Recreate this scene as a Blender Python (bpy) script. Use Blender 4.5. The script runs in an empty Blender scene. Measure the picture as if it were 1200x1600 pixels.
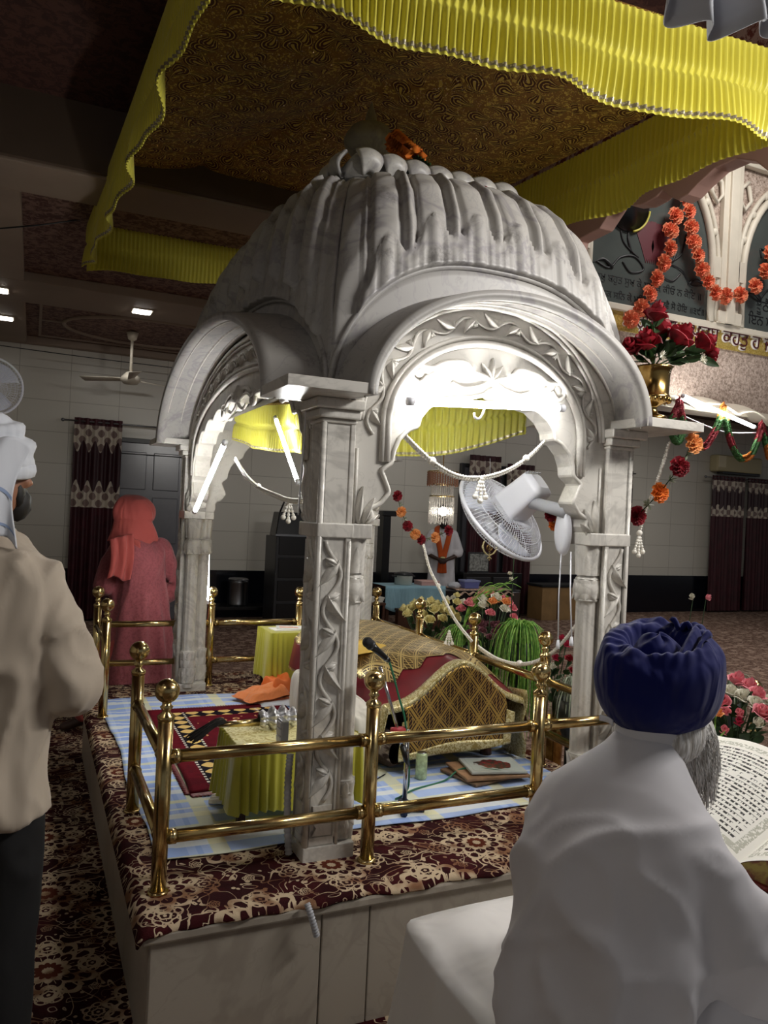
import bpy, math, random
import numpy as np
from mathutils import Vector, Matrix, Euler, noise
random.seed(7)
SC = bpy.context.scene
COL = SC.collection
PI = math.pi
FZ = -0.42                      # hall floor; z = 0 is the top of the marble plinth

# ------------------------------------------------------------------ mesh builder
class MB:
    def __init__(s):
        s.v = []; s.f = []; s.sm = []; s.mi = []
    def add(s, vs, fs, smooth=True, mi=0, M=None):
        o = len(s.v)
        if M is not None:
            vs = [M @ Vector(p) for p in vs]
        s.v += [tuple(p) for p in vs]
        for f in fs:
            s.f.append(tuple(i + o for i in f)); s.sm.append(smooth); s.mi.append(mi)
        return s
    def box(s, lo, hi, M=None, mi=0, smooth=False):
        x0, y0, z0 = lo; x1, y1, z1 = hi
        vs = [(x0,y0,z0),(x1,y0,z0),(x1,y1,z0),(x0,y1,z0),(x0,y0,z1),(x1,y0,z1),(x1,y1,z1),(x0,y1,z1)]
        fs = [(0,3,2,1),(4,5,6,7),(0,1,5,4),(1,2,6,5),(2,3,7,6),(3,0,4,7)]
        return s.add(vs, fs, smooth, mi, M)
    def grid(s, fn, nu, nv, cu=False, cv=False, mi=0, M=None, smooth=True, flip=False):
        vs = []; fs = []
        au = nu if cu else nu + 1; av = nv if cv else nv + 1
        for i in range(au):
            for j in range(av):
                vs.append(fn(i / nu, j / nv))
        for i in range(nu):
            for j in range(nv):
                a = i * av + j; b = ((i + 1) % au) * av + j
                c = ((i + 1) % au) * av + (j + 1) % av; d = i * av + (j + 1) % av
                fs.append((a, d, c, b) if flip else (a, b, c, d))
        return s.add(vs, fs, smooth, mi, M)
    def lathe(s, prof, n=24, M=None, mi=0, ang=2 * PI):
        vs = []; fs = []; m = len(prof)
        for i in range(n):
            a = ang * i / n
            for r, z in prof:
                vs.append((r * math.cos(a), r * math.sin(a), z))
        for i in range(n):
            j = (i + 1) % n
            for k in range(m - 1):
                fs.append((i * m + k, j * m + k, j * m + k + 1, i * m + k + 1))
        if prof[0][0] > 1e-4: fs.append(tuple(i * m for i in range(n))[::-1])
        if prof[-1][0] > 1e-4: fs.append(tuple(i * m + m - 1 for i in range(n)))
        return s.add(vs, fs, True, mi, M)
    def sphere(s, c, r, nu=16, nv=10, M=None, mi=0, sc=(1, 1, 1), R=None):
        vs = []; fs = []
        for j in range(nv + 1):
            t = PI * j / nv
            for i in range(nu):
                a = 2 * PI * i / nu
                p = Vector((r * sc[0] * math.sin(t) * math.cos(a), r * sc[1] * math.sin(t) * math.sin(a), r * sc[2] * math.cos(t)))
                if R is not None: p = R @ p
                vs.append(p + Vector(c))
        for j in range(nv):
            for i in range(nu):
                k = (i + 1) % nu
                fs.append((j * nu + i, (j + 1) * nu + i, (j + 1) * nu + k, j * nu + k))
        return s.add(vs, fs, True, mi, M)
    def tube(s, pts, r, n=8, closed=False, mi=0, M=None, cap=True, flat=None):
        P = [Vector(p) for p in pts]; m = len(P)
        rr = r if isinstance(r, (list, tuple)) else [r] * m
        vs = []; fs = []; up = None
        for i in range(m):
            if closed: t = P[(i + 1) % m] - P[i - 1]
            else: t = P[min(i + 1, m - 1)] - P[max(i - 1, 0)]
            t = t.normalized() if t.length > 1e-9 else Vector((0, 0, 1))
            if up is None:
                up = Vector((0, 0, 1)) if abs(t.z) < .9 else Vector((0, 1, 0))
                if flat is not None: up = Vector(flat[2]) if len(flat) > 2 else up
            a = up - t * up.dot(t)
            if a.length < 1e-6: a = t.orthogonal()
            a.normalize(); b = t.cross(a); up = a
            fa, fb = (flat[0], flat[1]) if flat else (1, 1)
            for k in range(n):
                q = 2 * PI * k / n
                vs.append(P[i] + a * (math.cos(q) * rr[i] * fa) + b * (math.sin(q) * rr[i] * fb))
        for i in range(m if closed else m - 1):
            i2 = (i + 1) % m
            for k in range(n):
                k2 = (k + 1) % n
                fs.append((i * n + k, i * n + k2, i2 * n + k2, i2 * n + k))
        if cap and not closed:
            fs.append(tuple(range(n))[::-1]); fs.append(tuple((m - 1) * n + k for k in range(n)))
        return s.add(vs, fs, True, mi, M)
    def prism(s, poly, fa, fb, mi=0, smooth=False):
        n = len(poly)
        vs = [fa(*p) for p in poly] + [fb(*p) for p in poly]
        fs = [tuple(range(n)), tuple(range(2 * n - 1, n - 1, -1))]
        for i in range(n):
            j = (i + 1) % n
            fs.append((i, i + n, j + n, j))
        return s.add(vs, fs, smooth, mi)
    def loft(s, rings, cap=True, mi=0, M=None):
        n = len(rings[0]); vs = [p for R in rings for p in R]; fs = []
        for i in range(len(rings) - 1):
            for k in range(n):
                k2 = (k + 1) % n
                fs.append((i * n + k, i * n + k2, (i + 1) * n + k2, (i + 1) * n + k))
        if cap:
            fs.append(tuple(range(n))[::-1]); fs.append(tuple((len(rings) - 1) * n + k for k in range(n)))
        return s.add(vs, fs, True, mi, M)
    def build(s, name, mat=None, parent=None, loc=None, rot=None, bevel=None, sub=0, solid=None, mats=None, auto=None, remesh=None, smoothit=0, parent_mb=None):
        me = bpy.data.meshes.new(name)
        v = s.v
        if loc is not None and not rot:       # vertices given in world space, origin moved to loc
            v = [(a[0] - loc[0], a[1] - loc[1], a[2] - loc[2]) for a in v]
        me.from_pydata(v, [], s.f)
        me.polygons.foreach_set('use_smooth', s.sm)
        if any(s.mi): me.polygons.foreach_set('material_index', s.mi)
        me.update()
        for m in (mats or [mat]):
            if m: me.materials.append(m)
        o = bpy.data.objects.new(name, me); COL.objects.link(o)
        if loc is not None: o.location = loc
        if rot: o.rotation_euler = rot
        if parent is not None:
            o.parent = parent
        if bevel:
            b = o.modifiers.new('b', 'BEVEL'); b.width = bevel; b.segments = 2; b.limit_method = 'ANGLE'; b.angle_limit = .6
        if remesh:
            r = o.modifiers.new('r', 'REMESH'); r.mode = 'VOXEL'; r.voxel_size = remesh; r.use_smooth_shade = True
            if smoothit:
                q = o.modifiers.new('s', 'SMOOTH'); q.iterations = smoothit; q.factor = .5
        if solid:
            q = o.modifiers.new('t', 'SOLIDIFY'); q.thickness = solid; q.offset = 0
        if sub:
            q = o.modifiers.new('u', 'SUBSURF'); q.levels = sub; q.render_levels = sub
        return o

def T(x, y, z): return Matrix.Translation((x, y, z))
def RZ(a): return Matrix.Rotation(a, 4, 'Z')
def RX(a): return Matrix.Rotation(a, 4, 'X')
def RY(a): return Matrix.Rotation(a, 4, 'Y')
def SCL(x, y, z): return Matrix.Diagonal((x, y, z, 1))
def zto(d):
    return Vector((0, 0, 1)).rotation_difference(Vector(d).normalized()).to_matrix().to_4x4()

def tag(o, label=None, cat=None, group=None, kind=None):
    if label: o['label'] = label
    if cat: o['category'] = cat
    if group: o['group'] = group
    if kind: o['kind'] = kind
    return o
def thing(name, label, cat, loc=(0, 0, 0), rz=0, group=None):
    o = bpy.data.objects.new(name, None); COL.objects.link(o)
    o.location = loc; o.rotation_euler = (0, 0, rz); o.empty_display_size = .05
    return tag(o, label, cat, group)
def struct(o): o['kind'] = 'structure'; return o
def wchild(mb, name, mat, parent, **k):
    """child given in world space under an unrotated thing"""
    p = parent; off = Vector((0, 0, 0))
    while p is not None:
        off += Vector(p.location); p = p.parent
    mb.v = [(a[0] - off.x, a[1] - off.y, a[2] - off.z) for a in mb.v]
    return mb.build(name, mat, parent, **k)
def dup(root, loc=None, rz=None, scale=None, label=None, group=None):
    r = root.copy(); COL.objects.link(r)
    if loc is not None: r.location = loc
    if rz is not None: r.rotation_euler = (r.rotation_euler[0], r.rotation_euler[1], rz)
    if scale is not None: r.scale = (scale,) * 3 if not isinstance(scale, (tuple, list)) else scale
    if label: r['label'] = label
    if group: r['group'] = group
    for ch in list(root.children):
        c = ch.copy(); COL.objects.link(c); c.parent = r
        for g in list(ch.children):
            d = g.copy(); COL.objects.link(d); d.parent = c
    return r
def lerp(a, b, t): return a + (b - a) * t
def sm(a, b, x):
    t = min(1, max(0, (x - a) / (b - a))); return t * t * (3 - 2 * t)
def cat_rom(P, n):
    P = [Vector(p) for p in P]; out = []
    for i in range(len(P) - 1):
        p0 = P[max(i - 1, 0)]; p1 = P[i]; p2 = P[i + 1]; p3 = P[min(i + 2, len(P) - 1)]
        for k in range(n):
            t = k / n
            out.append(.5 * ((2 * p1) + (p2 - p0) * t + (2 * p0 - 5 * p1 + 4 * p2 - p3) * t * t + (3 * p1 - p0 - 3 * p2 + p3) * t ** 3))
    out.append(P[-1]); return out
def resample(P, n):
    P = [Vector(p) for p in P]; L = [0]
    for a, b in zip(P, P[1:]): L.append(L[-1] + (b - a).length)
    out = []; k = 0
    for i in range(n):
        d = L[-1] * i / (n - 1)
        while k < len(P) - 2 and L[k + 1] < d: k += 1
        s = (d - L[k]) / max(1e-9, L[k + 1] - L[k]); out.append(P[k].lerp(P[k + 1], min(1, max(0, s))))
    return out
def sag(a, b, drop, n=24):
    a = Vector(a); b = Vector(b)
    return [a.lerp(b, i / n) - Vector((0, 0, 4 * drop * (i / n) * (1 - i / n))) for i in range(n + 1)]

# ------------------------------------------------------------------ materials
def hx(h, a=1):
    c = [int(h[i:i + 2], 16) / 255 for i in (0, 2, 4)]
    return tuple((x / 12.92 if x <= .04045 else ((x + .055) / 1.055) ** 2.4) for x in c) + (a,)
class E:
    """a node socket with arithmetic"""
    def __init__(s, T_, sock): s.T = T_; s.s = sock
    def op(s, o, b=None, c=None):
        n = s.T.nodes.new('ShaderNodeMath'); n.operation = o
        for i, q in enumerate((s, b, c)):
            if q is None: continue
            if isinstance(q, E): s.T.links.new(q.s, n.inputs[i])
            else: n.inputs[i].default_value = q
        return E(s.T, n.outputs[0])
    def __add__(s, b): return s.op('ADD', b)
    def __radd__(s, b): return s.op('ADD', b)
    def __sub__(s, b): return s.op('SUBTRACT', b)
    def __rsub__(s, b): return (s * -1) + b
    def __mul__(s, b): return s.op('MULTIPLY', b)
    def __rmul__(s, b): return s.op('MULTIPLY', b)
    def __truediv__(s, b): return s.op('DIVIDE', b)
    def sin(s): return s.op('SINE')
    def cos(s): return s.op('COSINE')
    def abs(s): return s.op('ABSOLUTE')
    def sqrt(s): return s.op('SQRT')
    def lt(s, b): return s.op('LESS_THAN', b)
    def gt(s, b): return s.op('GREATER_THAN', b)
    def mod(s, b): return s.op('FLOORED_MODULO', b)
    def floor(s): return s.op('FLOOR')
    def max(s, b): return s.op('MAXIMUM', b)
    def min(s, b): return s.op('MINIMUM', b)
    def atan2(s, b): return s.op('ARCTAN2', b)
    def pow(s, b): return s.op('POWER', b)
    def ss(s, a, b):
        n = s.T.nodes.new('ShaderNodeMapRange'); n.interpolation_type = 'SMOOTHSTEP'
        s.T.links.new(s.s, n.inputs[0]); n.inputs[1].default_value = a; n.inputs[2].default_value = b
        return E(s.T, n.outputs[0])
class Mat:
    def __init__(s, name, col=(.8, .8, .8, 1), rough=.5, metal=0, spec=.5):
        s.m = bpy.data.materials.new(name); s.m.use_nodes = True; s.T = s.m.node_tree
        s.b = s.T.nodes['Principled BSDF']
        s.b.inputs['Base Color'].default_value = col; s.b.inputs['Roughness'].default_value = rough
        s.b.inputs['Metallic'].default_value = metal; s.b.inputs['Specular IOR Level'].default_value = spec
        s.tc = None
    def node(s, typ, ins=None, **at):
        n = s.T.nodes.new(typ)
        for k, v in at.items(): setattr(n, k, v)
        for k, v in (ins or {}).items(): s.put(n.inputs[k], v)
        return n
    def put(s, sock, v):
        if isinstance(v, E): s.T.links.new(v.s, sock)
        elif isinstance(v, bpy.types.NodeSocket): s.T.links.new(v, sock)
        else: sock.default_value = v
    def co(s, which='Object'):
        if s.tc is None: s.tc = s.T.nodes.new('ShaderNodeTexCoord')
        return s.tc.outputs[which]
    def xyz(s, which='Object', vec=None):
        n = s.node('ShaderNodeSeparateXYZ', {0: vec if vec is not None else s.co(which)})
        return [E(s.T, o) for o in n.outputs]
    def comb(s, x, y, z=0.0):
        return s.node('ShaderNodeCombineXYZ', {0: x, 1: y, 2: z}).outputs[0]
    def noise(s, scale, detail=3, vec=None, rough=.55, dist=0, out=0):
        n = s.node('ShaderNodeTexNoise', {'Vector': vec if vec is not None else s.co(), 'Scale': scale, 'Detail': detail, 'Roughness': rough, 'Distortion': dist})
        return E(s.T, n.outputs[out])
    def voro(s, scale, vec=None, feature='F1', out='Distance', rnd=1.0):
        n = s.node('ShaderNodeTexVoronoi', {'Vector': vec if vec is not None else s.co(), 'Scale': scale, 'Randomness': rnd}, feature=feature)
        return E(s.T, n.outputs[out])
    def mix(s, f, a, b, blend='MIX'):
        n = s.node('ShaderNodeMix', data_type='RGBA', blend_type=blend)
        s.put(n.inputs['Factor'], f); s.put(n.inputs['A'], a); s.put(n.inputs['B'], b)
        return n.outputs['Result']
    def ramp(s, f, stops):
        n = s.node('ShaderNodeValToRGB', {0: f}); r = n.color_ramp
        while len(r.elements) < len(stops): r.elements.new(.5)
        for e, (p, c) in zip(r.elements, stops): e.position = p; e.color = c
        return n.outputs[0]
    def color(s, v): s.put(s.b.inputs['Base Color'], v); return s
    def set(s, k, v): s.put(s.b.inputs[k], v); return s
    def bump(s, h, strength=.3, dist=.01):
        n = s.node('ShaderNodeBump', {'Height': h, 'Strength': strength, 'Distance': dist})
        s.T.links.new(n.outputs[0], s.b.inputs['Normal']); return s
    def translucent(s, f, col):
        t = s.node('ShaderNodeBsdfTranslucent', {'Color': col}); x = s.node('ShaderNodeMixShader', {0: f, 1: s.b.outputs[0], 2: t.outputs[0]})
        out = [n for n in s.T.nodes if n.type == 'OUTPUT_MATERIAL'][0]
        s.T.links.new(x.outputs[0], out.inputs[0]); return s
def emis(name, col, st):
    m = Mat(name, (0, 0, 0, 1)); m.set('Emission Color', col); m.set('Emission Strength', st); return m.m
def plain(name, h, rough=.5, metal=0, var=0, vs=12, bump=0, bs=80, spec=.5, sheen=0):
    m = Mat(name, hx(h), rough, metal, spec)
    if var:
        f = m.noise(vs, 3); c = hx(h)
        m.color(m.mix(f.ss(.3, .7), tuple(x * (1 - var) for x in c[:3]) + (1,), tuple(min(1, x * (1 + var)) for x in c[:3]) + (1,)))
    if bump: m.bump(m.noise(bs, 2), bump, .004)
    if sheen: m.set('Sheen Weight', sheen)
    return m.m
MT = {}
# marble -------------------------------------------------------------
def marble(name, base, vein, dirt, dirtcol, rough=.28, scale=1.0):
    m = Mat(name, rough=rough)
    w = m.noise(1.6 * scale, 5, rough=.6, dist=1.2)
    v = (w - .5).abs().ss(.035, 0.0)
    w2 = m.noise(4.5 * scale, 4, rough=.6, dist=2.0)
    v2 = (w2 - .52).abs().ss(.03, 0.0) * .5
    c = m.mix(v.max(v2) * .55, hx(base), hx(vein))
    c = m.mix(m.noise(1.1 * scale, 3).ss(.35, .75) * .5, c, hx(vein))
    d = m.noise(6, 6, rough=.7).ss(.56, .72)
    c = m.mix(d * dirt, c, hx(dirtcol))
    m.color(c); m.bump(m.noise(40, 3), .05, .003)
    return m.m
MT['marble'] = marble('white_marble', 'D6D2CA', 'A8A49E', .4, '7E7A74')
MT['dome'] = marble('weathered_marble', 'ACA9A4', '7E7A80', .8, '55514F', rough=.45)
MT['plinth'] = marble('plinth_marble', 'AEA598', '948A7E', .2, '8A8074', rough=.35, scale=.5)
# brass
m = Mat('polished_brass', hx('B08D45'), .14, 1); m.color(m.mix(m.noise(9, 4).ss(.4, .75), hx('D2BC86'), hx('A98A55'))); m.set('Roughness', m.noise(30, 3) * .2 + .1); MT['brass'] = m.m
m = Mat('vase_brass', hx('A88446'), .2, 1); m.color(m.mix(m.noise(14, 4).ss(.4, .7), hx('B8975A'), hx('7A5A2C'))); MT['vase'] = m.m
# yellow satin
def satin(name, a, b, tr=.35):
    m = Mat(name, hx(a), .42); m.color(m.mix(m.noise(3, 3), hx(a), hx(b))); m.set('Sheen Weight', .3)
    m.translucent(tr, hx(a)); return m.m
MT['yellow'] = satin('yellow_satin', 'E2DA58', 'D4CA40', .22)
MT['yellow2'] = satin('lime_yellow_satin', 'CCC84A', 'BAB43A', .12)
m = Mat('silver_lace', hx('B9AE8C'), .35, .6); m.color(m.mix(m.voro(90).gt(.35), hx('DAD2BC'), hx('A0977C'))); MT['lace'] = m.m
# paisley canopy cloth
def paisley(name, k=1.0, bg='8E7420', mo='3C1A10', mo2='6B3A18'):
    m = Mat(name, rough=.6)
    sc_ = 8.0 * k
    vn = m.node('ShaderNodeTexVoronoi', {'Vector': m.node('ShaderNodeMapping', {0: m.co(), 3: (1, 1, 0)}).outputs[0], 'Scale': sc_, 'Randomness': .7}, feature='F1')
    px_, py_, pz_ = m.xyz(vec=vn.outputs['Position']); x, y, z = m.xyz(); rc0 = m.xyz(vec=vn.outputs['Color'])
    an = rc0[0] * 6.283; ca, sa = an.cos(), an.sin(); lx = (x - px_) * sc_; ly = (y - py_) * sc_
    u = lx * ca - ly * sa; v = lx * sa + ly * ca + .10
    t = v.max(0.0); ub = u - t * t * .75
    f = ((ub * ub + v * v).sqrt() / .40) * v.lt(0.0) + (ub.abs() / ((t * -1.55 + 1.0).max(.001) * .40)) * v.gt(0.0)
    body = f.lt(1.0); line = (f - .80).abs().lt(.055); inner = f.lt(.50) * f.gt(.38); core = f.lt(.16)
    curl = ((m.noise(26 * k, 2, dist=1.8) - .5).abs().lt(.10)); fl = m.voro(30 * k); dot = (fl - .20).abs().lt(.11)
    c = m.mix(curl.max(dot) * .85, hx(bg), hx(mo2)); c = m.mix(body, c, hx(mo)); c = m.mix(line.max(inner * curl), c, hx(bg)); c = m.mix(inner * (curl * -1 + 1), c, hx(mo2)); c = m.mix(core, c, hx(bg))
    sq = m.voro(95, None); rc = m.voro(95, None, out='Color')
    dots = sq.lt(.24) * E(m.T, m.node('ShaderNodeSeparateXYZ', {0: rc.s}).outputs[0]).gt(.55)
    m.color(m.mix(dots, c, hx('E8DCC0'))); m.set('Metallic', dots); m.set('Roughness', dots * -.42 + .6)
    nv = m.node('ShaderNodeVectorMath', {0: rc.s, 1: (.5, .5, .5)}, operation='SUBTRACT').outputs[0]
    nv = m.node('ShaderNodeVectorMath', {0: nv, 'Scale': dots * .9}, operation='SCALE').outputs[0]
    g = m.node('ShaderNodeNewGeometry'); nn = m.node('ShaderNodeVectorMath', {0: g.outputs['Normal'], 1: nv}, operation='ADD').outputs[0]
    m.put(m.b.inputs['Normal'], m.node('ShaderNodeVectorMath', {0: nn}, operation='NORMALIZE').outputs[0])
    return m.m
MT['paisley'] = paisley('gold_paisley_cloth', .95, 'ECD068', '5E321A', '94602E')
MT['paisley2'] = paisley('gold_paisley_lining', 1.5, 'D0B860', '5A3018', 'A07830')
# figured carpet
def carpet(name, k=1.0, dark=1.0, fine=False):
    m = Mat(name, rough=.95, spec=.1)
    x, y, z = m.xyz(); wob = m.noise(14 * k, 2) * .012 - .006
    if not fine:
        y = y - z                                                     # the edge that hangs over the plinth keeps the figure
    x = x * k + wob; y = y * k + wob
    def med(px, py, ox, oy, R, rings, pet):
        a = (x + ox).mod(px) - px / 2; b = (y + oy).mod(py) - py / 2
        r = (a * a + b * b).sqrt(); th = a.atan2(b)
        sc_ = (th * (pet / 2)).cos().abs()
        rho = r / (sc_ * .22 + .84); ins = rho.lt(R)
        rho2 = r / ((th * (pet / 2)).sin().abs() * .25 + .84)
        line = (rho / R - .94).abs().lt(.07).max((rho2 / R - .66).abs().lt(.06)).max((rho / R - .36).abs().lt(.07)).max(rho.lt(R * .12))
        line = line.max(((th * pet).sin().abs().lt(.22)) * rho.gt(R * .42) * rho.lt(R * .62)).max(((th * pet).cos().abs().lt(.25)) * rho.gt(R * .72) * rho.lt(R * .88))
        return line * ins, ins, rho
    p = .56
    m1, i1, r1 = med(p, p, 0, 0, .165, 3.5, 12); m2, i2, r2 = med(p, p, p / 2, p / 2, .125, 3, 10)
    s1, j1, q1 = med(p / 2, p / 2, p / 4, 0, .052, 2, 5); s2, j2, q2 = med(p / 2, p / 2, 0, p / 4, .048, 2, 6)
    s3, j3, q3 = med(p / 4, p / 4, p / 8, p / 8, .02, 1, 5)
    n1 = m.noise(7 * k, 1, dist=1.0); vine = (n1 - .5).abs().lt(.012)
    n2 = m.noise(11 * k, 1, dist=1.5); vine2 = (n2 - .46).abs().lt(.016)
    leaf = m.voro(26 * k); lf = leaf.lt(.2)
    big = i1.max(i2).max(j1).max(j2)
    free = big * -1 + 1
    lines = m1.max(m2).max(s1).max(s2).max((vine.max(vine2).max(lf * n1.gt(.5)).max(s3)) * free)
    base = m.mix(m.noise(5 * k, 2).ss(.45, .55) * .6, hx('3A1215'), hx('241012'))
    base = m.mix(i1.max(i2) * r1.min(r2).lt(.05), base, hx('5A2A1C'))
    be = m.mix(m.noise(9 * k, 2).ss(.45, .64), hx('C2AE92'), hx('7E5A42'))
    c = m.mix(lines, base, be)
    m.color(c); m.bump(m.noise(260, 2), .5, .004)
    return m.m
MT['carpet'] = carpet('maroon_figured_carpet')
def hallcarpet():
    m = Mat('brown_hall_carpet', rough=.95, spec=.1)
    a = m.voro(7); b = m.noise(18, 3, dist=1.2)
    f = (a * 9).sin().gt(.3) * .6 + (b - .5).abs().lt(.05) * .5
    m.color(m.mix(f, hx('5E463C'), hx('A89080'))); m.bump(m.noise(200, 2), .4, .004); return m.m
MT['hall_carpet'] = hallcarpet()
# blue plaid sheet
m = Mat('blue_plaid_sheet', rough=.85); x, y, z = m.xyz()
def bands(a, per, list_):
    r = a.mod(per); out = None
    for lo, hi in list_:
        q = r.gt(lo) * r.lt(hi); out = q if out is None else out.max(q)
    return out
bx_ = bands(x, .42, [(.05, .13), (.16, .18)]); by_ = bands(y, .25, [(.02, .065), (.10, .115)]); ye = bands(x + .21, .42, [(.0, .06)]).max(bands(y + .1, .25, [(.02, .05)]))
c = m.mix(.0, hx('AFC6F2'), hx('93B4EE')); c = m.mix(bx_ * .55, c, hx('86A6E6')); c = m.mix(by_ * .75, c, hx('EEF0EA')); c = m.mix(ye * .6, c, hx('F2EBA4'))
m.color(c); m.bump(m.noise(5, 3), .5, .02); MT['plaid'] = m.m
# gold brocade lattice
def brocade(name, per, ground, gold, kz=1.0):
    m = Mat(name, rough=.4); x, y, z = m.xyz(); b = y - z * kz
    u = (x + b * .85); v = (x - b * .85)
    du = (u.mod(per) - per / 2).abs(); dv = (v.mod(per) - per / 2).abs()
    lat = du.lt(per * .07).max(dv.lt(per * .07)); lat2 = ((du - per * .16).abs().lt(per * .025)).max((dv - per * .16).abs().lt(per * .025))
    fu = (u.mod(per / 7) - per / 14).abs().lt(per * .014); fx = (x.mod(per / 5) - per / 10).abs().lt(per * .02)
    fill = du.gt(per * .24) * dv.gt(per * .24) * -1 + 1
    f = lat.max(lat2).max((fu.max(fx)) * (du.min(dv).gt(per * .19)))
    m.color(m.mix(f, hx(ground), hx(gold))); m.set('Metallic', f * .7); m.set('Roughness', .38)
    m.bump(f, .4, .004); return m.m
MT['brocade'] = brocade('gold_brocade', .105, '33160F', 'C8A55A')
MT['brocade2'] = brocade('pale_gold_brocade', .10, '4A3212', 'E2CC90')
m = Mat('gold_lace_trim', hx('CBBE8C'), .4, .35); m.color(m.mix(m.noise(60, 3, dist=2).ss(.45, .55), hx('DDD3A6'), hx('A89456'))); MT['trim'] = m.m
MT['maroon_satin'] = plain('maroon_satin', '6A1220', .38, 0, .25, 8)
m = Mat('prayer_rug', rough=.9, spec=.1); x, y, z = m.xyz()
bx = (x - .62).abs(); f = bx.gt(.16) * bx.lt(.25)
g = (y * 60).sin().gt(0) * bx.gt(.185) * bx.lt(.225); e1 = bx.gt(.165) * bx.lt(.178); e2 = bx.gt(.232) * bx.lt(.246)
yb = (y - 1.4).abs(); h_ = yb.gt(.34) * yb.lt(.54); g2 = (x * 50).sin().gt(.1) * yb.gt(.38) * yb.lt(.5)
c = m.mix(m.noise(12, 2).ss(.45, .55) * .5, hx('5E0F1C'), hx('45101A')); c = m.mix(f.max(h_ * .9), c, hx('1B1018')); c = m.mix(g.max(g2), c, hx('D9B878')); c = m.mix(((y * 170).sin().gt(0) * e1.max(e2)), c, hx('D8D2C4'))
fl = m.voro(16); c = m.mix((fl - .2).abs().lt(.06) * bx.lt(.15), c, hx('C99A68')); m.color(c); m.bump(m.noise(200, 2), .5, .004); MT['rug'] = m.m
# room
def tiles(name, a, b, w, h, rough=.3, mort='8F8878', axis='xz', msize=.004):
    m = Mat(name, rough=rough); x, y, z = m.xyz(); v = m.comb(x, z) if axis == 'xz' else m.comb(y, z)
    br = m.node('ShaderNodeTexBrick', {'Vector': v, 'Color1': hx(a), 'Color2': hx(b), 'Mortar': hx(mort), 'Scale': 1.0, 'Mortar Size': msize, 'Brick Width': w, 'Row Height': h}, offset=0.0)
    m.color(br.outputs[0]); m.bump(E(m.T, br.outputs[1]) * -1 + m.noise(3, 2) * .3, .3, .004); return m.m
MT['tile'] = tiles('cream_wall_tiles', 'CFCBC0', 'CAC6BB', .62, .41, mort='A39E92')
MT['dado'] = plain('black_granite_dado', '10121A', .18, 0, .3, 30)
m = Mat('maroon_wallpaper', rough=.7); f = m.noise(16, 5, rough=.75, dist=.8); m.color(m.mix(f.ss(.46, .54), hx('53332C'), hx('86685C'))); MT['wallpaper'] = m.m
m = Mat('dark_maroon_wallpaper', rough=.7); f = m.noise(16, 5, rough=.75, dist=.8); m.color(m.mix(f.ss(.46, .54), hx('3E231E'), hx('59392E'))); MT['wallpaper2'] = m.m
MT['ceil'] = plain('taupe_ceiling_paint', '9A8878', .6, 0, .05, 2)
MT['ceil_dark'] = plain('brown_beam_paint', '5E4E40', .6, 0, .08, 2)
m = Mat('pink_plaster', rough=.6); m.color(m.mix(m.noise(4, 3), hx('C8A398'), hx('B58E84'))); MT['pink'] = m.m
m = Mat('pink_mottled_paper', rough=.7); f = m.noise(15, 5, rough=.75, dist=.8); m.color(m.mix(f.ss(.47, .55), hx('D2B0A2'), hx('8A4A40'))); MT['pinkpaper'] = m.m
m = Mat('speckled_granite', rough=.35); f = m.noise(34, 6, rough=.8); m.color(m.ramp(f, [(.35, hx('6E5A4E')), (.5, hx('B8A598')), (.62, hx('DCCBC0'))])); MT['granite'] = m.m
MT['cream'] = plain('cream_painted_trim', 'D8D0C0', .5, 0, .05, 4)
m = Mat('slate_glass', hx('4C5654'), .12); m.color(m.mix(m.noise(2, 3), hx('414746'), hx('5A605D'))); MT['winglass'] = m.m
m = Mat('gold_band', rough=.4); m.color(m.mix(m.noise(50, 4, dist=1).ss(.4, .6), hx('C9B164'), hx('A58A3E'))); m.set('Metallic', .25); MT['band'] = m.m
MT['ink'] = plain('black_lettering', '0C0C10', .5)
MT['maroon_ink'] = plain('maroon_lettering', '4A1420', .5)
MT['white_edge'] = plain('white_lettering_edge', 'EFEAE0', .5)
MT['pink_relief'] = plain('maroon_glass_paint', '5A1E28', .5)
MT['black'] = plain('black_lacquer', '0B0B0D', .3)
MT['blackcloth'] = plain('black_cloth', '111114', .9, 0, .2, 20, .3)
MT['charcoal'] = plain('charcoal_paint', '2A2B2E', .35)
MT['door'] = plain('grey_door_paint', '6A6A70', .22, 0, .06, 3)
MT['maroon_curtain'] = plain('maroon_curtain', '3A0A16', .6, 0, .3, 6)
m = Mat('figured_curtain_band', rough=.5); x, y, z = m.xyz()
dm = ((x * 40).sin() + (z * 34).sin()).abs().gt(.85); st = ((z - .0) * 1.0); wv = m.noise(9, 3)
mid = m.xyz('Generated')[2]; band = ((mid - .5).abs() + (x * 44).sin() * .07).lt(.24)
c = m.mix(dm * .8, hx('BDB3A4'), hx('5A3A3C')); c = m.mix(band, c, hx('2E0A14')); m.color(c); MT['curtain_band'] = m.m
MT['chrome'] = plain('chrome', 'C8C8CC', .12, 1)
MT['steel'] = plain('brushed_steel', '8A8C90', .28, 1)
MT['white_plastic'] = plain('white_plastic', 'E8E9F0', .35)
MT['grey_plastic'] = plain('grey_plastic', 'B4B6BC', .4)
MT['cable'] = plain('green_cable', '1E6A4C', .45)
MT['red'] = plain('red_rubber', 'A8323A', .5)
MT['wood'] = plain('dark_wood', '4A2A18', .4, 0, .3, 6)
MT['box_wood'] = plain('tan_wood', '8E7048', .5, 0, .12, 5)
MT['tube'] = emis('lit_tube', (1, .99, .96, 1), 60)
MT['lamp'] = emis('lit_panel', (1, .95, .86, 1), 14)
MT['pearl'] = plain('pearl', 'F2EEE4', .22, 0, .04, 9)
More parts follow.
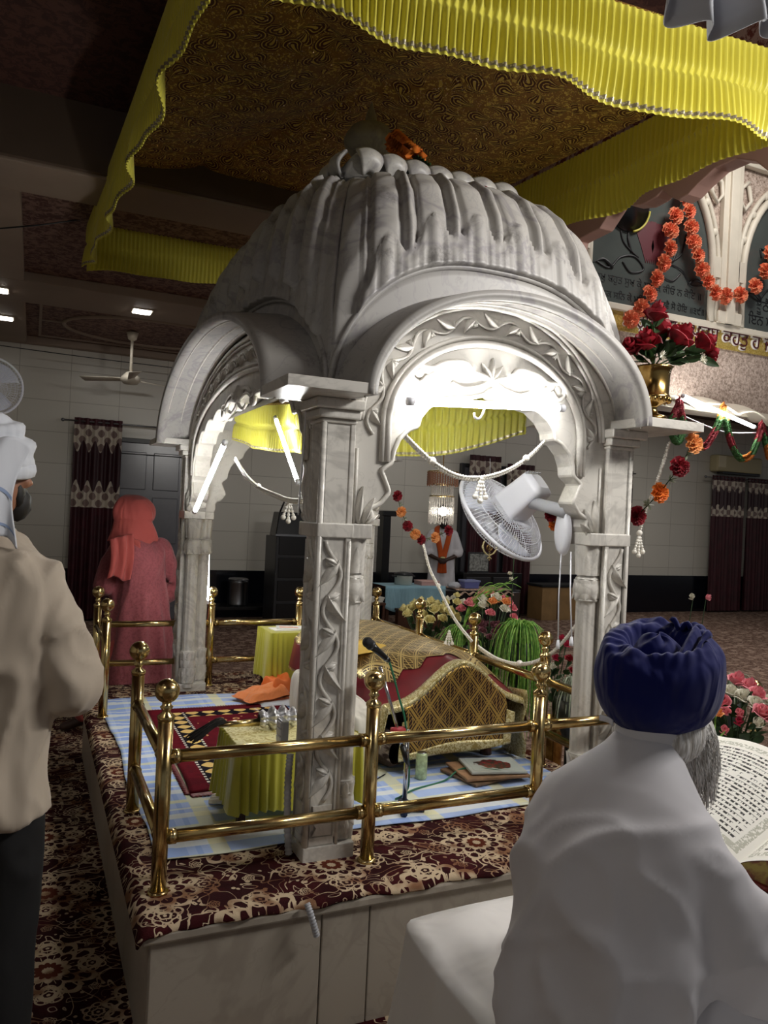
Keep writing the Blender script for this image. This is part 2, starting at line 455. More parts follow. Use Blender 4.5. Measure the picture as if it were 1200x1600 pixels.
def petal(name, a, b, tr=.15):
    m = Mat(name, rough=.6); m.color(m.mix(m.noise(40, 2).ss(.3, .7), hx(a), hx(b))); m.translucent(tr, hx(a)); return m.m
MT['p_red'] = petal('red_petal', '9E1628', '5E0A16'); MT['p_orange'] = petal('orange_petal', 'F08A32', 'D8661E'); MT['p_peach'] = petal('peach_petal', 'F2B070', 'E8924C')
MT['p_coral'] = petal('coral_petal', 'F0704E', 'F4A074'); MT['p_cream'] = petal('cream_petal', 'EADFA2', 'D2C98A'); MT['p_pink'] = petal('pink_petal', 'EE9AA4', 'D9707E')
MT['p_mauve'] = petal('mauve_petal', '8E5A62', '5E3440'); MT['p_white'] = petal('white_petal', 'EDEBDD', 'D5D2BC'); MT['p_magenta'] = petal('magenta_petal', 'C02A4E', '8E1836')
MT['leaf'] = petal('green_leaf', '2E4A22', '1C3016'); MT['leaf2'] = petal('bright_grass', '9CC65C', '4E8A30'); MT['leaf3'] = petal('garland_green', '669A5E', '3E7240'); MT['silverleaf'] = petal('silver_leaf', 'A8B09C', '6E7A60')
MT['gar_red'] = petal('garland_red', 'BE4E56', '9A2C3A'); MT['gar_or'] = petal('garland_orange', 'F0A050', 'E07E30')
# cloth for people
def cloth(name, a, b, rough=.8, heather=0, fold=.35, fs=5, spec=.2):
    m = Mat(name, rough=rough, spec=spec); c = m.mix(m.noise(3, 2), hx(a), hx(b))
    if heather: c = m.mix(m.noise(60, 4, rough=.8).ss(.45, .6) * heather, c, hx(b))
    m.color(c); v = m.node('ShaderNodeMapping', {0: m.co(), 3: (1, 1, .35)}).outputs[0]
    m.bump(m.noise(fs, 2, v, dist=.6), fold, .05); m.set('Sheen Weight', .15); return m.m
MT['kurta'] = cloth('white_kurta_cotton', 'D6D4D8', 'CDCBD0', .6, fold=.25, fs=4)
MT['turban'] = cloth('navy_turban_cotton', '101A68', '0B1350', .8, fold=.5, fs=14)
MT['shirt'] = cloth('beige_shirt', 'C0B3A2', 'AEA090', .8, fold=.6, fs=5)
MT['headcloth'] = cloth('white_head_cloth', 'D9DBE0', 'CDD1DA', .8, fold=.5, fs=7)
MT['bluestripe'] = plain('blue_stripe', '8FA0C0', .8)
MT['trouser'] = plain('black_trousers', '0C0C0E', .8)
MT['coral_dup'] = cloth('coral_scarf_cloth', 'A8504A', '96423E', .8, fold=.6, fs=8)
MT['mauve'] = cloth('mauve_tunic', 'A05A5E', '74383E', .85, .7, .6, 6)
MT['skin'] = plain('skin', '9A6A50', .5, 0, .08, 8)
MT['skin_dark'] = plain('dark_skin', '3E2A22', .5, 0, .08, 8)
m = Mat('white_beard', rough=.8); v = m.node('ShaderNodeMapping', {0: m.co(), 3: (1, 1, .12)}).outputs[0]; nz = m.noise(140, 3, v); m.color(m.mix(nz.ss(.35, .65), hx('B0AAA2'), hx('ECEAE8'))); m.bump(nz, .8, .01); MT['beard'] = m.m
MT['bed'] = cloth('white_bed_sheet', 'E6E4E2', 'DEDBD8', .7, fold=.4, fs=5)
MT['gadela'] = cloth('white_cushion_cotton', 'E2DED4', 'D2CCC0', .8, fold=.5, fs=9)
MT['scarf'] = cloth('orange_scarf', 'C85A22', 'A8441A', .7, fold=.5, fs=9)
MT['orangecloth'] = cloth('folded_orange_cloth', 'F0965C', 'E4804A', .6, fold=.6, fs=14)
MT['bluecloth'] = cloth('light_blue_table_cloth', '9CC4D2', '88B4C6', .6, fold=.5, fs=9)
MT['hair'] = plain('dark_hair', '16120F', .6, 0, .3, 60)
YB = 8.7           # back wall
YG = 4.4           # gallery wall
def slab(name, lo, hi, mat, bevel=None):
    return struct(MB().box(lo, hi).build(name, mat, bevel=bevel))
slab('floor', (-7, -7, FZ - .1), (18, YB, FZ), MT['hall_carpet'])
slab('wall_back', (-7, YB, FZ), (18, YB + .15, 3.3), MT['tile'])
slab('wall_left', (-4.2, -7, FZ), (-4.05, YB, 3.6), MT['tile'])
slab('baseboard_back', (-7, YB - .02, FZ), (18, YB, .26), MT['dado'], .004)
# ceiling of the hall: papered bays between plain beams
slab('ceiling', (-7, 2.7, 3.24), (2.6, YB + .15, 3.34), MT['wallpaper'])
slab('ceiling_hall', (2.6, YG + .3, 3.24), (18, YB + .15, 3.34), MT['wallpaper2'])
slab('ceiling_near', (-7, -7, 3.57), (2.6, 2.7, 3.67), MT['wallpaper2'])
for i, (lo, hi, mt) in enumerate([((-4.1, 2.7, 3.15), (2.6, 3.19, 3.66), 'ceil'), ((-4.1, 5.46, 3.15), (12, 6.33, 3.24), 'ceil'), ((-4.1, 8.55, 3.15), (18, YB, 3.24), 'ceil'),
                              ((-1.3, 3.19, 3.15), (-.55, 5.46, 3.24), 'ceil'), ((-1.3, 6.33, 3.15), (-.55, 8.55, 3.24), 'ceil'), ((2.2, 3.19, 3.15), (2.6, 5.46, 3.24), 'ceil'), ((2.2, 6.33, 3.15), (2.6, 8.55, 3.24), 'ceil')]):
    slab('trim_%d' % (i + 1), lo, hi, MT[mt], .008)
slab('trim_8', (-4.1, 2.66, 3.17), (2.6, 2.7, 3.57), MT['ceil_dark'])
# oval moulding and inner frame of the far bay
mb = MB()
mb.tube([(.85 + 1.0 * math.cos(a), 7.45 + .75 * math.sin(a), 3.235) for a in np.linspace(0, 2 * PI, 64, endpoint=False)], .025, 8, closed=True)
struct(mb.build('trim_9', MT['ceil']))
mb = MB()
for y in (6.55, 8.4): mb.box((-.4, y - .015, 3.22), (2.1, y + .015, 3.24))
for x in (-.4, 2.08): mb.box((x - .015, 6.55, 3.22), (x + .015, 8.4, 3.24))
mb.box((-.4, 7.435, 3.225), (-.15, 7.465, 3.24))
struct(mb.build('trim_10', MT['ceil']))
# high space behind the scalloped arch, and the gallery wall
slab('ceiling_high', (2.6, -3, 6.6), (14, YG + .3, 6.7), MT['pinkpaper'])
mb = MB(); mb.box((2.6, YG, 2.62), (14, YG + .3, 6.6))
struct(mb.build('wall_gallery', MT['granite']))
slab('trim_11', (2.6, YG - .02, 3.32), (14, YG, 3.53), MT['band'], .003)
slab('trim_12', (2.6, YG - .06, 3.53), (14, YG, 3.60), MT['cream'], .008)
def arch_pts(cx, hw, z0, zs, h, n=28):
    P = [(cx - hw, z0)] + [(cx - hw * math.cos(a), zs + h * math.sin(a)) for a in np.linspace(0, PI, n)] + [(cx + hw, z0)]
    return P
for wi, cx in enumerate((5.84, 8.13)):
    P = arch_pts(cx, .86, 3.60, 4.22, 1.12)
    mb = MB(); mb.prism(P, lambda x, z: (x, YG - .012, z), lambda x, z: (x, YG - .002, z))
    win = struct(mb.build('window_%d' % (wi + 1), MT['winglass']))
    mb = MB(); mb.tube([(x, YG - .03, z) for x, z in arch_pts(cx, .90, 3.6, 4.22, 1.17)], .045, 8)
    mb.tube([(x, YG - .03, z) for x, z in arch_pts(cx, .99, 3.6, 4.22, 1.27)], .03, 8)
    mb.build('window_frame', MT['cream'], win)
    mb = MB()
    for s in (-1, 1):
        for q in range(4):
            a = .35 + q * .3; mb.sphere((cx + s * .97 * math.cos(a), YG - .04, 4.22 + 1.25 * math.sin(a)), .05, 8, 6, sc=(1, .5, 1))
        mb.box((cx + s * .94 - .06, YG - .07, 4.12), (cx + s * .94 + .06, YG, 4.36))
        mb.tube([(cx + s * .86, YG - .03, 5.35), (cx + s * .98, YG - .04, 5.25), (cx + s * 1.0, YG - .04, 5.1), (cx + s * .92, YG - .04, 5.0), (cx + s * .82, YG - .04, 5.12), (cx + s * .86, YG - .03, 5.3)], .025, 6)
    mb.build('scroll_ornament', MT['cream'], win)
    mb = MB()
    for q in range(-3, 4):                     # shell flower in the middle of the pane
        a = q * .21
        mb.prism([(cx + .03 * q, 4.12), (cx + .03 * q + .05 * math.sin(a) - .06, 4.12 + .2), (cx + .75 * math.sin(a) * .55 - .04, 4.18 + .42 * math.cos(a)), (cx + .75 * math.sin(a) * .55 + .04, 4.18 + .42 * math.cos(a)), (cx + .03 * q + .05 * math.sin(a) + .06, 4.32)], lambda x, z: (x, YG - .016 - abs(q) * .0004, z), lambda x, z: (x, YG - .011, z))
    mb.build('painted_shell', MT['pink_relief'], win)
    mb = MB()
    for s in (-1, 1):
        mb.tube([(p[0], YG - .014, p[2]) for p in cat_rom([(cx + s * .78, 0, 4.02), (cx + s * .6, 0, 3.98), (cx + s * .45, 0, 4.12), (cx + s * .25, 0, 4.16), (cx + s * .12, 0, 4.04), (cx + s * .3, 0, 3.98), (cx + s * .42, 0, 4.08)], 8)], .013, 6)
        mb.tube([(p[0], YG - .014, p[2]) for p in cat_rom([(cx + s * .2, 0, 4.16), (cx + s * .42, 0, 4.3), (cx + s * .5, 0, 4.55), (cx + s * .6, 0, 4.6), (cx + s * .58, 0, 4.5)], 8)], .012, 6)
        mb.tube([(p[0], YG - .014, p[2]) for p in cat_rom([(cx + s * .3, 0, 4.2), (cx + s * .36, 0, 4.36), (cx + s * .34, 0, 4.5)], 6)], [.016] * 6 + [.012] * 6 + [.003], 6)
        mb.tube([(p[0], YG - .014, p[2]) for p in cat_rom([(cx + s * .55, 0, 3.98), (cx + s * .68, 0, 4.06), (cx + s * .82, 0, 4.0)], 6)], [.01, .02, .025, .026, .024, .02, .02, .018, .014, .01, .008, .006, .003], 6)
    mb.build('painted_vine', MT['ink'], win)
for i, x in enumerate((4.72, 7.0, 9.3)):
    mb = MB(); mb.box((x - .15, YG - .07, 3.6), (x + .15, YG, 6.2)); mb.box((x - .07, YG - .10, 3.6), (x + .07, YG - .05, 6.2)); mb.box((x - .19, YG - .09, 3.6), (x + .19, YG, 3.74))
    struct(mb.build('trim_%d' % (13 + i), MT['cream'], bevel=.01))
slab('trim_16', (2.6, YG - .08, 5.52), (14, YG, 5.7), MT['cream'], .01)

def text_mesh(s, x0, x1, z, y, mat, name, parent=None, extrude=.003, skew=0, edge=None, h=None):
    c = bpy.data.curves.new('t', 'FONT'); c.body = s; c.size = .2; c.extrude = extrude
    if edge: c.offset = edge
    o = bpy.data.objects.new('t', c); COL.objects.link(o); bpy.context.view_layer.update()
    me = bpy.data.meshes.new_from_object(o.evaluated_get(bpy.context.evaluated_depsgraph_get()))
    bpy.data.objects.remove(o)
    xs = [v.co.x for v in me.vertices]; a, b = min(xs), max(xs); k = (x1 - x0) / (b - a); kz = k if h is None else h
    for v in me.vertices:
        X, Y, Z = v.co; v.co = (x0 + (X - a) * k + skew * Y, y - Z, z + Y * kz)
    me.materials.clear(); me.materials.append(mat)
    ob = bpy.data.objects.new(name, me); COL.objects.link(ob)
    if parent: ob.parent = parent
    return ob
w1 = bpy.data.objects['window_1']; w2 = bpy.data.objects['window_2']
text_mesh('ਸੁਖੁ ਬਹੁਤ ਸੁਖ ਕੇ ਸੁਖ ਕੋ ਕੀਓ ਨ ਕੋਇ ॥', 5.06, 6.60, 3.83, YG - .012, MT['ink'], 'glass_lettering', w1)
text_mesh('ਨਾਨਕ ਸਨਿ ਕੇ ਮਨਿ ਹਰਿ ਭਾਵੈ ਸੋ ਹੋਇ ॥੩੯॥'.replace('ਸਨਿ', 'ਸਿਨ').replace('ਮਨਿ', 'ਮਿਨ').replace('ਹਰਿ', 'ਹਿਰ'), 5.06, 6.66, 3.66, YG - .012, MT['ink'], 'glass_lettering', w1)
text_mesh('ਤਿਹ ਪੂਰਨ'.replace('ਤਿਹ', 'ਤਹ'), 5.62, 6.0, 4.93, YG - .012, MT['ink'], 'glass_lettering', w1)
text_mesh('ਝੂਠੈ ਮਾਨੁ', 7.5, 8.05, 3.86, YG - .012, MT['ink'], 'glass_lettering', w2)
text_mesh('ਇਨ ਮੈ ਕਛੁ', 7.38, 8.05, 3.68, YG - .012, MT['ink'], 'glass_lettering', w2)
band = bpy.data.objects['trim_11']
text_mesh('!! ਗੁਰ ਕਾ ਉਪਦੇਸੁ ਕਹਤੁ ਹੈ ਜੋ ਸੁ', 5.45, 8.0, 3.385, YG - .022, MT['white_edge'], 'band_lettering_edge', band, .001, .1, .012)
text_mesh('!! ਗੁਰ ਕਾ ਉਪਦੇਸੁ ਕਹਤੁ ਹੈ ਜੋ ਸੁ', 5.46, 8.01, 3.385, YG - .027, MT['maroon_ink'], 'band_lettering', band, .002, .1)

# pink scalloped arch beam running back beside the pavilion
xb = 2.6
low = [(4.4, 2.86), (3.6, 3.02), (2.9, 3.1), (2.35, 3.1)]
def lobe(a, b, dip, n=8):
    out = []
    for i in range(1, n + 1):
        t = i / n; out.append((lerp(a[0], b[0], t), lerp(a[1], b[1], t) + dip * math.sin(PI * t)))
    return out
pts = [(4.4, 2.5)] + lobe((4.4, 2.5), (3.3, 2.66), .16) + lobe((3.3, 2.66), (2.2, 2.84), .16) + lobe((2.2, 2.84), (1.54, 2.88), .12) + [p[1:] for p in ((2.6000, 1.5281, 2.9228), (2.6000, 1.3077, 2.9288), (2.6000, 1.2224, 2.9954), (2.6000, 1.1603, 3.0449), (2.6000, 1.0506, 2.9777), (2.6000, 0.9480, 2.9497), (2.6000, 0.8517, 2.9547), (2.6000, 0.8060, 2.9728), (2.6000, 0.7431, 2.9164), (2.6000, 0.6874, 2.8801), (2.6000, 0.6227, 2.8871), (2.6000, 0.5612, 2.9172), (2.6000, 0.4540, 2.9570), (2.6000, 0.3274, 2.9542), (2.6000, 0.2159, 2.8979), (2.6000, 0.1427, 2.8222))] + [(-.35, 2.62)] + lobe((-.35, 2.62), (-1.2, 2.62), .2)
poly = pts + [(-1.2, 3.3), (4.4, 3.3)]
mb = MB(); mb.prism([(p[0], p[1]) for p in poly], lambda y, z: (xb, y, z), lambda y, z: (xb + .10, y, z))
struct(mb.build('trim_17', MT['pink'], bevel=.006))
slab('trim_18', (xb - .02, -1.2, 3.06), (xb, 4.4, 3.24), MT['pinkpaper'])
slab('trim_19', (xb - .07, -1.2, 3.24), (xb, 4.4, 3.34), MT['pink'], .02)
slab('trim_20', (xb - .03, -1.2, 3.34), (xb + .10, 4.4, 6.6), MT['pinkpaper'])
# scalloped soffit under the gallery, lit by a tube
mb = MB()
def scal(x):
    u = (x - 2.6) / .62
    return 2.50 + .09 * abs(math.sin(u * PI)) - .28 * sm(6.9, 8.4, x)
xs = np.linspace(2.6, 11, 180)
mb.grid(lambda u, v: (lerp(2.6, 11, u), lerp(YG - .32, YG + .05, v), scal(lerp(2.6, 11, u)) + .12 * math.sin(v * PI / 2)), 200, 6)
struct(mb.build('trim_21', MT['cream'], solid=.02))
slab('trim_22', (2.6, YG, 2.55), (14, YG + .3, 2.62), MT['cream'])

# ------------------------------------------------------------ floor carpets on the left
c = MB().box((-3, -5, FZ), (.9, .92, FZ + .008)).build('floor_carpet', MT['carpet']); tag(c, 'maroon figured carpet on the hall floor in the left foreground, nearer side of the seam', 'carpet')
c = MB().box((-3, .935, FZ), (2.0, 5.0, FZ + .008)).build('floor_carpet', MT['carpet']); tag(c, 'maroon figured carpet on the hall floor beyond the seam, under the woman in coral', 'carpet')

# ------------------------------------------------------------ door, curtains, wall things
def door(n, x0, x1, z1, label=None):
    mb = MB(); mb.box((x0, YB - .06, FZ), (x1, YB - .02, z1)); d = struct(mb.build('door_%d' % n, MT['door'], bevel=.004))
    mb = MB(); w = x1 - x0
    for k in range(2):
        a = x0 + w * (.08 + .47 * k); b = x0 + w * (.45 + .47 * k)
        for z0_, z1_ in ((FZ + .15, .5), (.62, 1.25), (1.35, z1 - .12)):
            mb.box((a, YB - .075, z0_), (b, YB - .055, z1_))
    mb.build('door_panel', MT['door'], d, bevel=.012)
    mb = MB(); mb.box((x0 - .06, YB - .08, FZ), (x0, YB, z1 + .06)); mb.box((x1, YB - .08, FZ), (x1 + .06, YB, z1 + .06)); mb.box((x0, YB - .08, z1), (x1, YB, z1 + .06)); mb.box((x0, YB - .085, z1 - .16), (x1, YB - .055, z1 - .145))
    mb.build('door_frame', MT['charcoal'], d, bevel=.006)
    mb = MB(); mb.tube([(x0 + w * .5 - .03, YB - .1, .4), (x0 + w * .5 - .03, YB - .1, .75)], .012); mb.build('door_handle', MT['steel'], d)
    return d
door(1, .58, 1.52, 1.98)
door(2, 6.0, 6.75, 2.0)
def curtain(x0, x1, z0, z1, zb, y, label, rod=None, seed=0):
    t = thing('curtain', label, 'curtain', ((x0 + x1) / 2, y, z0), 0)
    n = max(4, int((x1 - x0) / .09)); rr = random.Random(seed); ph = [rr.uniform(0, 6) for _ in range(3)]
    def off(u, amp): return amp * (math.sin(u * n * 2 * PI + ph[0]) + .4 * math.sin(u * n * 1.3 * PI + ph[1]))
    mb = MB(); mb.grid(lambda u, v: (lerp(x0, x1, u) , y + off(u, .022 + .012 * v), lerp(zb, z0, v)), n * 8, 6); wchild(mb, 'drape', MT['maroon_curtain'], t)
    mb = MB(); mb.grid(lambda u, v: (lerp(x0, x1, u), y - .008 + off(u, .022), lerp(z1 - .09, zb, v)), n * 8, 4); wchild(mb, 'figured_band', MT['curtain_band'], t)
    mb = MB(); mb.grid(lambda u, v: (lerp(x0, x1, u), y - .004 + off(u, .022), lerp(z1, z1 - .09, v)), n * 8, 2); wchild(mb, 'heading', MT['maroon_curtain'], t)
    if rod:
        mb = MB(); mb.tube([(rod[0], y, z1 - .045), (rod[1], y, z1 - .045)], .012); mb.sphere((rod[0], y, z1 - .045), .025, 8, 6)
        wchild(mb, 'curtain_rod', MT['steel'], t)
    return t
curtain(.06, .66, FZ + .03, 2.25, 1.08, YB - .17, 'dark maroon curtain with figured top band hanging beside the grey door at left', (-.08, 1.7), 1)
curtain(6.02, 6.62, FZ + .03, 2.2, 1.3, YB - .17, 'narrow maroon curtain hanging behind the man with the orange scarf', None, 2)
curtain(6.75, 7.3, FZ + .03, 2.1, 1.15, YB - .2, 'maroon curtain hanging behind the white pedestal fan, below its cage', None, 3)
curtain(8.75, 9.45, FZ + .03, 2.15, 1.35, YB - .17, 'maroon curtain with figured band just right of the carved front right pillar', (8.7, 9.5), 4)
curtain(11.35, 12.22, FZ + .03, 2.2, 1.42, YB - .17, 'left one of the pair of dark maroon curtains under the air conditioner', (11.2, 12.24), 5)
curtain(12.3, 13.3, FZ + .03, 2.2, 1.42, YB - .17, 'right one of the pair of dark maroon curtains under the air conditioner', (12.28, 13.6), 6)
# air conditioner
t = thing('air_conditioner', 'cream split air conditioner high on the back wall above the paired curtains', 'air conditioner', (12.1, YB, 2.3))
mb = MB(); mb.box((11.45, YB - .22, 2.28), (12.65, YB, 2.6)); wchild(mb, 'casing', plain('cream_plastic', 'BDB48E', .4), t, bevel=.04)
mb = MB(); mb.box((11.6, YB - .21, 2.24), (12.6, YB - .06, 2.285)); wchild(mb, 'air_outlet', MT['charcoal'], t, bevel=.008)
mb = MB(); mb.box((11.47, YB - .226, 2.36), (11.66, YB - .21, 2.58)); wchild(mb, 'side_panel', plain('cream_plastic_light', 'D8D0B0', .4), t, bevel=.004)
# ceiling lamps
lamps = [(0.5492, 5.9564, 3.1400), (-0.7684, 7.1847, 3.1400), (-0.7849, 5.9158, 3.1400)]
L_ = ['square lit ceiling lamp left of the pavilion hood, on the plain beam', 'lit ceiling lamp at the left edge, lower of two', 'lit ceiling lamp at the left edge, upper of two']
for p, lb in zip(lamps, L_):
    t = thing('ceiling_light', lb, 'ceiling light', (p[0], p[1], 3.15), 0, 'ceiling lights on the beam')
    mb = MB(); mb.box((-.1, -.1, -.012), (.1, .1, 0)); mb.build('lamp_frame', MT['cream'], t)
    mb = MB(); mb.box((-.085, -.085, -.018), (.085, .085, -.012)); mb.build('lamp_panel', MT['lamp'], t)
# ceiling fan
t = thing('ceiling_fan', 'white ceiling fan hanging from the oval moulding in the far left bay', 'ceiling fan', (.62, 7.45, 3.2))
mb = MB(); mb.tube([(0, 0, .03), (0, 0, -.5)], .018); mb.lathe([(.0, .03), (.07, .02), (.05, -.06), (.02, -.08)], 16); mb.build('down_rod', MT['cream'], t)
mb = MB(); mb.lathe([(0, -.44), (.05, -.46), (.11, -.52), (.12, -.56), (.08, -.6), (0, -.61)], 20); mb.build('motor', MT['cream'], t)
for k in range(3):
    M = RZ(k * 2 * PI / 3 + .5); mb = MB()
    mb.grid(lambda u, v: (lerp(.1, .62, u), (v - .5) * lerp(.08, .14, u), -.545 + .03 * (v - .5)), 6, 2, M=M); mb.build('blade', MT['cream'], t, solid=.006)
# wire across the far left room
mb = MB(); mb.tube(sag((-0.8617, 8.0000, 2.9762), (1.4433, 8.0000, 2.9505), .01), .006, 5); tag(mb.build('wire', MT['black']), 'thin black wire strung under the ceiling across the far left bay', 'wire')
mb = MB(); mb.tube([(-0.7283, 3.8000, 3.0664), (-0.4412, 3.8000, 3.1497), (-0.1945, 3.8000, 3.2356), (-0.0897, 3.8000, 3.2707)], .006, 5); tag(mb.build('tie_rope', MT['black']), 'thin dark rope tied to the far left corner of the yellow canopy', 'rope')

dc = (5.4452, 4.3600, 4.7175)
mb = MB(); mb.tube([(dc[0], dc[1], dc[2]), (dc[0], dc[1] + .03, dc[2])], .30, 40); dd = mb.build('black_disc', MT['black'], w1)  # plain black disc set in front of the window glass
mb = MB(); mb.tube([(dc[0] + .305 * math.cos(a), dc[1] - .005, dc[2] + .305 * math.sin(a)) for a in np.linspace(-1.3, -.1, 24)], .012, 6); mb.build('yellow_rim', MT['yellow'], dd)
# ------------------------------------------------------------ marble pavilion
CX, CY = 1.1375, 1.384; HX, HY = .6625, 1.336
pav = thing('marble_pavilion', 'carved white marble canopy pavilion with curved hoods and ribbed dome on the carpeted plinth', 'pavilion', (CX, CY, 0))
MAR = MT['marble']
# relief helper: (a, b, h) -> 3D
def leaf_relief(mb, F, a, b, ang, L, W, h=.012, curl=.25):
    ca, sa = math.cos(ang), math.sin(ang)
    def fn(u, v):
        t = u; s = (v - .5) * 2
        w = W * (math.sin(PI * min(1, t ** .75)) * .9 + .02) * (1 if t < .98 else .2)
        x = t * L; y = s * w + curl * L * t * t
        hh = h * (1 - s * s) * (.3 + .7 * math.sin(PI * min(1, t * .9 + .08))) + (.35 * h if abs(s) < .12 else 0)
        return F(a + ca * x - sa * y, b + sa * x + ca * y, hh)
    mb.grid(fn, 10, 8)
def vine(mb, F, L, A, per, r=.006, leafL=.075, leafW=.017, h=.014, phase=0):
    n = int(L / per * 16); pts = []
    for i in range(n + 1):
        b = L * i / n; pts.append(F(A * math.sin(2 * PI * b / per + phase), b, .004))
    mb.tube(pts, r, 6)
    k = 0; b = per * .47
    while b < L - per * .05:
        s = -1 if k % 2 == 0 else 1
        a0 = A * math.sin(2 * PI * b / per + phase)
        leaf_relief(mb, F, a0 * .2 - s * A * .55, b, -PI / 2 + s * .38, leafL, leafW, h, .30 * s)
        leaf_relief(mb, F, a0 - s * A * .3, b - per * .06, PI / 2 - s * 1.25, leafL * .42, leafW * .8, h * .8, .1 * s)
        leaf_relief(mb, F, s * A * .8, b - per * .02, -PI / 2 - s * .9, leafL * .34, leafW * .7, h * .7, -.2 * s)
        b += per / 2; k += 1
# --- pillar at the near left corner, in coordinates of its outer corner
def build_pillar():
    root_mb = MB(); S = .12
    root_mb.box((-.004, -.004, 0), (S + .06, S + .06, .055)); root_mb.box((.008, .008, .05), (S - .008, S - .008, 1.47))
    for (a0, a1) in ((0, .02), (S - .02, S)):
        root_mb.box((a0, 0, .05), (a1, .02, 1.5)); root_mb.box((0, a0, .05), (.02, a1, 1.5))
    root_mb.box((-.003, -.003, 1.09), (S + .075, S + .006, 1.14)); root_mb.box((-.005, -.005, 1.091), (S + .006, S + .075, 1.139))
    root_mb.box((.004, .004, 1.13), (S - .004, S - .004, 1.5)); root_mb.box((0, 0, .055), (S, .012, .085)); root_mb.box((0, 0, .055), (.012, S, .085))
    p = root_mb.build('pillar', MAR, pav, bevel=.004)
    # roll mouldings on the outer corners
    mb = MB(); mb.tube([(.006, .006, .055), (.006, .006, 1.48)], .011, 10); mb.tube([(S - .006, .002, .055), (S - .006, .002, 1.08)], .007, 8); mb.tube([(.002, S - .006, .055), (.002, S - .006, 1.08)], .007, 8)
    mb.build('corner_roll', MAR, p)
    mb = MB()
    F1 = lambda a, b, h: (S / 2 + a, -h + .008, b + .2); F2 = lambda a, b, h: (-h + .008, S / 2 - a, b + .2)
    for F in (F1, F2): vine(mb, F, .88, .030, .235, .0075, .112, .023, .020)
    for F in (F1, F2):                          # little vase at the foot of the vine
        for w0, w1, z0, z1 in ((.034, .02, -.11, -.085), (.02, .03, -.085, -.07), (.024, .024, -.07, -.055), (.03, .034, -.055, -.01)):
            mb.prism([(-w0, z0), (w0, z0), (w1, z1), (-w1, z1)], lambda a, z, F=F: F(a, z, .002), lambda a, z, F=F: F(a, z, .010))
    mb.build('vine_carving', MAR, p)
    for sgn in (0, 1):                          # engaged colonnettes on the two inner sides
        mb = MB()
        cx, cy = (S + .028, S * .5 + .005) if sgn == 0 else (S * .5 + .005, S + .028)
        def rad(a, z):
            flute = .0045 * abs(math.cos(a * 5)); r = .036
            if z < .05: r = .044
            elif z < .26:
                zz = (z - .05) / .21; r = .036 + .010 * abs(math.sin(zz * PI * 2.5)) ; flute = .004 * abs(math.cos(a * 5 + (PI / 2 if zz > .5 else 0)))
            elif z > .86:
                zz = (z - .86) / .21; r = .036 + .012 * zz + .012 * math.sin(PI * min(1, zz * 2.2)) * (zz < .46) - .006 * (.46 < zz < .56); flute = .005 * abs(math.cos(a * 4))
            return r + flute
        mb.grid(lambda u, v: (cx + rad(u * 2 * PI, v * 1.06 + .03) * math.cos(u * 2 * PI), cy + rad(u * 2 * PI, v * 1.06 + .03) * math.sin(u * 2 * PI), v * 1.06 + .03), 50, 110, cu=True)
        for zz in (.06, .15, .21, .255, .87, .955): mb.tube([(cx + .043 * math.cos(a), cy + .043 * math.sin(a), zz) for a in np.linspace(0, 2 * PI, 24, endpoint=False)], .0045, 6, closed=True)
        mb.build('colonnette', MAR, p)
        mb = MB()                               # lotus petals of its capital and base
        for z0, up, rr_, L in ((.97, 1, .043, .09), (.95, -1, .046, .08), (.2, 1, .042, .055), (.15, -1, .046, .05), (.06, 1, .045, .07)):
            for k in range(8):
                a = 2 * PI * k / 8
                def fn(u, v, a=a, z0=z0, up=up, rr_=rr_, L=L):
                    s = (v - .5) * 2; w = .42 * math.sqrt(max(0, 1 - (u * 1.0) ** 2.6)); q = a + s * w
                    r = rr_ + .006 * (1 - s * s) + .006 * u * u
                    return (cx + r * math.cos(q), cy + r * math.sin(q), z0 + up * u * L)
                mb.grid(fn, 6, 6)
        mb.build('lotus_capital', MAR, p)
    mb = MB()
    for w, z0, z1 in ((.006, 1.475, 1.49), (.022, 1.49, 1.52), (.04, 1.52, 1.555)):
        mb.box((-w, -w, z0), (S + w * .4, S + w * .4, z1))
    mb.build('capital_moulding', MAR, p, bevel=.006)
    return p
pil = build_pillar(); pil.location = (-HX, -HY, 0)
for sx, sy in ((-1, 1), (1, -1), (1, 1)):
    q = pil.copy(); COL.objects.link(q); q.parent = pav
    q.location = (sx * HX, sy * HY, 0); q.scale = (-sx, -sy, 1)
    for ch in list(pil.children):
        c = ch.copy(); COL.objects.link(c); c.parent = q
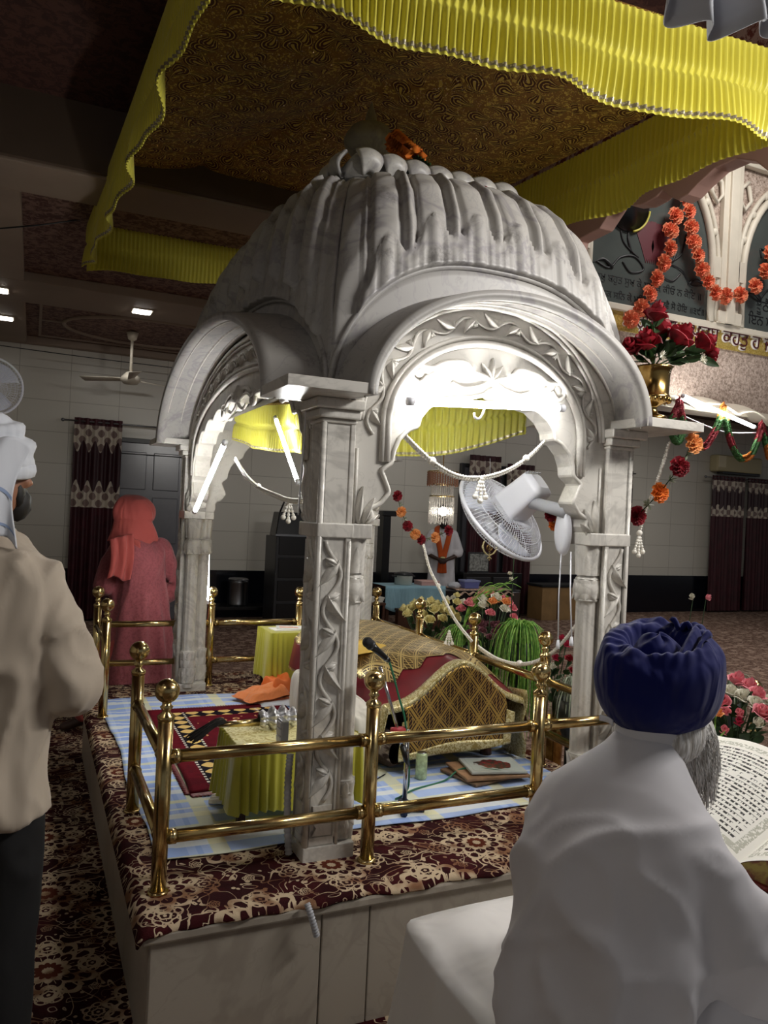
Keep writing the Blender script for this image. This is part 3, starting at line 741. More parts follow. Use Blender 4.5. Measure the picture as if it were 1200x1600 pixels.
# --- arch panels.  local frame: a along the side, b up, d depth inwards
def ell(a, hw, zs, h, p=2.0):
    t = min(1, abs(a) / hw); return zs + h * (1 - t ** p) ** (1 / p)
def build_arch(half, face, name):
    """panel in (a, d, z); half = inner half span between pillars, outer face at d = face (negative)"""
    w = half - .12
    side = [(half, 1.09), (half - .07, 1.135), (half - .085, 1.165), (half - .075, 1.195), (half - .115, 1.215), (half - .145, 1.255), (half - .125, 1.30), (half - .11, 1.33), (half - .15, 1.36)]
    if name == 'front':
        side += [(half - .155, 1.40), (half - .175, 1.445), (half - .21, 1.48), (half - .245, 1.495), (half - .25, 1.525), (half - .28, 1.565), (half - .33, 1.60), (half - .42, 1.615), (half - .46, 1.62), (0.03, 1.635), (0, 1.66)]
    else:
        a0 = half - .15; N = 6; cur = (a0, 1.36)
        for k in range(1, N + 1):
            th = PI / 2 * k / N; nx = (a0 * math.cos(th) if k < N else 0); nz = 1.36 + .33 * math.sin(th) ** .8
            for i in range(1, 7):
                t = i / 6; m_ = math.sin(PI * t)
                side.append((lerp(cur[0], nx, t) + .02 * m_, lerp(cur[1], nz, t) + .03 * m_))
            cur = (nx, nz)
    inner = resample([(-a, 0, z) for a, z in side], 90); inner = inner + [Vector((-p.x, 0, p.z)) for p in inner[::-1][1:]]
    zs, h = 1.5, .50; hw = half + .07
    ol = [(-hw, 0, 1.09), (-hw, 0, 1.3), (-hw, 0, 1.5)] + [(-hw * math.cos(t), 0, zs + h * math.sin(t)) for t in np.linspace(0, PI / 2, 30)][1:]
    outer = resample(ol, 90); outer = outer + [Vector((-p.x, 0, p.z)) for p in outer[::-1][1:]]
    n = len(inner); d0, d1 = face + .03, face + .125
    mb = MB()
    vs = []
    for d in (d0, d1):
        vs += [(p.x, d, p.z) for p in inner] + [(p.x, d, p.z) for p in outer]
    fs = []
    for i in range(n - 1):
        fs.append((i, i + 1, n + i + 1, n + i)); o = 2 * n; fs.append((o + i + 1, o + i, o + n + i, o + n + i + 1)); fs.append((i + 1, i, o + i, o + i + 1))
    mb.add(vs, fs, False)
    ap = mb.build('arch_panel', MAR, pav)
    # lip along the opening
    mb = MB(); mb.tube([(p.x, d0 - .004, p.z) for p in inner[::1]], .009, 6); mb.build('cusped_lip', MAR, ap)
    # mouldings following the arch
    mb = MB()
    for f_, hh, r in ((.97, .478, .012), (.945, .455, .008), (.80, .345, .010), (.765, .322, .014)):
        a_ = half * f_ if name == 'front' else half - half_off(f_)
        P = [(-a_ * math.cos(t), d0 - .006, 1.5 + hh * math.sin(t)) for t in np.linspace(0, PI, 60)]
        P = [(-a_, d0 - .006, 1.36 if f_ < .85 else 1.5)] + P + [(a_, d0 - .006, 1.36 if f_ < .85 else 1.5)]
        mb.tube(P, r, 6)
    mb.build('arch_moulding', MAR, ap)
    # vine band following the arch
    mb = MB(); f_ = .872; a_ = half * f_ if name == 'front' else half - half_off(f_)
    P = [Vector((-a_ * math.cos(t), 0, 1.5 + .40 * math.sin(t))) for t in np.linspace(-.12, PI + .12, 200)]
    Lc = [0]
    for p, q in zip(P, P[1:]): Lc.append(Lc[-1] + (q - p).length)
    def F(a, b, h_):
        b = max(0, min(Lc[-1] - 1e-6, b)); k = int(np.searchsorted(Lc, b, side='right') - 1); k = min(k, len(P) - 2)
        t = (b - Lc[k]) / (Lc[k + 1] - Lc[k]); c = P[k].lerp(P[k + 1], t); tg = (P[k + 1] - P[k]).normalized(); nn = Vector((-tg.z, 0, tg.x))
        q = c + nn * a; return (q.x, d0 - h_ - .001, q.z)
    vine(mb, F, Lc[-1] - .02, .022, .19, .006, .074, .019, .014)
    mb.build('vine_carving', MAR, ap)
    # lotus and scrolls over the crown of the opening
    mb = MB()
    G = lambda a, b, h_: (a, d0 - h_, 1.69 + b)
    for k in range(-2, 3): leaf_relief(mb, G, 0, 0, PI / 2 + k * .62, .075 if k else .085, .018, .016, 0)
    for s in (-1, 1):
        mb.tube([(p[0], d0 - .004, p[2]) for p in cat_rom([(s * .01, 0, 1.69), (s * .05, 0, 1.665), (s * .12, 0, 1.65), (s * .17, 0, 1.665)], 6)], .008, 6)
        mb.tube([(p[0], d0 - .004, p[2]) for p in cat_rom([(s * .09, 0, 1.72), (s * .12, 0, 1.745), (s * .2, 0, 1.735), (s * .25, 0, 1.71), (s * .31, 0, 1.71), (s * .33, 0, 1.67), (s * .3, 0, 1.65), (s * .27, 0, 1.68)], 6)], .010, 6)
        for q in ((.27, 1.70), (.3, 1.69), (.255, 1.675)): mb.sphere((s * q[0], d0, q[1]), .026, 10, 6, sc=(1, .4, 1))
        # foliate brackets standing on the pillar blocks
        e = half - .03
        for aa, bb, an, L, W in ((e, 1.14, PI / 2, .13, .02), (e - .02, 1.14, PI / 2 + .3, .10, .016), (e - .03, 1.135, PI / 2 + .75, .06, .014)):
            leaf_relief(mb, lambda a, b, h_: (s * a, d0 - h_, b), aa, bb, an, L, W, .02, .1)
        mb.tube([(s * (e + .012), d0 - .001, 1.14), (s * (e + .012), d0 - .001, 1.40)], .006, 6)
        mb.tube([(s * q[0], d0 - .006, q[1]) for q in ((half - .055, 1.16), (half - .06, 1.185), (half - .078, 1.185), (half - .08, 1.165), (half - .065, 1.155))], .008, 6)
    mb.build('scroll_carving', MAR, ap)
    return ap
def half_off(f): return (1 - f) * .543
af = build_arch(HX - .12, -HY, 'front')
for ob in [af]:
    q = ob.copy(); COL.objects.link(q); q.parent = pav; q.scale = (1, -1, 1)
    for ch in list(ob.children): c = ch.copy(); COL.objects.link(c); c.parent = q
al = build_arch(HY - .12, -HX, 'side'); al.rotation_euler = (0, 0, -PI / 2)
q = al.copy(); COL.objects.link(q); q.parent = pav; q.rotation_euler = (0, 0, PI / 2)
for ch in list(al.children): c = ch.copy(); COL.objects.link(c); c.parent = q
# --- hoods (curved eaves)
def build_hood(half, face, a_out, a_in, b_out, b_in):
    OV = .185; mb = MB(); n = 64
    def fn(u, v):
        t = PI * u; a = lerp(a_in, a_out, v); b = lerp(b_in, b_out, v); d = lerp(face + .05, face - OV, v)
        return (-a * math.cos(t), d, 1.555 + b * math.sin(t))
    mb.grid(fn, n, 6)
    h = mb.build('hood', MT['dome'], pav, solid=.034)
    mb = MB()                                     # moulded inner rim
    for v_, r in ((.80, .004), (.42, .006), (.12, .014)):
        mb.tube([Vector(fn(u, v_)) - Vector((0, 0, .018)) for u in np.linspace(0.01, .99, 70)], r, 6)
    mb.build('hood_moulding', MAR, h)
    return h
hf = build_hood(HX, -HY, .565, .612, .395, .425)
q = hf.copy(); COL.objects.link(q); q.parent = pav; q.scale = (1, -1, 1)
for ch in hf.children: c = ch.copy(); COL.objects.link(c); c.parent = q
hl = build_hood(HY, -HX, 1.21, 1.275, .465, .485); hl.rotation_euler = (0, 0, -PI / 2)
q = hl.copy(); COL.objects.link(q); q.parent = pav; q.rotation_euler = (0, 0, PI / 2)
for ch in hl.children: c = ch.copy(); COL.objects.link(c); c.parent = q
# --- corner slabs of the cornice
mb = MB(); OV = .185
x0, y0 = -HX - OV, -HY - OV
mb.prism([(x0, y0), (-.56, y0), (-.56, y0 + OV + .02), (-.52, -HY + .16), (-HX + .16, -HY + .16), (-HX + .02, -1.205), (x0, -1.205)], lambda a, b: (a, b, 1.555), lambda a, b: (a, b, 1.59))
s0 = mb.build('corner_slab', MAR, pav, bevel=.004)
for sx, sy in ((-1, 1), (1, -1), (1, 1)):
    q = s0.copy(); COL.objects.link(q); q.parent = pav; q.scale = (-sx, -sy, 1)
# --- dome
TT = [0, .02, .08, .15, .25, .35, .42]; ZZ = [1.6, 1.83, 2.07, 2.25, 2.42, 2.52, 2.57]
def zr(t): return float(np.interp(t, TT, ZZ))
tt = np.linspace(0, .42, 200); zz = np.array([zr(t) for t in tt]); ker = np.ones(9) / 9
zs_ = np.concatenate([zz[:4], np.convolve(zz, ker, 'valid'), zz[-4:]])
def zr(t): return float(np.interp(t, tt, zs_))
def liftc(u): return .49 * max(0, 1 - abs(u) ** 2.6) ** .6
def dome_face(half, face, npan):
    """face of the dome in (a, d, z): half span, outer d"""
    W = .145 if half < 1 else .075
    def base(u, s):
        t = .42 * s ** 1.8; k = 1 - t
        return Vector((u * half * k, face * k + .02 * k, zr(t) + liftc(u) * max(0, 1 - t / .42) ** 1.8))
    def fn(U, s):
        u = U * 2 - 1; p = base(u, s)
        e = 1e-3; du = base(min(1, u + e), s) - base(max(-1, u - e), s); ds = base(u, min(1, s + e)) - base(u, max(0, s - e))
        n = du.cross(ds); n = n.normalized() if n.length > 1e-12 else Vector((0, -1, 0))
        if n.y > 0 and abs(n.y) > .05: n = -n
        if n.z < -.05: n = -n
        au = abs(u); d = 0
        if au > 1 - W: d = .004 * sm(1, 1 - W * .2, au)
        else:
            q = (u + 1 - W) / (2 - 2 * W) * npan; f = q - math.floor(q)
            dist = min(f, 1 - f)
            kk = 1.0 if npan == 6 else 2.3
            bul = math.sin(PI * f) ** .6 * .024 * kk
            rib = .032 * kk * math.exp(-(dist / .085) ** 2) if 0 < round(q) < npan else 0
            gro = -.016 * kk * math.exp(-((dist - .17) / .05) ** 2)
            d = bul + rib + gro
            # leaf skirt along the foot
            lt = .165 + .04 * math.cos(2 * PI * (q - .5)) - .06 * (abs(u) ** 3)
            fr = (q * 1.0) % 1
            if s < lt:
                lf = abs(math.sin(PI * (q * 3))) ; d = max(d, 0) * .3 + .030 + .010 * lf - .006
                d *= 1 if s < lt - .03 else .9
            edge = sm(lt, lt - .012, s)
        d *= sm(1, .93, s) * sm(-.02, .03, s) * (1 if au < 1 - W else 1)
        return p + n * d
    return fn
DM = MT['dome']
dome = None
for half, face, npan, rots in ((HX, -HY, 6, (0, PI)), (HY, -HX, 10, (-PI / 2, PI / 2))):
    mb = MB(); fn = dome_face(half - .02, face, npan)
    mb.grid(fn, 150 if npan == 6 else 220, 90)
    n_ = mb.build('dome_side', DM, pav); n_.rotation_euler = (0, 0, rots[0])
    # collar wall between hood and dome
    mb = MB()
    hh = half - .02; ha_, hb_ = (.612, .425) if npan == 6 else (1.275, .485)
    mb.grid(lambda U, v: ((U * 2 - 1) * hh, face + .022 - .004 * (1 - v), lerp(max(1.585, (1.555 + hb_ * math.sqrt(max(0, 1 - ((U * 2 - 1) * hh / ha_) ** 2)) - .012) if abs((U * 2 - 1) * hh) < ha_ else 1.585), max(1.59, 1.6 + liftc(U * 2 - 1)), v)), 160, 4)
    col = mb.build('collar_wall', MT['dome'], n_, solid=.012)
    mb = MB(); mb.tube([((U * 2 - 1) * hh, face + .016, 1.6 + liftc(U * 2 - 1)) for U in np.linspace(0, 1, 81)], .012, 6); mb.build('collar_bead', DM, n_)
    # petals along the upper rim
    mb = MB(); k = .58; cnt = 7 if npan == 6 else 13
    for i in range(cnt):
        a = lerp(-half * k, half * k, (i + .5) / cnt); w = half * k / cnt
        def pf(u, v, a=a, w=w):
            s = (v - .5) * 2; x = a + s * w * 1.05 * math.cos(u * 1.1); r = .05 * math.sin(u * PI * .95) * (1 - .35 * s * s)
            return (x, face * k - .02 - r - .008, 2.665 - .10 * u + .018 * (1 - s * s))
        mb.grid(pf, 8, 8)
    mb.build('rim_petals', DM, n_, solid=.012)
    q = n_.copy(); COL.objects.link(q); q.parent = pav; q.rotation_euler = (0, 0, rots[1])
    for ch in list(n_.children): c = ch.copy(); COL.objects.link(c); c.parent = q
mb = MB(); k = .6
rg = []
for f, z in ((1, 2.57), (1, 2.64), (.75, 2.76), (.45, 2.88), (.18, 2.97)):
    a, b = HX * k * f, HY * k * f; rg.append([(-a, -b, z), (a, -b, z), (a, b, z), (-a, b, z)])
mb.loft(rg); cap = mb.build('dome_cap', DM, pav)
mb = MB(); mb.lathe([(.0, 2.93), (.10, 2.95), (.12, 2.99), (.09, 3.01), (.075, 3.03), (.105, 3.06), (.135, 3.10), (.138, 3.125), (.132, 3.135), (.128, 3.15), (.10, 3.19), (.05, 3.215), (.03, 3.23), (.028, 3.26), (.014, 3.30), (.0, 3.34)], 36)
mb.build('finial', MT['dome'], pav)
# the vaulted inside
mb = MB(); mb.grid(lambda u, v: ((u * 2 - 1) * (HX - .1), (v * 2 - 1) * (HY - .1), 1.66 + .45 * (1 - (u * 2 - 1) ** 2) * (1 - (v * 2 - 1) ** 2)), 16, 20, flip=True)
mb.build('inner_vault', plain('grey_vault_plaster', 'A9A8A4', .6), pav)
# ------------------------------------------------------------ tube lights in the arches
def tube_light(a, b, label, r=.013):
    a = Vector(a); b = Vector(b); t = thing('tube_light', label, 'tube light', tuple((a + b) / 2))
    d = (b - a).normalized(); mb = MB(); mb.tube([a + d * .02, b - d * .02], r, 12); wchild(mb, 'glass_tube', MT['tube'], t)
    mb = MB(); mb.tube([a, a + d * .025], r * 1.15, 12); mb.tube([b - d * .025, b], r * 1.15, 12); wchild(mb, 'end_cap', MT['white_plastic'], t)
    return t
tube_light((0.7693, 0.0250, 1.5712), (1.4328, 0.0250, 1.6118), 'lit white tube light hung level across the front arch')
tube_light((0.4780, 1.5131, 1.5052), (0.4780, 2.2395, 1.1368), 'lit slanted tube light up the far haunch of the left arch')
tube_light((0.6600, 2.7419, 1.1359), (0.6600, 2.6472, 0.5405), 'lit upright tube light standing against the far left pillar')
tube_light((0.6600, 1.2653, 1.6219), (0.6600, 0.8569, 1.2920), 'thin lit slanted tube light on the near haunch of the left arch', .009)
mb = MB(); mb.tube(cat_rom([(1.0778, 0.0200, 1.5905), (1.0764, 0.0200, 1.5671), (1.0591, 0.0200, 1.5377), (1.0402, 0.0200, 1.5406), (1.0367, 0.0200, 1.5564)], 6), .004, 6); tag(mb.build('wire_hook', MT['white_plastic']), 'small white wire hook hanging from the middle of the front tube light', 'hook')
# ------------------------------------------------------------ plinth
PX0, PX1, PY0, PY1 = -.072, 1.96, -.2, 2.80
pl = thing('plinth', 'marble faced platform with an overhanging slab edge that carries the pavilion', 'platform', ((PX0 + PX1) / 2, (PY0 + PY1) / 2, FZ))
mb = MB(); mb.box((PX0 + .025, PY0 + .025, FZ), (PX1 - .025, PY1 - .025, -.045)); wchild(mb, 'platform_body', MT['plinth'], pl)
mb = MB(); mb.box((PX0, PY0, -.045), (PX1, PY1, -.012)); wchild(mb, 'slab_edge', MT['plinth'], pl, bevel=.008)
for x0, x1 in ((PX0 + .028, .46), (.465, .62), (.624, 1.25), (1.254, PX1 - .028)):
    mb = MB(); mb.box((x0, PY0 + .016, FZ), (x1, PY0 + .026, -.046)); wchild(mb, 'face_panel', MT['plinth'], pl, bevel=.003)
# figured carpet laid over the plinth, its edge rumpled over the slab
def cy_edge(x): return PY0 - .004 + .006 * math.sin(x * 23) + .004 * math.sin(x * 51 + 1)
def carp(u, v):
    x = lerp(PX0 - .012, PX1 + .012, u); y = lerp(cy_edge(x), PY1 + .01, v)
    z = .004 * math.sin(x * 17 + y * 9) * sm(.12, 0, v) + .002
    e = min(1, (y - cy_edge(x)) / .03); f = min(1, (x - PX0 + .012) / .03)
    z -= .014 * (1 - e) ** 2 + .03 * (1 - f) ** 2
    return (x, y, z)
mb = MB(); mb.grid(carp, 140, 160); tag(mb.build('plinth_carpet', MT['carpet'], solid=.008), 'maroon and beige figured carpet covering the top of the marble plinth', 'carpet')
# blue plaid sheet
def sheet(u, v):
    fx = .03 + .012 * math.sin(v * 9) + (.02 * math.sin(v * 5)); x = lerp(.02 + .01 * math.sin(v * 14), 1.86, u)
    y = lerp(.20 + .035 * sm(.25, .4, u) - .01 * math.sin(u * 14), 2.40 + .02 * math.sin(u * 8), v)
    if x > .4: pass
    return (x, y, .0130 + .002 * math.sin(x * 13 + y * 8) + .003 * noise.noise((x * 3, y * 3, 0)) + (.004 if u < .04 else 0) * math.sin(v * 60))
mb = MB(); mb.grid(sheet, 100, 100); tag(mb.build('plaid_sheet', MT['plaid'], solid=.003), 'light blue plaid sheet spread over the carpet inside the pavilion', 'sheet')
# ------------------------------------------------------------ brass railing, post by post
BR = MT['brass']
HB, H1, H2, RP, RB = .615, .4142, .1709, .0235, .037
X = [0, .685, 1.365, 1.877]; Y = [0, .669, 2.05, 2.682]; YR = [0, .672, 1.329, 1.998, 2.682]
def post(parent, x, y):
    mb = MB(); mb.tube([(x, y, 0.004), (x, y, .53)], RP, 16); mb.lathe([(RP + .008, .004), (RP + .008, .012), (RP, .016)], 20, M=T(x, y, 0))
    mb.lathe([(RP, .525), (RP + .003, .53), (RP + .003, .54), (.013, .55), (.012, .556), (.02, .566), (.014, .572), (.014, .585)], 16, M=T(x, y, 0)); p = wchild(mb, 'post', BR, parent)
    mb = MB(); mb.sphere((x, y, HB), RB, 24, 16); q = mb
    off = Vector(parent.location); q.v = [(a[0] - off.x, a[1] - off.y, a[2] - off.z) for a in q.v]; q.build('ball_finial', BR, p)
def rail(parent, a, b, z):
    a = Vector((a[0], a[1], z)); b = Vector((b[0], b[1], z)); mb = MB(); mb.tube([a, b], .0195, 14)
    d = (b - a).normalized()
    mb.tube([a + d * (RP + .0), a + d * (RP + .022)], .0225, 14); mb.tube([b - d * (RP + .022), b - d * RP], .0225, 14)
    wchild(mb, 'rail', BR, parent)
def railing(label, pts, posts):
    t = thing('brass_railing', label, 'railing', (pts[0][0], pts[0][1], 0), 0)
    for k in posts: post(t, *pts[k])
    for a, b in zip(pts, pts[1:]):
        for z in (H1, H2): rail(t, a, b, z)
    return t
railing('brass railing along the front of the plinth, in front of the carved near pillar', [(x, 0) for x in X], [0, 1, 2, 3])
railing('short brass railing at the near left side of the plinth, by the corner post', [(0, 0), (0, Y[1])], [1])
railing('short brass railing at the far left side of the plinth, beside the woman in coral', [(0, Y[2]), (0, Y[3])], [0, 1])
railing('brass railing along the back of the plinth', [(0, Y[3]), (.70, Y[3]), (1.3, Y[3]), (X[3], Y[3])], [1, 2, 3])
railing('brass railing along the right side of the plinth, in front of the flowers', [(X[3], y) for y in YR], [1, 2, 3])
# a further brass post beyond the pink roses
t = thing('brass_post', 'single brass post with ball beyond the pink and cream roses at right', 'post', (3.0, .35, FZ))
bp_ = (2.6896, 0.1573, 0.4581)
t.location = (bp_[0], bp_[1], FZ)
mb = MB(); mb.tube([(0, 0, 0), (0, 0, bp_[2] - FZ - .03)], .018, 12); mb.lathe([(.06, 0), (.06, .012), (.02, .02)], 16); q = mb.build('post', BR, t)
mb = MB(); mb.sphere((0, 0, bp_[2] - FZ), .03, 18, 12); mb.build('ball_finial', BR, q)

# ------------------------------------------------------------ canopies of yellow cloth
def frill(mb, A, B, h, pleat, amp, drop, wav, tiers=3, out=(0, -1, 0), seed=0, rows=18, lmb=None):
    A = Vector(A); B = Vector(B); L = (B - A).length; n = int(L / pleat) * 6; out = Vector(out); rr = random.Random(seed)
    ph = [rr.uniform(0, 6) for _ in range(4)]
    def fn(u, v):
        p = A.lerp(B, u); s = u * L
        z = -h * v - drop * 4 * u * (1 - u) * (.35 + .65 * v)
        z += wav * .35 * math.sin(s * 6.0 + ph[0]) * v + wav * .25 * math.sin(s * 11 + ph[1]) * v
        o = amp * math.sin(2 * PI * s / pleat + .8 * math.sin(s * 3 + ph[2]) + 1.3 * math.sin(s * 9.0)) * (.25 + .75 * abs(math.sin(PI * min(1, v * .999) * tiers)) ** .5)
        o += wav * math.sin(s * 8 + ph[2]) * v ** 2 + wav * .6 * math.sin(s * 15 + ph[3]) * v ** 3
        for k in range(1, tiers): o -= .010 * math.exp(-((v - k / tiers) / .02) ** 2)
        return p + out * (o + .004) + Vector((0, 0, z))
    mb.grid(fn, n, rows)
    if lmb is not None: lmb.grid(lambda u, v: Vector(fn(u, .93 + .04 * v)) - out * -.003, n, 2)
    return fn
def canopy(name, label, cor, ctr, h, pleat, amp, drops, wav, cloth_, lin, tiers, parent=None):
    NL, NR, FR, FL = [Vector(c) for c in cor]; c0 = sum((NL, NR, FR, FL), Vector()) / 4
    t = thing(name, label, 'canopy', (c0.x, c0.y, c0.z))
    ctr = Vector(ctr)
    mb = MB()
    def top(u, v):
        p = NL.lerp(NR, u).lerp(FL.lerp(FR, u), v); a = abs(u * 2 - 1); b = abs(v * 2 - 1)
        m_ = max(a, b); k = (1 - m_) ; base = NL.lerp(NR, .5).lerp(FL.lerp(FR, .5), .5)
        p = p + (ctr - base) * k ** 1.15
        sagz = -.05 * math.sin(PI * k) * (1 - min(a, b) / max(m_, 1e-3) * .9)
        rip = .012 * noise.noise((p.x * 4, p.y * 4, 0)) + .02 * math.exp(-(abs(a - b) / .04) ** 2) * math.sin(PI * k)
        return p + Vector((0, 0, (sagz + rip) * (1 if k > .01 else 0)))
    mb.grid(top, 80, 100); wchild(mb, 'patterned_lining', lin, t)
    for (A, B, o, sd) in ((NL, NR, (0, -1, 0), 1), (NR, FR, (1, 0, 0), 2), (FR, FL, (0, 1, 0), 3), (FL, NL, (-1, 0, 0), 4)):
        mb = MB(); lm = MB(); frill(mb, A, B, h, pleat, amp, drops[sd - 1], wav, tiers, o, sd, lmb=lm)
        f = wchild(mb, 'pleated_frill', cloth_, t)
        off = Vector(t.location); lm.v = [(a[0] - off.x, a[1] - off.y, a[2] - off.z) for a in lm.v]; lm.build('lace_border', MT['lace'], f)
    return t
canopy('cloth_canopy', 'large yellow canopy with pleated frill and gold paisley underside hung over the pavilion', [(.06, .18, 3.25), (2.34, -.10, 3.17), (2.2, 3.75, 3.42), (-.10, 3.82, 3.25)], (1.12, 1.36, 3.42), .36, .032, .013, (.03, .06, .02, .05), .026, MT['yellow'], MT['paisley'], 2)
canopy('inner_canopy', 'small yellow frilled canopy hung inside the pavilion under its vault', [(.72, .62, 1.64), (1.66, .62, 1.80), (1.62, 2.32, 1.84), (.72, 2.32, 1.80)], (1.2, 1.5, 1.90), .22, .035, .010, (.055, .03, .05, .03), .012, MT['yellow2'], MT['paisley2'], 2)
# corner of a white cloth hanging at top right
mb = MB(); wc = (1.1148, -1.0003, 2.5166)
def wf(u, v):
    x = (u - .5) * .34; low = .05 + .05 * abs(math.sin(u * 4.6)) ** .5 + .05 * u
    return (wc[0] + x * .9 + .01, wc[1] - x * .35 + .04 * math.sin(u * 19) * v + .02 * math.sin(v * 7 + u * 5), wc[2] + .7 - (.7 + low) * v)
mb.grid(wf, 60, 20); tag(mb.build('white_cloth', MT['headcloth'], solid=.003), 'white cloth hanging down at the top right corner, in front of the yellow frill', 'cloth')
ZS = .0165          # top of the sheet
# ------------------------------------------------------------ prayer rug with fringe
t = thing('prayer_rug', 'maroon prayer rug with yellow and black border on the plaid sheet, under the yellow table', 'rug', (.62, 1.4, ZS + .002))
mb = MB(); mb.grid(lambda u, v: (lerp(-.39, .39, u) + .012 * math.sin(v * 7), lerp(-.66, .66, v) + .012 * math.sin(u * 9), .003 + .003 * noise.noise((u * 4, v * 4, 3))), 40, 50)
rg_ = mb.build('woven_field', None, t, solid=.005)
m = Mat('prayer_rug_weave', rough=.95, spec=.1); x, y, z = m.xyz(); bx = x.abs(); by = y.abs()
inb = bx.gt(.20) * bx.lt(.30) * by.lt(.58); inb2 = by.gt(.48) * by.lt(.58) * bx.lt(.30)
zig = ((y * 70).sin() + (x * 70).sin()).gt(.2); lines = ((bx - .205).abs().lt(.006)).max((bx - .295).abs().lt(.006)) * by.lt(.58)
c = m.mix(m.noise(12, 2).ss(.45, .55) * .5, hx('62101E'), hx('480C18')); c = m.mix(inb.max(inb2), c, hx('16101A')); c = m.mix(inb.max(inb2) * zig, c, hx('DDBB74'))
c = m.mix(lines * (y * 190).sin().gt(0), c, hx('DDD6CA')); fl = m.voro(15); c = m.mix((fl - .22).abs().lt(.07) * bx.lt(.17) * by.lt(.46), c, hx('C79A66')); c = m.mix(fl.lt(.09) * bx.lt(.17) * by.lt(.46), c, hx('141018'))
m.color(c); m.bump(m.noise(200, 2), .5, .004); rg_.data.materials.append(m.m)
mb = MB()
for s in (-1, 1):
    mb.grid(lambda u, v: (lerp(-.39, .39, u), s * (.66 + (.02 + .018 * abs(math.sin(u * 160))) * v), .003 * (1 - v)), 160, 2)
mb.grid(lambda u, v: (-.39 - (.012 + .012 * abs(math.sin(u * 190))) * v, lerp(-.66, .66, u), .003 * (1 - v)), 200, 2)
mb.build('fringe', MT['maroon_satin'], t, solid=.002)
# ------------------------------------------------------------ low tables under gathered yellow skirts
def skirt_table(label, x0, x1, y0, y1, zt, zb, topmat, cl, seed):
    t = thing('low_table', label, 'table', ((x0 + x1) / 2, (y0 + y1) / 2, ZS))
    a, b = (x1 - x0) / 2, (y1 - y0) / 2; zt -= ZS; zb -= ZS
    per = [(-a, -b), (a, -b), (a, b), (-a, b)]; L = [2 * a, 2 * b, 2 * a, 2 * b]; tot = sum(L)
    def pt(s):
        s = (s % 1) * tot
        for k in range(4):
            if s <= L[k] + 1e-9:
                p, q = per[k], per[(k + 1) % 4]; f = s / L[k]; n = ((q[1] - p[1]) / L[k], -(q[0] - p[0]) / L[k]); return lerp(p[0], q[0], f), lerp(p[1], q[1], f), n
            s -= L[k]
        return per[0][0], per[0][1], (0, -1)
    def fn(u, v):
        x, y, n = pt(u); o = .004 + .016 * v + (.008 + .010 * v) * math.sin(u * tot / .034 * 2 * PI + seed) * (.5 + .5 * math.sin(u * 23 + seed)) + .006 * v * math.sin(u * 40)
        return (x + n[0] * o, y + n[1] * o, lerp(zt, zb, v) + .006 * v * math.sin(u * 31))
    mb = MB(); mb.grid(fn, int(tot / .034) * 6, 12, cu=True); mb.build('gathered_skirt', cl, t)
    mb = MB(); mb.box((-a, -b, zt - .012), (a, b, zt)); mb.build('table_top', topmat, t, bevel=.004)
    for sx in (-1, 1):
        for sy in (-1, 1):
            mb = MB(); mb.box((sx * (a - .03) - .014, sy * (b - .03) - .014, 0), (sx * (a - .03) + .014, sy * (b - .03) + .014, zt - .01)); mb.build('leg', MT['wood'], t)
    return t
m = Mat('gold_net_cloth', rough=.5); m.color(m.mix((m.noise(26, 4, dist=1.5) - .5).abs().lt(.06), hx('C8B86A'), hx('F0E8B0'))); m.set('Metallic', .15); MT['net'] = m.m
skirt_table('low table with gathered yellow skirt and gold net top, close behind the near carved pillar', .315, .80, .35, .62, .32, .075, MT['net'], MT['yellow2'], 1)
skirt_table('small yellow skirted table with papers on it, beyond the near carved pillar', 1.0, 1.32, 2.30, 2.6, .40, .10, MT['yellow2'], MT['yellow2'], 2)
# papers on the far table
for k, (dx, dy, rz, lb) in enumerate(((0, 0, .1, 'white sheet of paper, undermost on the far yellow table'), (.04, .02, -.25, 'white booklet with orange print lying on top of the papers on the far yellow table'))):
    t = thing('paper_booklet', lb, 'paper', (1.13 + dx, 2.44 + dy, .4005 + k * .006), rz)
    mb = MB(); mb.box((-.09, -.065, 0), (.09, .065, .005)); mb.build('cover', plain('paper_%d' % k, 'E8E6E0', .7), t)
    if k:
        mb = MB(); mb.box((-.07, -.03, .0051), (.05, -.01, .0056)); mb.box((-.07, .01, .0051), (.02, .02, .0056)); mb.build('print', MT['p_orange'], t)
# fly whisk with silver handle and bound white hair across the near table
t = thing('fly_whisk', 'ceremonial whisk with silver bound head and cream hair lying on the gold net table', 'whisk', (.42, .53, .32))
mb = MB()
for k in range(90):
    a = random.uniform(-.5, .5); r = random.uniform(0, 1); p = [(-.10, .0, .03), (-.13, .03 * a, .035 + .02 * r), (-.17 - .02 * r, .07 * a, .022), (-.21 - .04 * r, .12 * a, .0 - .02 * r)]
    mb.tube(cat_rom(p, 4), .0022, 4)
o = mb.build('hair_tuft', plain('black_white_hair', '1A1614', .7, 0, .9, 60), t); tag(o, kind='stuff')
mb = MB(); mb.tube([(-.14, 0, .03), (.02, 0, .03)], [.010, .016], 12); mb.build('gold_handle', MT['brass'], t)
mb = MB(); mb.grid(lambda u, v: ((.02 + .17 * v), (.035 + .012 * math.sin(v * 25) + .006 * math.sin(u * 62)) * math.sin(PI * (.12 + .8 * v)) ** .6 * math.cos(u * 2 * PI), .042 + (.035 + .012 * math.sin(v * 25) + .006 * math.sin(u * 62)) * math.sin(PI * (.12 + .8 * v)) ** .6 * math.sin(u * 2 * PI)), 40, 30, cu=True)
mb.build('silver_head', plain('crinkled_silver_foil', 'D8D8DC', .3, .85, .2, 60, .8, 120), t)
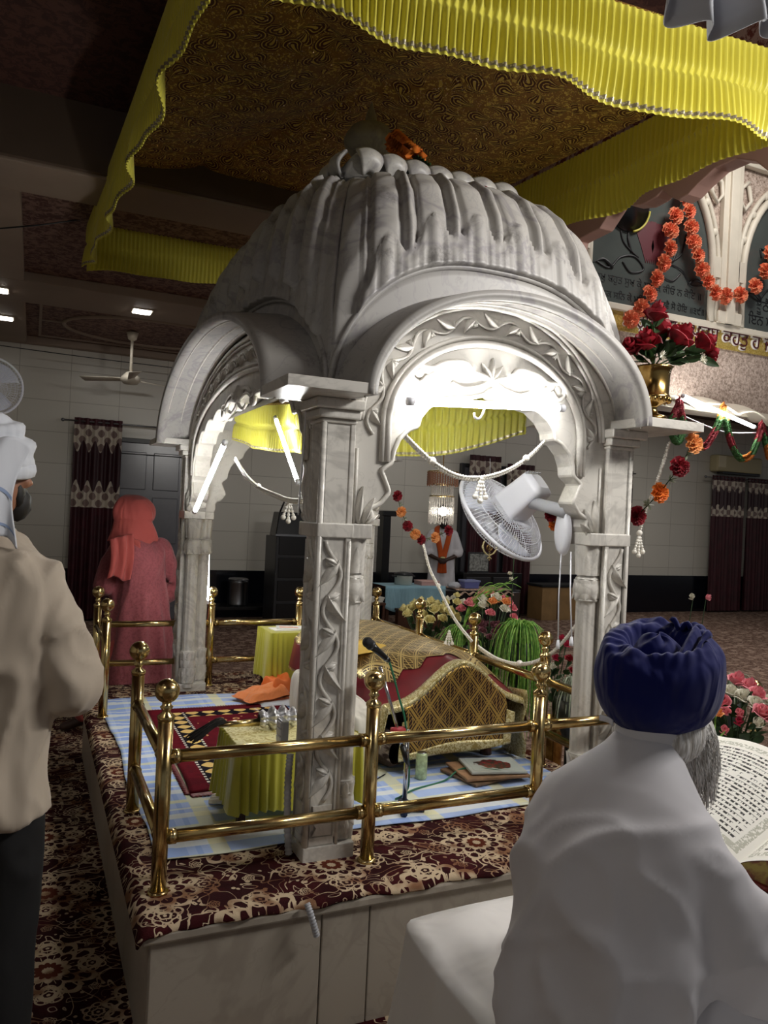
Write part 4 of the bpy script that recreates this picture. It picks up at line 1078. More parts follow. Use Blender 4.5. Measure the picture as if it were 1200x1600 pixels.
# white wooden rattle / beads by the rug
t = thing('tassel_cord', 'small white corded tassel lying on the sheet in front of the rug corner', 'tassel', (.33, .62, ZS + .012))
mb = MB()
for k in range(3): mb.tube([(-.05 + .01 * k, .02 * k, 0), (.0, .03 * k - .02, .004), (.06, .02 * k - .02, .0)], [.010, .013, .009], 8)
mb.build('cord', MT['pearl'], t)
mb = MB(); mb.tube([(.03, -.03, 0), (.03, .03, .006)], .014, 8); mb.build('binding', MT['red'], t)
# folded cloths
def crumple(name, label, cen, sx, sy, h, mat, seed, rz=0, fold=0):
    mb = MB()
    def fn(u, v):
        x = (u - .5) * sx; y = (v - .5) * sy; e = min(u, 1 - u, v, 1 - v); k = sm(0, .16, e)
        z = h * (.25 + .75 * k) * (1 + .35 * noise.noise((u * 3 + seed, v * 3, seed))) * (1 if fold == 0 else lerp(.35, 1.2, u))
        return (x + .02 * noise.noise((v * 3, seed, 1)), y + .02 * noise.noise((u * 3, seed, 2)), max(.002, z))
    mb.grid(fn, 30, 24)
    n = len(mb.v); mb.add([(-sx * .48, -sy * .48, 0), (sx * .48, -sy * .48, 0), (sx * .48, sy * .48, 0), (-sx * .48, sy * .48, 0)], [(0, 3, 2, 1)], False)
    return mb
t = thing('folded_cloth', 'folded coral orange cloth on the plaid sheet, in front of the far yellow table', 'cloth', (.92, 2.17, ZS + .018), .3)
crumple('a', '', 0, .30, .22, .075, 0, 4, fold=1).build('folded_fabric', MT['orangecloth'], t)
o = crumple('b', '', 0, .16, .19, .105, 0, 9).build('orange_underlayer', plain('deep_orange_cloth', 'E2702C', .6), t, loc=None); o.location = (.13, .03, 0)
t = thing('white_napkin', 'folded white napkin under the coral orange cloth on the plaid sheet', 'cloth', (1.0, 2.08, ZS + .001), .2)
crumple('c', '', 0, .30, .16, .014, 0, 6).build('folded_fabric', MT['headcloth'], t)
# ------------------------------------------------------------ the low bed with its brocade cover
t = thing('low_bed', 'low bed draped in gold lattice brocade with maroon border, inside the pavilion', 'bed', (1.45, 1.42, ZS))
def bz(x, y=.75):
    u = (x - 1.45) / .36; k = sm(.75, 1.15, y)
    near = .30 + .20 * math.exp(-((x - 1.47) / .20) ** 2); far = .50 - .10 * abs(u) ** 5
    return lerp(near, far, k * .9) + .004 * noise.noise((x * 8, y * 8, 0))
X0, X1, Y0, Y1 = 1.09, 1.81, .75, 2.12
def cover(u, v):
    s = u * 1.5 - .25          # hang over both sides
    y = lerp(Y0, Y1, v)
    x = lerp(X0, X1, min(1, max(0, s))); z = bz(x, y)
    if s < 0: z -= (-s) * .62; x += -.03 * (-s) * 4 + .008 * math.sin(y * 21)
    if s > 1: z -= (s - 1) * .62; x += .05 * (s - 1) * 4 + .010 * math.sin(y * 17)
    return Vector((x, y, z))
def wz(fn, dz):
    return lambda u, v: tuple(Vector(fn(u, v)) + Vector((0, 0, dz)))
mb = MB(); mb.grid(cover, 90, 90); wchild(mb, 'maroon_cover', MT['maroon_satin'], t, solid=.004)
def goldtop(u, v):
    zig = .155 + .055 * abs(((u * 9) % 1) * 2 - 1)
    y = lerp((zig) / (Y1 - Y0), 1, v); p = cover(lerp(-.02, 1.02, u), y); return tuple(p + Vector((0, 0, .007)))
mb = MB(); mb.grid(goldtop, 144, 60); wchild(mb, 'gold_lattice_panel', MT['brocade2'], t)
mb = MB()
def trimf(u, v):
    p = cover(u, .0 + .032 * v); return (p.x, p.y - .006 * (1 - v), p.z + .008)
mb.grid(trimf, 90, 3); mb.grid(lambda u, v: tuple(Vector(trimf(u, 0)) + Vector((0, -.004, -.03 * v + .0))), 90, 2); wchild(mb, 'lace_border', MT['trim'], t, solid=.003)
def face(u, v):
    x = lerp(1.17, 1.70, u); zt_ = bz(x) - .012; zb_ = .085 + .03 * u
    return (x + .012 * math.sin(v * 5), Y0 - .014 - .012 * math.sin(u * 7 + v * 2) * v - .02 * v, lerp(zt_, zb_, v))
mb = MB(); mb.grid(face, 60, 30); f = wchild(mb, 'front_drape', MT['brocade'], t, solid=.004)
mb = MB(); mb.grid(lambda u, v: tuple(Vector(face(lerp(-.05, 1.07, u), .89 + .13 * v)) + Vector((0, -.005, 0))), 60, 3); mb.grid(lambda u, v: tuple(Vector(face(.985 + .09 * u, lerp(.30, 1.0, v))) + Vector((0, -.006, 0))), 3, 30); mb.grid(lambda u, v: tuple(Vector(face(-.05 + .05 * u, lerp(.25, 1.0, v))) + Vector((0, -.005, 0))), 3, 30); wchild(mb, 'drape_border', MT['trim'], t, solid=.003)
mb = MB(); mb.box((1.17, .85, .12), (1.74, 2.05, .2)); mb.box((1.18, .88, .2), (1.72, 2.02, .28)); wchild(mb, 'bed_frame', MT['wood'], t, bevel=.01)
for x in (1.2, 1.7):
    for y in (.88, 2.0):
        mb = MB(); mb.lathe([(.03, 0), (.026, .03), (.02, .06), (.03, .09), (.03, .13)], 14, M=T(x, y, ZS)); wchild(mb, 'leg', MT['wood'], t)
mb = MB(); mb.grid(lambda u, v: (1.812 + .012 * math.sin(v * 9) + .02 * u, lerp(.72, .95, u), lerp(.36, .03, v) - .03 * u), 8, 16); wchild(mb, 'side_border', MT['trim'], t, solid=.004)
# yellow folded cloth on the cover
t = thing('folded_cloth', 'folded yellow cloth lying on the gold brocade cover beside the near pillar', 'cloth', (1.05, 1.32, .505), .4)
crumple('c', '', 0, .30, .24, .03, 0, 12).build('folded_fabric', plain('mustard_cloth', 'D9B452', .7), t)
bpy.data.objects['folded_cloth.001'].location = (1.17, 1.3, .472)
# white quilted cushion and brown bolster left of the bed
t = thing('floor_cushion', 'thick white floor cushion between the near pillar and the brocade bed', 'cushion', (1.0, 1.26, ZS))
mb = MB(); mb.grid(lambda u, v: ((lambda a, b: (.07 * abs(math.cos(a)) ** .5 * math.copysign(1, math.cos(a)) * abs(math.cos(b)) ** .3, .5 * abs(math.sin(a)) ** .4 * math.copysign(1, math.sin(a)) * abs(math.cos(b)) ** .3, .15 + .145 * math.copysign(abs(math.sin(b)) ** .6, math.sin(b)) + .006 * math.sin(a * 8)))(u * 2 * PI, (v - .5) * PI)), 60, 24, cu=True); mb.build('cover', MT['gadela'], t)
t = thing('bolster', 'dark brown round bolster with pale streaks, under the left corner of the brocade drape', 'bolster', (1.135, .93, ZS))
m = Mat('streaked_brown_fur', rough=.8); x, y, z = m.xyz(); nz = m.noise(30, 3, m.node('ShaderNodeMapping', {0: m.co(), 3: (1, .15, 1)}).outputs[0]); m.color(m.mix(nz.ss(.5, .64), hx('3A261C'), hx('A8988A'))); m.bump(nz, .6, .01)
mb = MB(); mb.grid(lambda u, v: (.055 * math.cos(u * 2 * PI) * math.sin(PI * (.02 + .96 * v)) ** .2, -.19 + .38 * v, .09 + .088 * math.sin(u * 2 * PI) * math.sin(PI * (.02 + .96 * v)) ** .2), 30, 20, cu=True); mb.build('cover', m.m, t)
# ------------------------------------------------------------ microphone on its stand
bx0, by0 = .985, .33
t = thing('microphone_stand', 'chrome microphone stand with red clamp and boom, in front of the brocade bed', 'microphone stand', (bx0, by0, ZS))
mb = MB(); mb.tube([(-.075, .03, .012), (.075, -.025, .012)], .016, 10); mb.tube([(-.03, -.06, .012), (.02, .07, .012)], .014, 10); mb.lathe([(.03, 0), (.028, .03), (.014, .045)], 16); mb.build('base', plain('navy_cast_base', '15203A', .4), t)
J = (0.9428, 0.3300, 0.3366); A_ = (0.9919, 0.3300, 0.1946); B_ = (0.8533, 0.3300, 0.5878)
mb = MB(); mb.tube([(0, 0, .03), (0.0, 0, J[2] - ZS)], .0095, 12); mb.build('pole', MT['chrome'], t)
mb = MB(); mb.tube([A_, B_], .007, 12); wchild(mb, 'boom_arm', MT['chrome'], t)
mb = MB(); mb.tube([A_, Vector(A_).lerp(Vector(B_), .2)], .011, 10); wchild(mb, 'boom_grip', MT['black'], t)
mb = MB(); mb.tube([(J[0] - .028, J[1], J[2]), (J[0] + .028, J[1], J[2])], .014, 12); wchild(mb, 'red_clamp', MT['red'], t)
M0 = Vector((0.7652, 0.3000, 0.7037)); M1 = Vector((0.8951, 0.3400, 0.6066)); d = (M1 - M0)
t = thing('microphone', 'black handheld microphone tilted on top of the chrome stand', 'microphone', tuple((M0 + M1) / 2))
mb = MB(); mb.tube([M0 + d * k for k in (.25, .5, .85, .95, 1.0)], [.017, .014, .011, .011, .008], 14); wchild(mb, 'body', MT['black'], t)
mb = MB(); mb.sphere(M0 + d * .16, .021, 18, 12); wchild(mb, 'mesh_head', plain('dark_wire_mesh', '1C1D22', .5, .4, .3, 200, .8, 400), t)
mb = MB(); mb.tube([M0 + d * .24, M0 + d * .30], .0205, 16); wchild(mb, 'collar_ring', MT['charcoal'], t)
mb = MB(); mb.tube([M0 + d * .86, M0 + d * .9], .0115, 12); wchild(mb, 'plug', MT['steel'], t)
mb = MB(); mb.tube(cat_rom([tuple(M1), (0.9087, 0.3350, 0.5647), (0.9388, 0.3300, 0.4694), (0.9705, 0.3200, 0.3524), (1.02, .37, .10), (1.0, .44, .022), (1.12, .52, .02), (1.3, .58, .02), (1.42, .62, .05), (1.55, .52, .06), (1.7, .5, .022)], 10), .0042, 6)
tag(mb.build('microphone_cable', MT['cable']), 'green microphone cable running from the microphone down over the sheet', 'cable')
mb = MB(); mb.tube(cat_rom([(.80, .28, .02), (.88, .4, .02), (.93, .55, .02), (1.0, .66, .02), (1.08, .72, .025)], 8), .003, 6)
tag(mb.build('thin_cable', MT['black']), 'thin dark cable on the sheet left of the microphone stand', 'cable')
# drink can
t = thing('drink_can', 'green and white drink can standing under the corner of the brocade drape', 'can', (1.22, .645, ZS))
mb = MB(); mb.lathe([(.022, 0), (.026, .006), (.026, .105), (.021, .115)], 20); mb.build('body', plain('green_can', 'B7C79A', .35, .3, .3, 40), t)
mb = MB(); mb.lathe([(0, .113), (.020, .113), (.021, .117), (.0, .1165)], 20); mb.build('lid', MT['steel'], t)
# papers and framed picture on the sheet
t = thing('picture_panel', 'flat pale picture panel with a dark red flower print, on top of brown folders', 'picture', (1.56, .60, ZS + .034), -.22)
mb = MB(); mb.box((-.13, -.10, 0), (.13, .10, .012)); mb.build('panel', plain('pale_grey_card', 'BFC6C2', .3), t, bevel=.003)
m = Mat('flower_print', rough=.35); x, y, z = m.xyz(); r = (x * x + y * y * 1.6).sqrt(); f = (m.noise(22, 4) * .12 + .0 + r * -1 + .06).gt(.045); m.color(m.mix(f, hx('B8C2BE'), m.mix(m.noise(60, 2).ss(.45, .55), hx('7A1420'), hx('2A2A24'))))
mb = MB(); mb.box((-.11, -.085, .012), (.11, .085, .0128)); mb.build('print', m.m, t)
for k, (dx, dy, rz, lb) in enumerate(((-.02, .02, .2, 'brown paper folder, lower of two under the pale picture panel'), (-.01, .0, -.1, 'brown paper folder directly under the pale picture panel'))):
    t = thing('paper_folder', lb, 'folder', (1.55 + dx, .60 + dy, ZS + .001 + .017 * k), rz)
    mb = MB(); mb.box((-.16, -.12, 0), (.15, .12, .012)); mb.build('cover', plain('kraft_%d' % k, '9A7656' if k else '7A6048', .7, 0, .3, 14), t, bevel=.003)
# switch box, conduit on the near pillar
t = thing('switch_box', 'white switch panel fixed beside the near pillar above the yellow table', 'switch box', (.452, .262, .315))
mb = MB(); mb.box((-.012, -.035, 0), (.012, .035, .115)); mb.build('box', MT['grey_plastic'], t, bevel=.004)
for k in range(4):
    mb = MB(); mb.box((-.017, -.022, .012 + k * .026), (-.012, .022, .03 + k * .026)); mb.build('switch', MT['white_plastic'], t)
def flex(P, r, n): 
    P = cat_rom(P, n); return P, [r * (1 + .14 * math.sin(i * 1.9)) for i in range(len(P))]
mb = MB(); P, rr_ = flex([(.442, .135, .345), (.437, .13, .25), (.44, .125, .12), (.445, .11, .012)], .012, 24); mb.tube(P, rr_, 10); tag(mb.build('conduit_pipe', MT['grey_plastic']), 'grey corrugated conduit running down the left face of the near pillar', 'conduit')
mb = MB(); P, rr_ = flex([(.398, PY0 - .02, .012), (.405, PY0 - .032, -.01), (.418, PY0 - .034, -.05), (.43, PY0 - .03, -.085)], .0095, 14); mb.tube(P, rr_, 10); tag(mb.build('conduit_stub', MT['grey_plastic']), 'short grey conduit stub poking over the front slab edge of the plinth', 'conduit')
mb = MB(); mb.tube(cat_rom([(.445, .15, 1.55), (.462, .2, 1.45), (.463, .22, 1.3), (.462, .23, 1.16)], 8), .003, 5); tag(mb.build('white_wire', MT['white_plastic']), 'thin white wire hanging down the shaded upper left side of the near pillar', 'wire')
# ------------------------------------------------------------ fans
def fan(t, O, F, up, R, wires=64):
    """cage fan: O centre, F the way it blows; returns builder frame"""
    F = Vector(F).normalized(); Rt = F.cross(Vector(up)).normalized(); U = Rt.cross(F)
    def W(x, y, z): return tuple(Vector(O) + Rt * x + U * y + F * z)
    for nm, sg in (('front_cage', 1), ('rear_cage', -1)):
        mb = MB(); dz = .30 * R * sg
        for k in range(wires):
            a = 2 * PI * k / wires; P = []
            for q in np.linspace(.16, 1, 8):
                P.append(W(q * R * math.cos(a + .25 * (1 - q)), q * R * math.sin(a + .25 * (1 - q)), dz * (1 - q ** 3) ** .6))
            mb.tube(P, .0014, 4, cap=False)
        for q in (.55, .8): mb.tube([W(q * R * math.cos(a), q * R * math.sin(a), dz * (1 - q ** 3) ** .6) for a in np.linspace(0, 2 * PI, 48, endpoint=False)], .002, 4, closed=True)
        o = wchild(mb, nm, MT['white_plastic'], t)
    mb = MB(); mb.tube([W(R * math.cos(a), R * math.sin(a), 0) for a in np.linspace(0, 2 * PI, 64, endpoint=False)], .009, 8, closed=True); wchild(mb, 'rim', MT['white_plastic'], t)
    mb = MB(); mb.tube([W(0, 0, .24 * R), W(0, 0, .33 * R)], .16 * R, 20); wchild(mb, 'hub_badge', MT['white_plastic'], t)
    for k in range(3):
        mb = MB(); a0 = k * 2 * PI / 3
        def bl(u, v):
            a = a0 + (v - .5) * (1.15 if u > .2 else .6) + u * .25; r = lerp(.12, .9, u) * R
            return W(r * math.cos(a), r * math.sin(a), .10 * R * (v - .5))
        mb.grid(bl, 10, 8); wchild(mb, 'blade', plain('fan_blade_white', 'DFE3F0', .35), t, solid=.003)
    return W
O = (1.5137, 0.5500, 1.1877)
rt_ = Vector((0.7656, -1.8276, 1.2199)) - Vector((0.0166, -1.4886, 1.1818)); rt_.normalize(); up_ = Vector((-0.0116, -1.4772, 1.8396)) - Vector((0.0448, -1.5000, 0.5241)); up_.normalize(); fw_ = up_.cross(rt_)
Fd = (rt_ * -.60 + up_ * -.62 + fw_ * .50).normalized()
t = thing('wall_fan', 'white caged fan tilted down from the front right pillar inside the arch', 'fan', O)
W = fan(t, O, Fd, (0, 0, 1), .235, 84)
# motor housing behind the cage
def hous(u, v):
    a = u * 2 * PI; q = v; ca, sa = math.cos(a), math.sin(a); p = .35
    w = lerp(.082, .062, q); h = lerp(.075, .06, q)
    x = w * math.copysign(abs(ca) ** p, ca); y = h * math.copysign(abs(sa) ** p, sa)
    e = 1 if q < .93 else .6
    return W(x * e, y * e, -.05 - .20 * q)
mb = MB(); mb.grid(hous, 40, 14, cu=True); n = len(mb.v); mb.add([hous(k / 20, 1) for k in range(20)], [tuple(range(20))], False); wchild(mb, 'motor_housing', MT['white_plastic'], t)
mb = MB()
for k in range(6): mb.tube([W(-.05 + .02 * k, .058, -.215), W(-.05 + .02 * k, .05, -.253)], .003, 4)
wchild(mb, 'vent_slots', MT['grey_plastic'], t)
pm = Vector((1.5750, 0.1616, 1.2200)); pb = Vector(W(0, -.02, -.14))
mb = MB(); mb.tube([pb, pb.lerp(pm, .5) + Vector((0, 0, .0)), pm], [.028, .026, .03], 12); wchild(mb, 'bracket_arm', MT['grey_plastic'], t)
mb = MB()
c0 = Vector((1.5850, 0.1851, 1.1364))
mb.grid(lambda u, v: (c0.x + .02 * math.sin(v * PI) ** .4 - .012, c0.y + .045 * math.cos(u * 2 * PI) * math.sin(v * PI) ** .0 * (1 if True else 0) , c0.z + .085 * math.sin(u * 2 * PI)) if False else (c0.x - .025 * math.sin(v * PI / 2), c0.y + .048 * math.cos(u * 2 * PI) * math.cos(v * PI / 2) ** .3, c0.z + .095 * math.sin(u * 2 * PI) * math.cos(v * PI / 2) ** .3), 32, 8, cu=True)
bs = wchild(mb, 'wall_base', MT['white_plastic'], t)
for a, b in (((1.5700, 0.1806, 1.0580), (1.5700, 0.1751, 0.6996)), ((1.5700, 0.1191, 1.0619), (1.5700, 0.0907, 0.7264))):
    mb = MB(); mb.tube([a, Vector(a).lerp(Vector(b), .5) + Vector((0, .006, 0)), b], .0028, 6); mb.tube([b, Vector(b) - Vector((0, 0, .022)), Vector(b) - Vector((0, 0, .036))], [.005, .008, .0085], 8); wchild(mb, 'pull_cord', MT['white_plastic'], t)
O2 = (-0.6721, 3.4313, 1.9108)
t = thing('pedestal_fan', 'white caged fan cut by the left edge, above the man in head cloth', 'fan', (O2[0] - .05, O2[1], FZ + .008))
W = fan(t, O2, (.25, -.95, .05), (0, 0, 1), .19, 54)
mb = MB(); mb.tube([(O2[0] - .03, O2[1] + .12, O2[2]), (O2[0] - .03, O2[1] + .14, O2[2] - .2), (O2[0] - .05, O2[1] + .12, FZ + .05)], [.05, .03, .016], 12); mb.lathe([(.18, 0), (.17, .02), (.03, .05)], 24, M=T(O2[0] - .05, O2[1] + .12, FZ + .008)); wchild(mb, 'stand', MT['white_plastic'], t)
# ------------------------------------------------------------ things in the hall behind
def bx(mb, x0, x1, y0, y1, z0, z1): mb.box((x0, y0, z0), (x1, y1, z1)); return mb
def wt(name, label, cat, x0, x1, y0, y1, z0): return thing(name, label, cat, ((x0 + x1) / 2, (y0 + y1) / 2, z0))
p0, p1 = (2.5183, 7.4000, 0.8175), (2.9836, 7.4000, -0.4607)
t = wt('equipment_rack', 'tall black equipment rack with a speaker on it, far behind the near pillar', 'rack', p0[0], p0[0] + .7, 7.4, 7.9, FZ)
mb = MB(); bx(mb, p0[0], p0[0] + .7, 7.4, 7.9, FZ, p0[2]); wchild(mb, 'case', MT['charcoal'], t, bevel=.01)
mb = MB()
for k in range(4): bx(mb, p0[0] + .04, p0[0] + .66, 7.385, 7.4, FZ + .1 + .3 * k, FZ + .36 + .3 * k)
wchild(mb, 'front_panel', MT['black'], t, bevel=.004)
s0 = (2.4351, 7.3500, 0.8173)
t = wt('loudspeaker', 'black portable loudspeaker on the tall rack behind the left arch', 'speaker', s0[0], s0[0] + .4, 7.4, 7.75, p0[2])
mb = MB(); mb.loft([[(p0[0] - .02, 7.38, p0[2]), (p0[0] + .40, 7.38, p0[2]), (p0[0] + .42, 7.74, p0[2]), (p0[0], 7.74, p0[2])], [(p0[0] + .03, 7.42, p0[2] + .32), (p0[0] + .38, 7.42, p0[2] + .32), (p0[0] + .40, 7.72, p0[2] + .32), (p0[0] + .04, 7.72, p0[2] + .32)]]); mb.sm = [False] * len(mb.sm); wchild(mb, 'cabinet', MT['black'], t, bevel=.012)
mb = MB(); mb.tube([(p0[0] + .06, 7.5, p0[2] + .31), (p0[0] + .12, 7.5, p0[2] + .47), (p0[0] + .2, 7.5, p0[2] + .5), (p0[0] + .3, 7.5, p0[2] + .46), (p0[0] + .35, 7.5, p0[2] + .31)], .012, 8); wchild(mb, 'carry_strap', MT['black'], t)
mb = MB(); bx(mb, p0[0] - .02, p0[0] + .40, 7.365, 7.38, p0[2] + .005, p0[2] + .03); wchild(mb, 'lower_trim', MT['steel'], t)
mb = MB(); bx(mb, p0[0] + .31, p0[0] + .36, 7.366, 7.38, p0[2] + .07, p0[2] + .12); wchild(mb, 'badge', MT['white_plastic'], t)
q0 = (2.1257, 8.3000, -0.1863); q1 = (2.4059, 8.3000, -0.1881)
t = wt('black_bench', 'low black bench along the dark dado under the steel drum', 'bench', q0[0] - .4, q1[0] + .6, 8.15, 8.55, FZ)
mb = MB(); bx(mb, q0[0] - .4, q1[0] + .6, 8.1, 8.5, q0[2] - .05, q0[2] - .004); wchild(mb, 'seat', MT['black'], t, bevel=.006)
for x in (q0[0] - .35, q1[0] + .52):
    mb = MB(); bx(mb, x, x + .05, 8.12, 8.48, FZ, q0[2] - .05); wchild(mb, 'leg', MT['black'], t)
t = thing('steel_drum', 'brushed steel drum standing on the low black bench under the left arch', 'drum', ((q0[0] + q1[0]) / 2, 8.3, q0[2] - .004))
mb = MB(); r = (q1[0] - q0[0]) / 2; mb.lathe([(r * .96, 0), (r, .015), (r * .98, .03), (r * .98, .30), (r, .31), (r * .98, .33), (r, .345)], 28); mb.build('body', MT['steel'], t)
mb = MB(); mb.lathe([(r * 1.02, .345), (r * 1.02, .36), (r * .9, .375), (0, .38)], 28); mb.build('lid', MT['steel'], t)
# black column behind pillar
c0 = (4.3545, 8.1000, 1.2012); c1 = (4.5641, 8.1000, -0.0331)
t = wt('black_stand', 'slim black stand with a capped top, behind the back right pillar', 'stand', c0[0], c1[0], 7.8, 8.0, FZ)
mb = MB(); bx(mb, c0[0], c0[0] + .12, 8.1, 8.3, FZ, c0[2] - .06); wchild(mb, 'shaft', MT['black'], t)
mb = MB(); bx(mb, c0[0] - .03, c0[0] + .20, 8.07, 8.33, c0[2] - .06, c0[2] + .02); wchild(mb, 'cap', MT['black'], t, bevel=.01)
# table with the pale blue cloth
a0 = (4.1290, 7.4000, 0.1723); a1 = (5.0390, 7.4000, 0.1755); zt = a0[2]
t = wt('serving_table', 'table under a pale blue cloth behind the brocade bed, with a pot on it', 'table', a0[0], a1[0], 7.4, 7.9, FZ)
mb = MB(); bx(mb, a0[0], a1[0], 7.4, 7.9, zt - .04, zt - .006); wchild(mb, 'table_top', MT['wood'], t)
for x in (a0[0] + .04, a1[0] - .04):
    for y in (7.44, 7.86):
        mb = MB(); bx(mb, x - .02, x + .02, y - .02, y + .02, FZ, zt - .04); wchild(mb, 'leg', MT['wood'], t)
mb = MB(); mb.grid(lambda u, v: (lerp(a0[0] - .02, a1[0] + .02, u), 7.4 + .5 * max(0, min(1, (v - .35) / .65)) - .012 - (.02 * math.sin(u * 19) * (1 - v / .35) if v < .35 else 0), zt - (0.30 * (1 - v / .35) * (1 + .2 * math.sin(u * 8)) if v < .35 else 0)), 60, 20)
mb.grid(lambda u, v: (a1[0] + .02 + .012 * math.sin(u * 14) * v, lerp(7.39, 7.9, u), zt - .34 * v), 20, 8)
o = wchild(mb, 'cloth_cover', MT['bluecloth'], t, solid=.004)
t = wt('brown_trunk', 'dark brown trunk on the floor under the pale blue table', 'trunk', a0[0] + .2, a1[0] - .05, 7.3, 7.7, FZ)
mb = MB(); bx(mb, a0[0] + .14, a1[0] - .06, 7.28, 7.38, FZ, zt - .33); wchild(mb, 'box', MT['wood'], t, bevel=.01)
mb = MB(); bx(mb, a0[0] + .13, a1[0] - .05, 7.275, 7.385, zt - .33, zt - .30); wchild(mb, 'lid', MT['wood'], t, bevel=.006)
h0 = (4.4914, 7.6000, 0.1893)
t = thing('cooking_pot', 'pale hot pot with a dark lid on the blue covered table', 'pot', (h0[0], 7.62, zt + .001))
mb = MB(); mb.lathe([(.115, 0), (.125, .01), (.13, .12), (.125, .14)], 28); mb.build('body', plain('pale_steel_pot', 'B8BEB6', .3), t)
mb = MB(); mb.lathe([(.14, .138), (.14, .155), (.10, .175), (.03, .185), (.0, .185)], 28); mb.build('lid', MT['charcoal'], t)
for s in (-1, 1):
    mb = MB(); mb.tube([(s * .125, -.03, .12), (s * .165, -.03, .125), (s * .165, .03, .125), (s * .125, .03, .12)], .009, 8); mb.build('handle', MT['charcoal'], t)
h1 = (4.8741, 7.6000, 0.1726)
t = thing('pink_box', 'flat pink box beside the pot on the blue covered table', 'box', (h1[0], 7.6, zt + .001))
mb = MB(); mb.box((-.16, -.12, 0), (.13, .12, .05)); mb.build('box', plain('pink_card', 'D9A8A0', .6), t, bevel=.006)
mb = MB(); mb.box((-.165, -.125, .05), (.135, .125, .065)); mb.build('lid', plain('pink_card_lid', 'E0B4AC', .6), t, bevel=.004)
# second table
b0 = (5.1820, 7.6000, 0.1551); b1 = (6.3364, 7.6000, 0.0417); z2 = (5.5978, 7.6000, 0.0993)[2]
t = wt('side_table', 'dark side table with a figured cloth, right of the blue covered table', 'table', b0[0], b1[0], 7.6, 8.1, FZ)
mb = MB(); bx(mb, b0[0], b1[0], 7.6, 8.1, FZ + .05, z2 - .01); wchild(mb, 'cabinet', MT['black'], t, bevel=.006)
mb = MB(); mb.grid(lambda u, v: (lerp(b0[0] + .2, b1[0] + .02, u), lerp(7.57, 8.1, v), z2 + .003 - .06 * (1 - min(1, v * 6)) * (1 + .4 * math.sin(u * 40))), 80, 12); wchild(mb, 'cloth_runner', plain('figured_runner', 'C9A890', .7, 0, .5, 30), t, solid=.004)
k0 = (5.6941, 7.8000, 0.0971)
t = thing('plastic_box', 'periwinkle blue plastic box with a paler lid on the side table', 'box', (k0[0], 7.8, z2 + .008))
mb = MB(); mb.loft([[(-.12, -.08, 0), (.12, -.08, 0), (.12, .08, 0), (-.12, .08, 0)], [(-.135, -.09, .10), (.135, -.09, .10), (.135, .09, .10), (-.135, .09, .10)]]); mb.sm = [False] * 6; mb.build('tub', plain('periwinkle_plastic', '7078B8', .4), t, bevel=.012)
mb = MB(); mb.box((-.142, -.097, .10), (.142, .097, .125)); mb.box((-.06, -.02, .125), (.06, .02, .135)); mb.build('lid', plain('pale_periwinkle', '9AA2D0', .4), t, bevel=.008)
t = thing('plastic_bag', 'crumpled translucent white bag on the side table left of the blue box', 'bag', (k0[0] - .26, 7.8, z2 + .006))
mb = MB(); mb.sphere((0, 0, .045), .09, 20, 14, sc=(1.2, .8, .5)); mb.v = [tuple(Vector(v) * 1 + Vector((noise.noise(Vector(v) * 20), noise.noise(Vector(v) * 22 + Vector((5, 0, 0))), noise.noise(Vector(v) * 25))) * .02) for v in mb.v]; mb.v = [(a, b, max(0.0, c)) for a, b, c in mb.v]; mb.build('bag', MT['headcloth'], t)
f0 = (5.9783, 8.4000, 0.3105); f1 = (6.3687, 8.4000, 0.6374)
t = thing('dark_chest', 'black chest of drawers behind the side table, carrying the framed picture', 'chest', ((f0[0] + f1[0]) / 2 + .3, 8.4, FZ))
mb = MB(); bx(mb, f0[0] - .1, f1[0] + .62, 8.3, 8.5, FZ, f0[2] - .01); wchild(mb, 'case', MT['black'], t, bevel=.008)
for k in range(2):
    mb = MB(); bx(mb, f0[0] - .05 + k * .5, f0[0] + .4 + k * .5, 8.285, 8.3, FZ + .1, f0[2] - .08); wchild(mb, 'door', MT['charcoal'], t, bevel=.004)
t = thing('framed_picture', 'small silver framed picture leaning on the black chest', 'picture', ((f0[0] + f1[0]) / 2, 8.34, f0[2] - .01))
w_ = (f1[0] - f0[0]) / 2; hh_ = f1[2] - f0[2]
mb = MB(); mb.box((-w_, 0, 0), (w_, .02, hh_)); mb.build('frame', MT['charcoal'], t, bevel=.004)
mb = MB(); mb.box((-w_ * .88, -.004, hh_ * .08), (w_ * .88, 0, hh_ * .92)); mb.build('print', plain('grey_print', '8A8C88', .4, 0, .6, 25), t)
g0 = (7.1160, 7.9000, -0.3012); g1 = (7.7636, 7.9000, -0.3082); gz = (7.3924, 7.9000, 0.1419)[2]
t = wt('wooden_box', 'tan wooden box bench with a dark top, seen behind the fan cords', 'box', g0[0], g1[0], 7.9, 8.3, FZ)
mb = MB(); bx(mb, g0[0], g1[0] + .3, 7.9, 8.3, FZ, gz - .03); wchild(mb, 'case', MT['box_wood'], t, bevel=.006)
mb = MB(); bx(mb, g0[0] - .02, g1[0] + .32, 7.88, 8.32, gz - .03, gz + .01); wchild(mb, 'top', MT['blackcloth'], t, bevel=.01)
mb = MB(); bx(mb, g0[0] + .3, g0[0] + .34, 7.89, 7.9, FZ + .02, gz - .05); wchild(mb, 'corner_batten', MT['wood'], t)
u0 = (6.1661, 7.5000, -0.1593)
t = thing('steel_bin', 'small steel bin on the floor right of the side table', 'bin', (b1[0] + .12, 7.75, FZ))
mb = MB(); zz_ = z2 - FZ - .06; mb.lathe([(.10, 0), (.105, .01), (.11, zz_), (.115, zz_ + .01), (.115, zz_ + .03)], 24); mb.build('body', MT['steel'], t)
mb = MB(); mb.lathe([(.118, zz_ + .03), (.11, zz_ + .05), (0, zz_ + .06)], 24); mb.build('lid', MT['charcoal'], t)
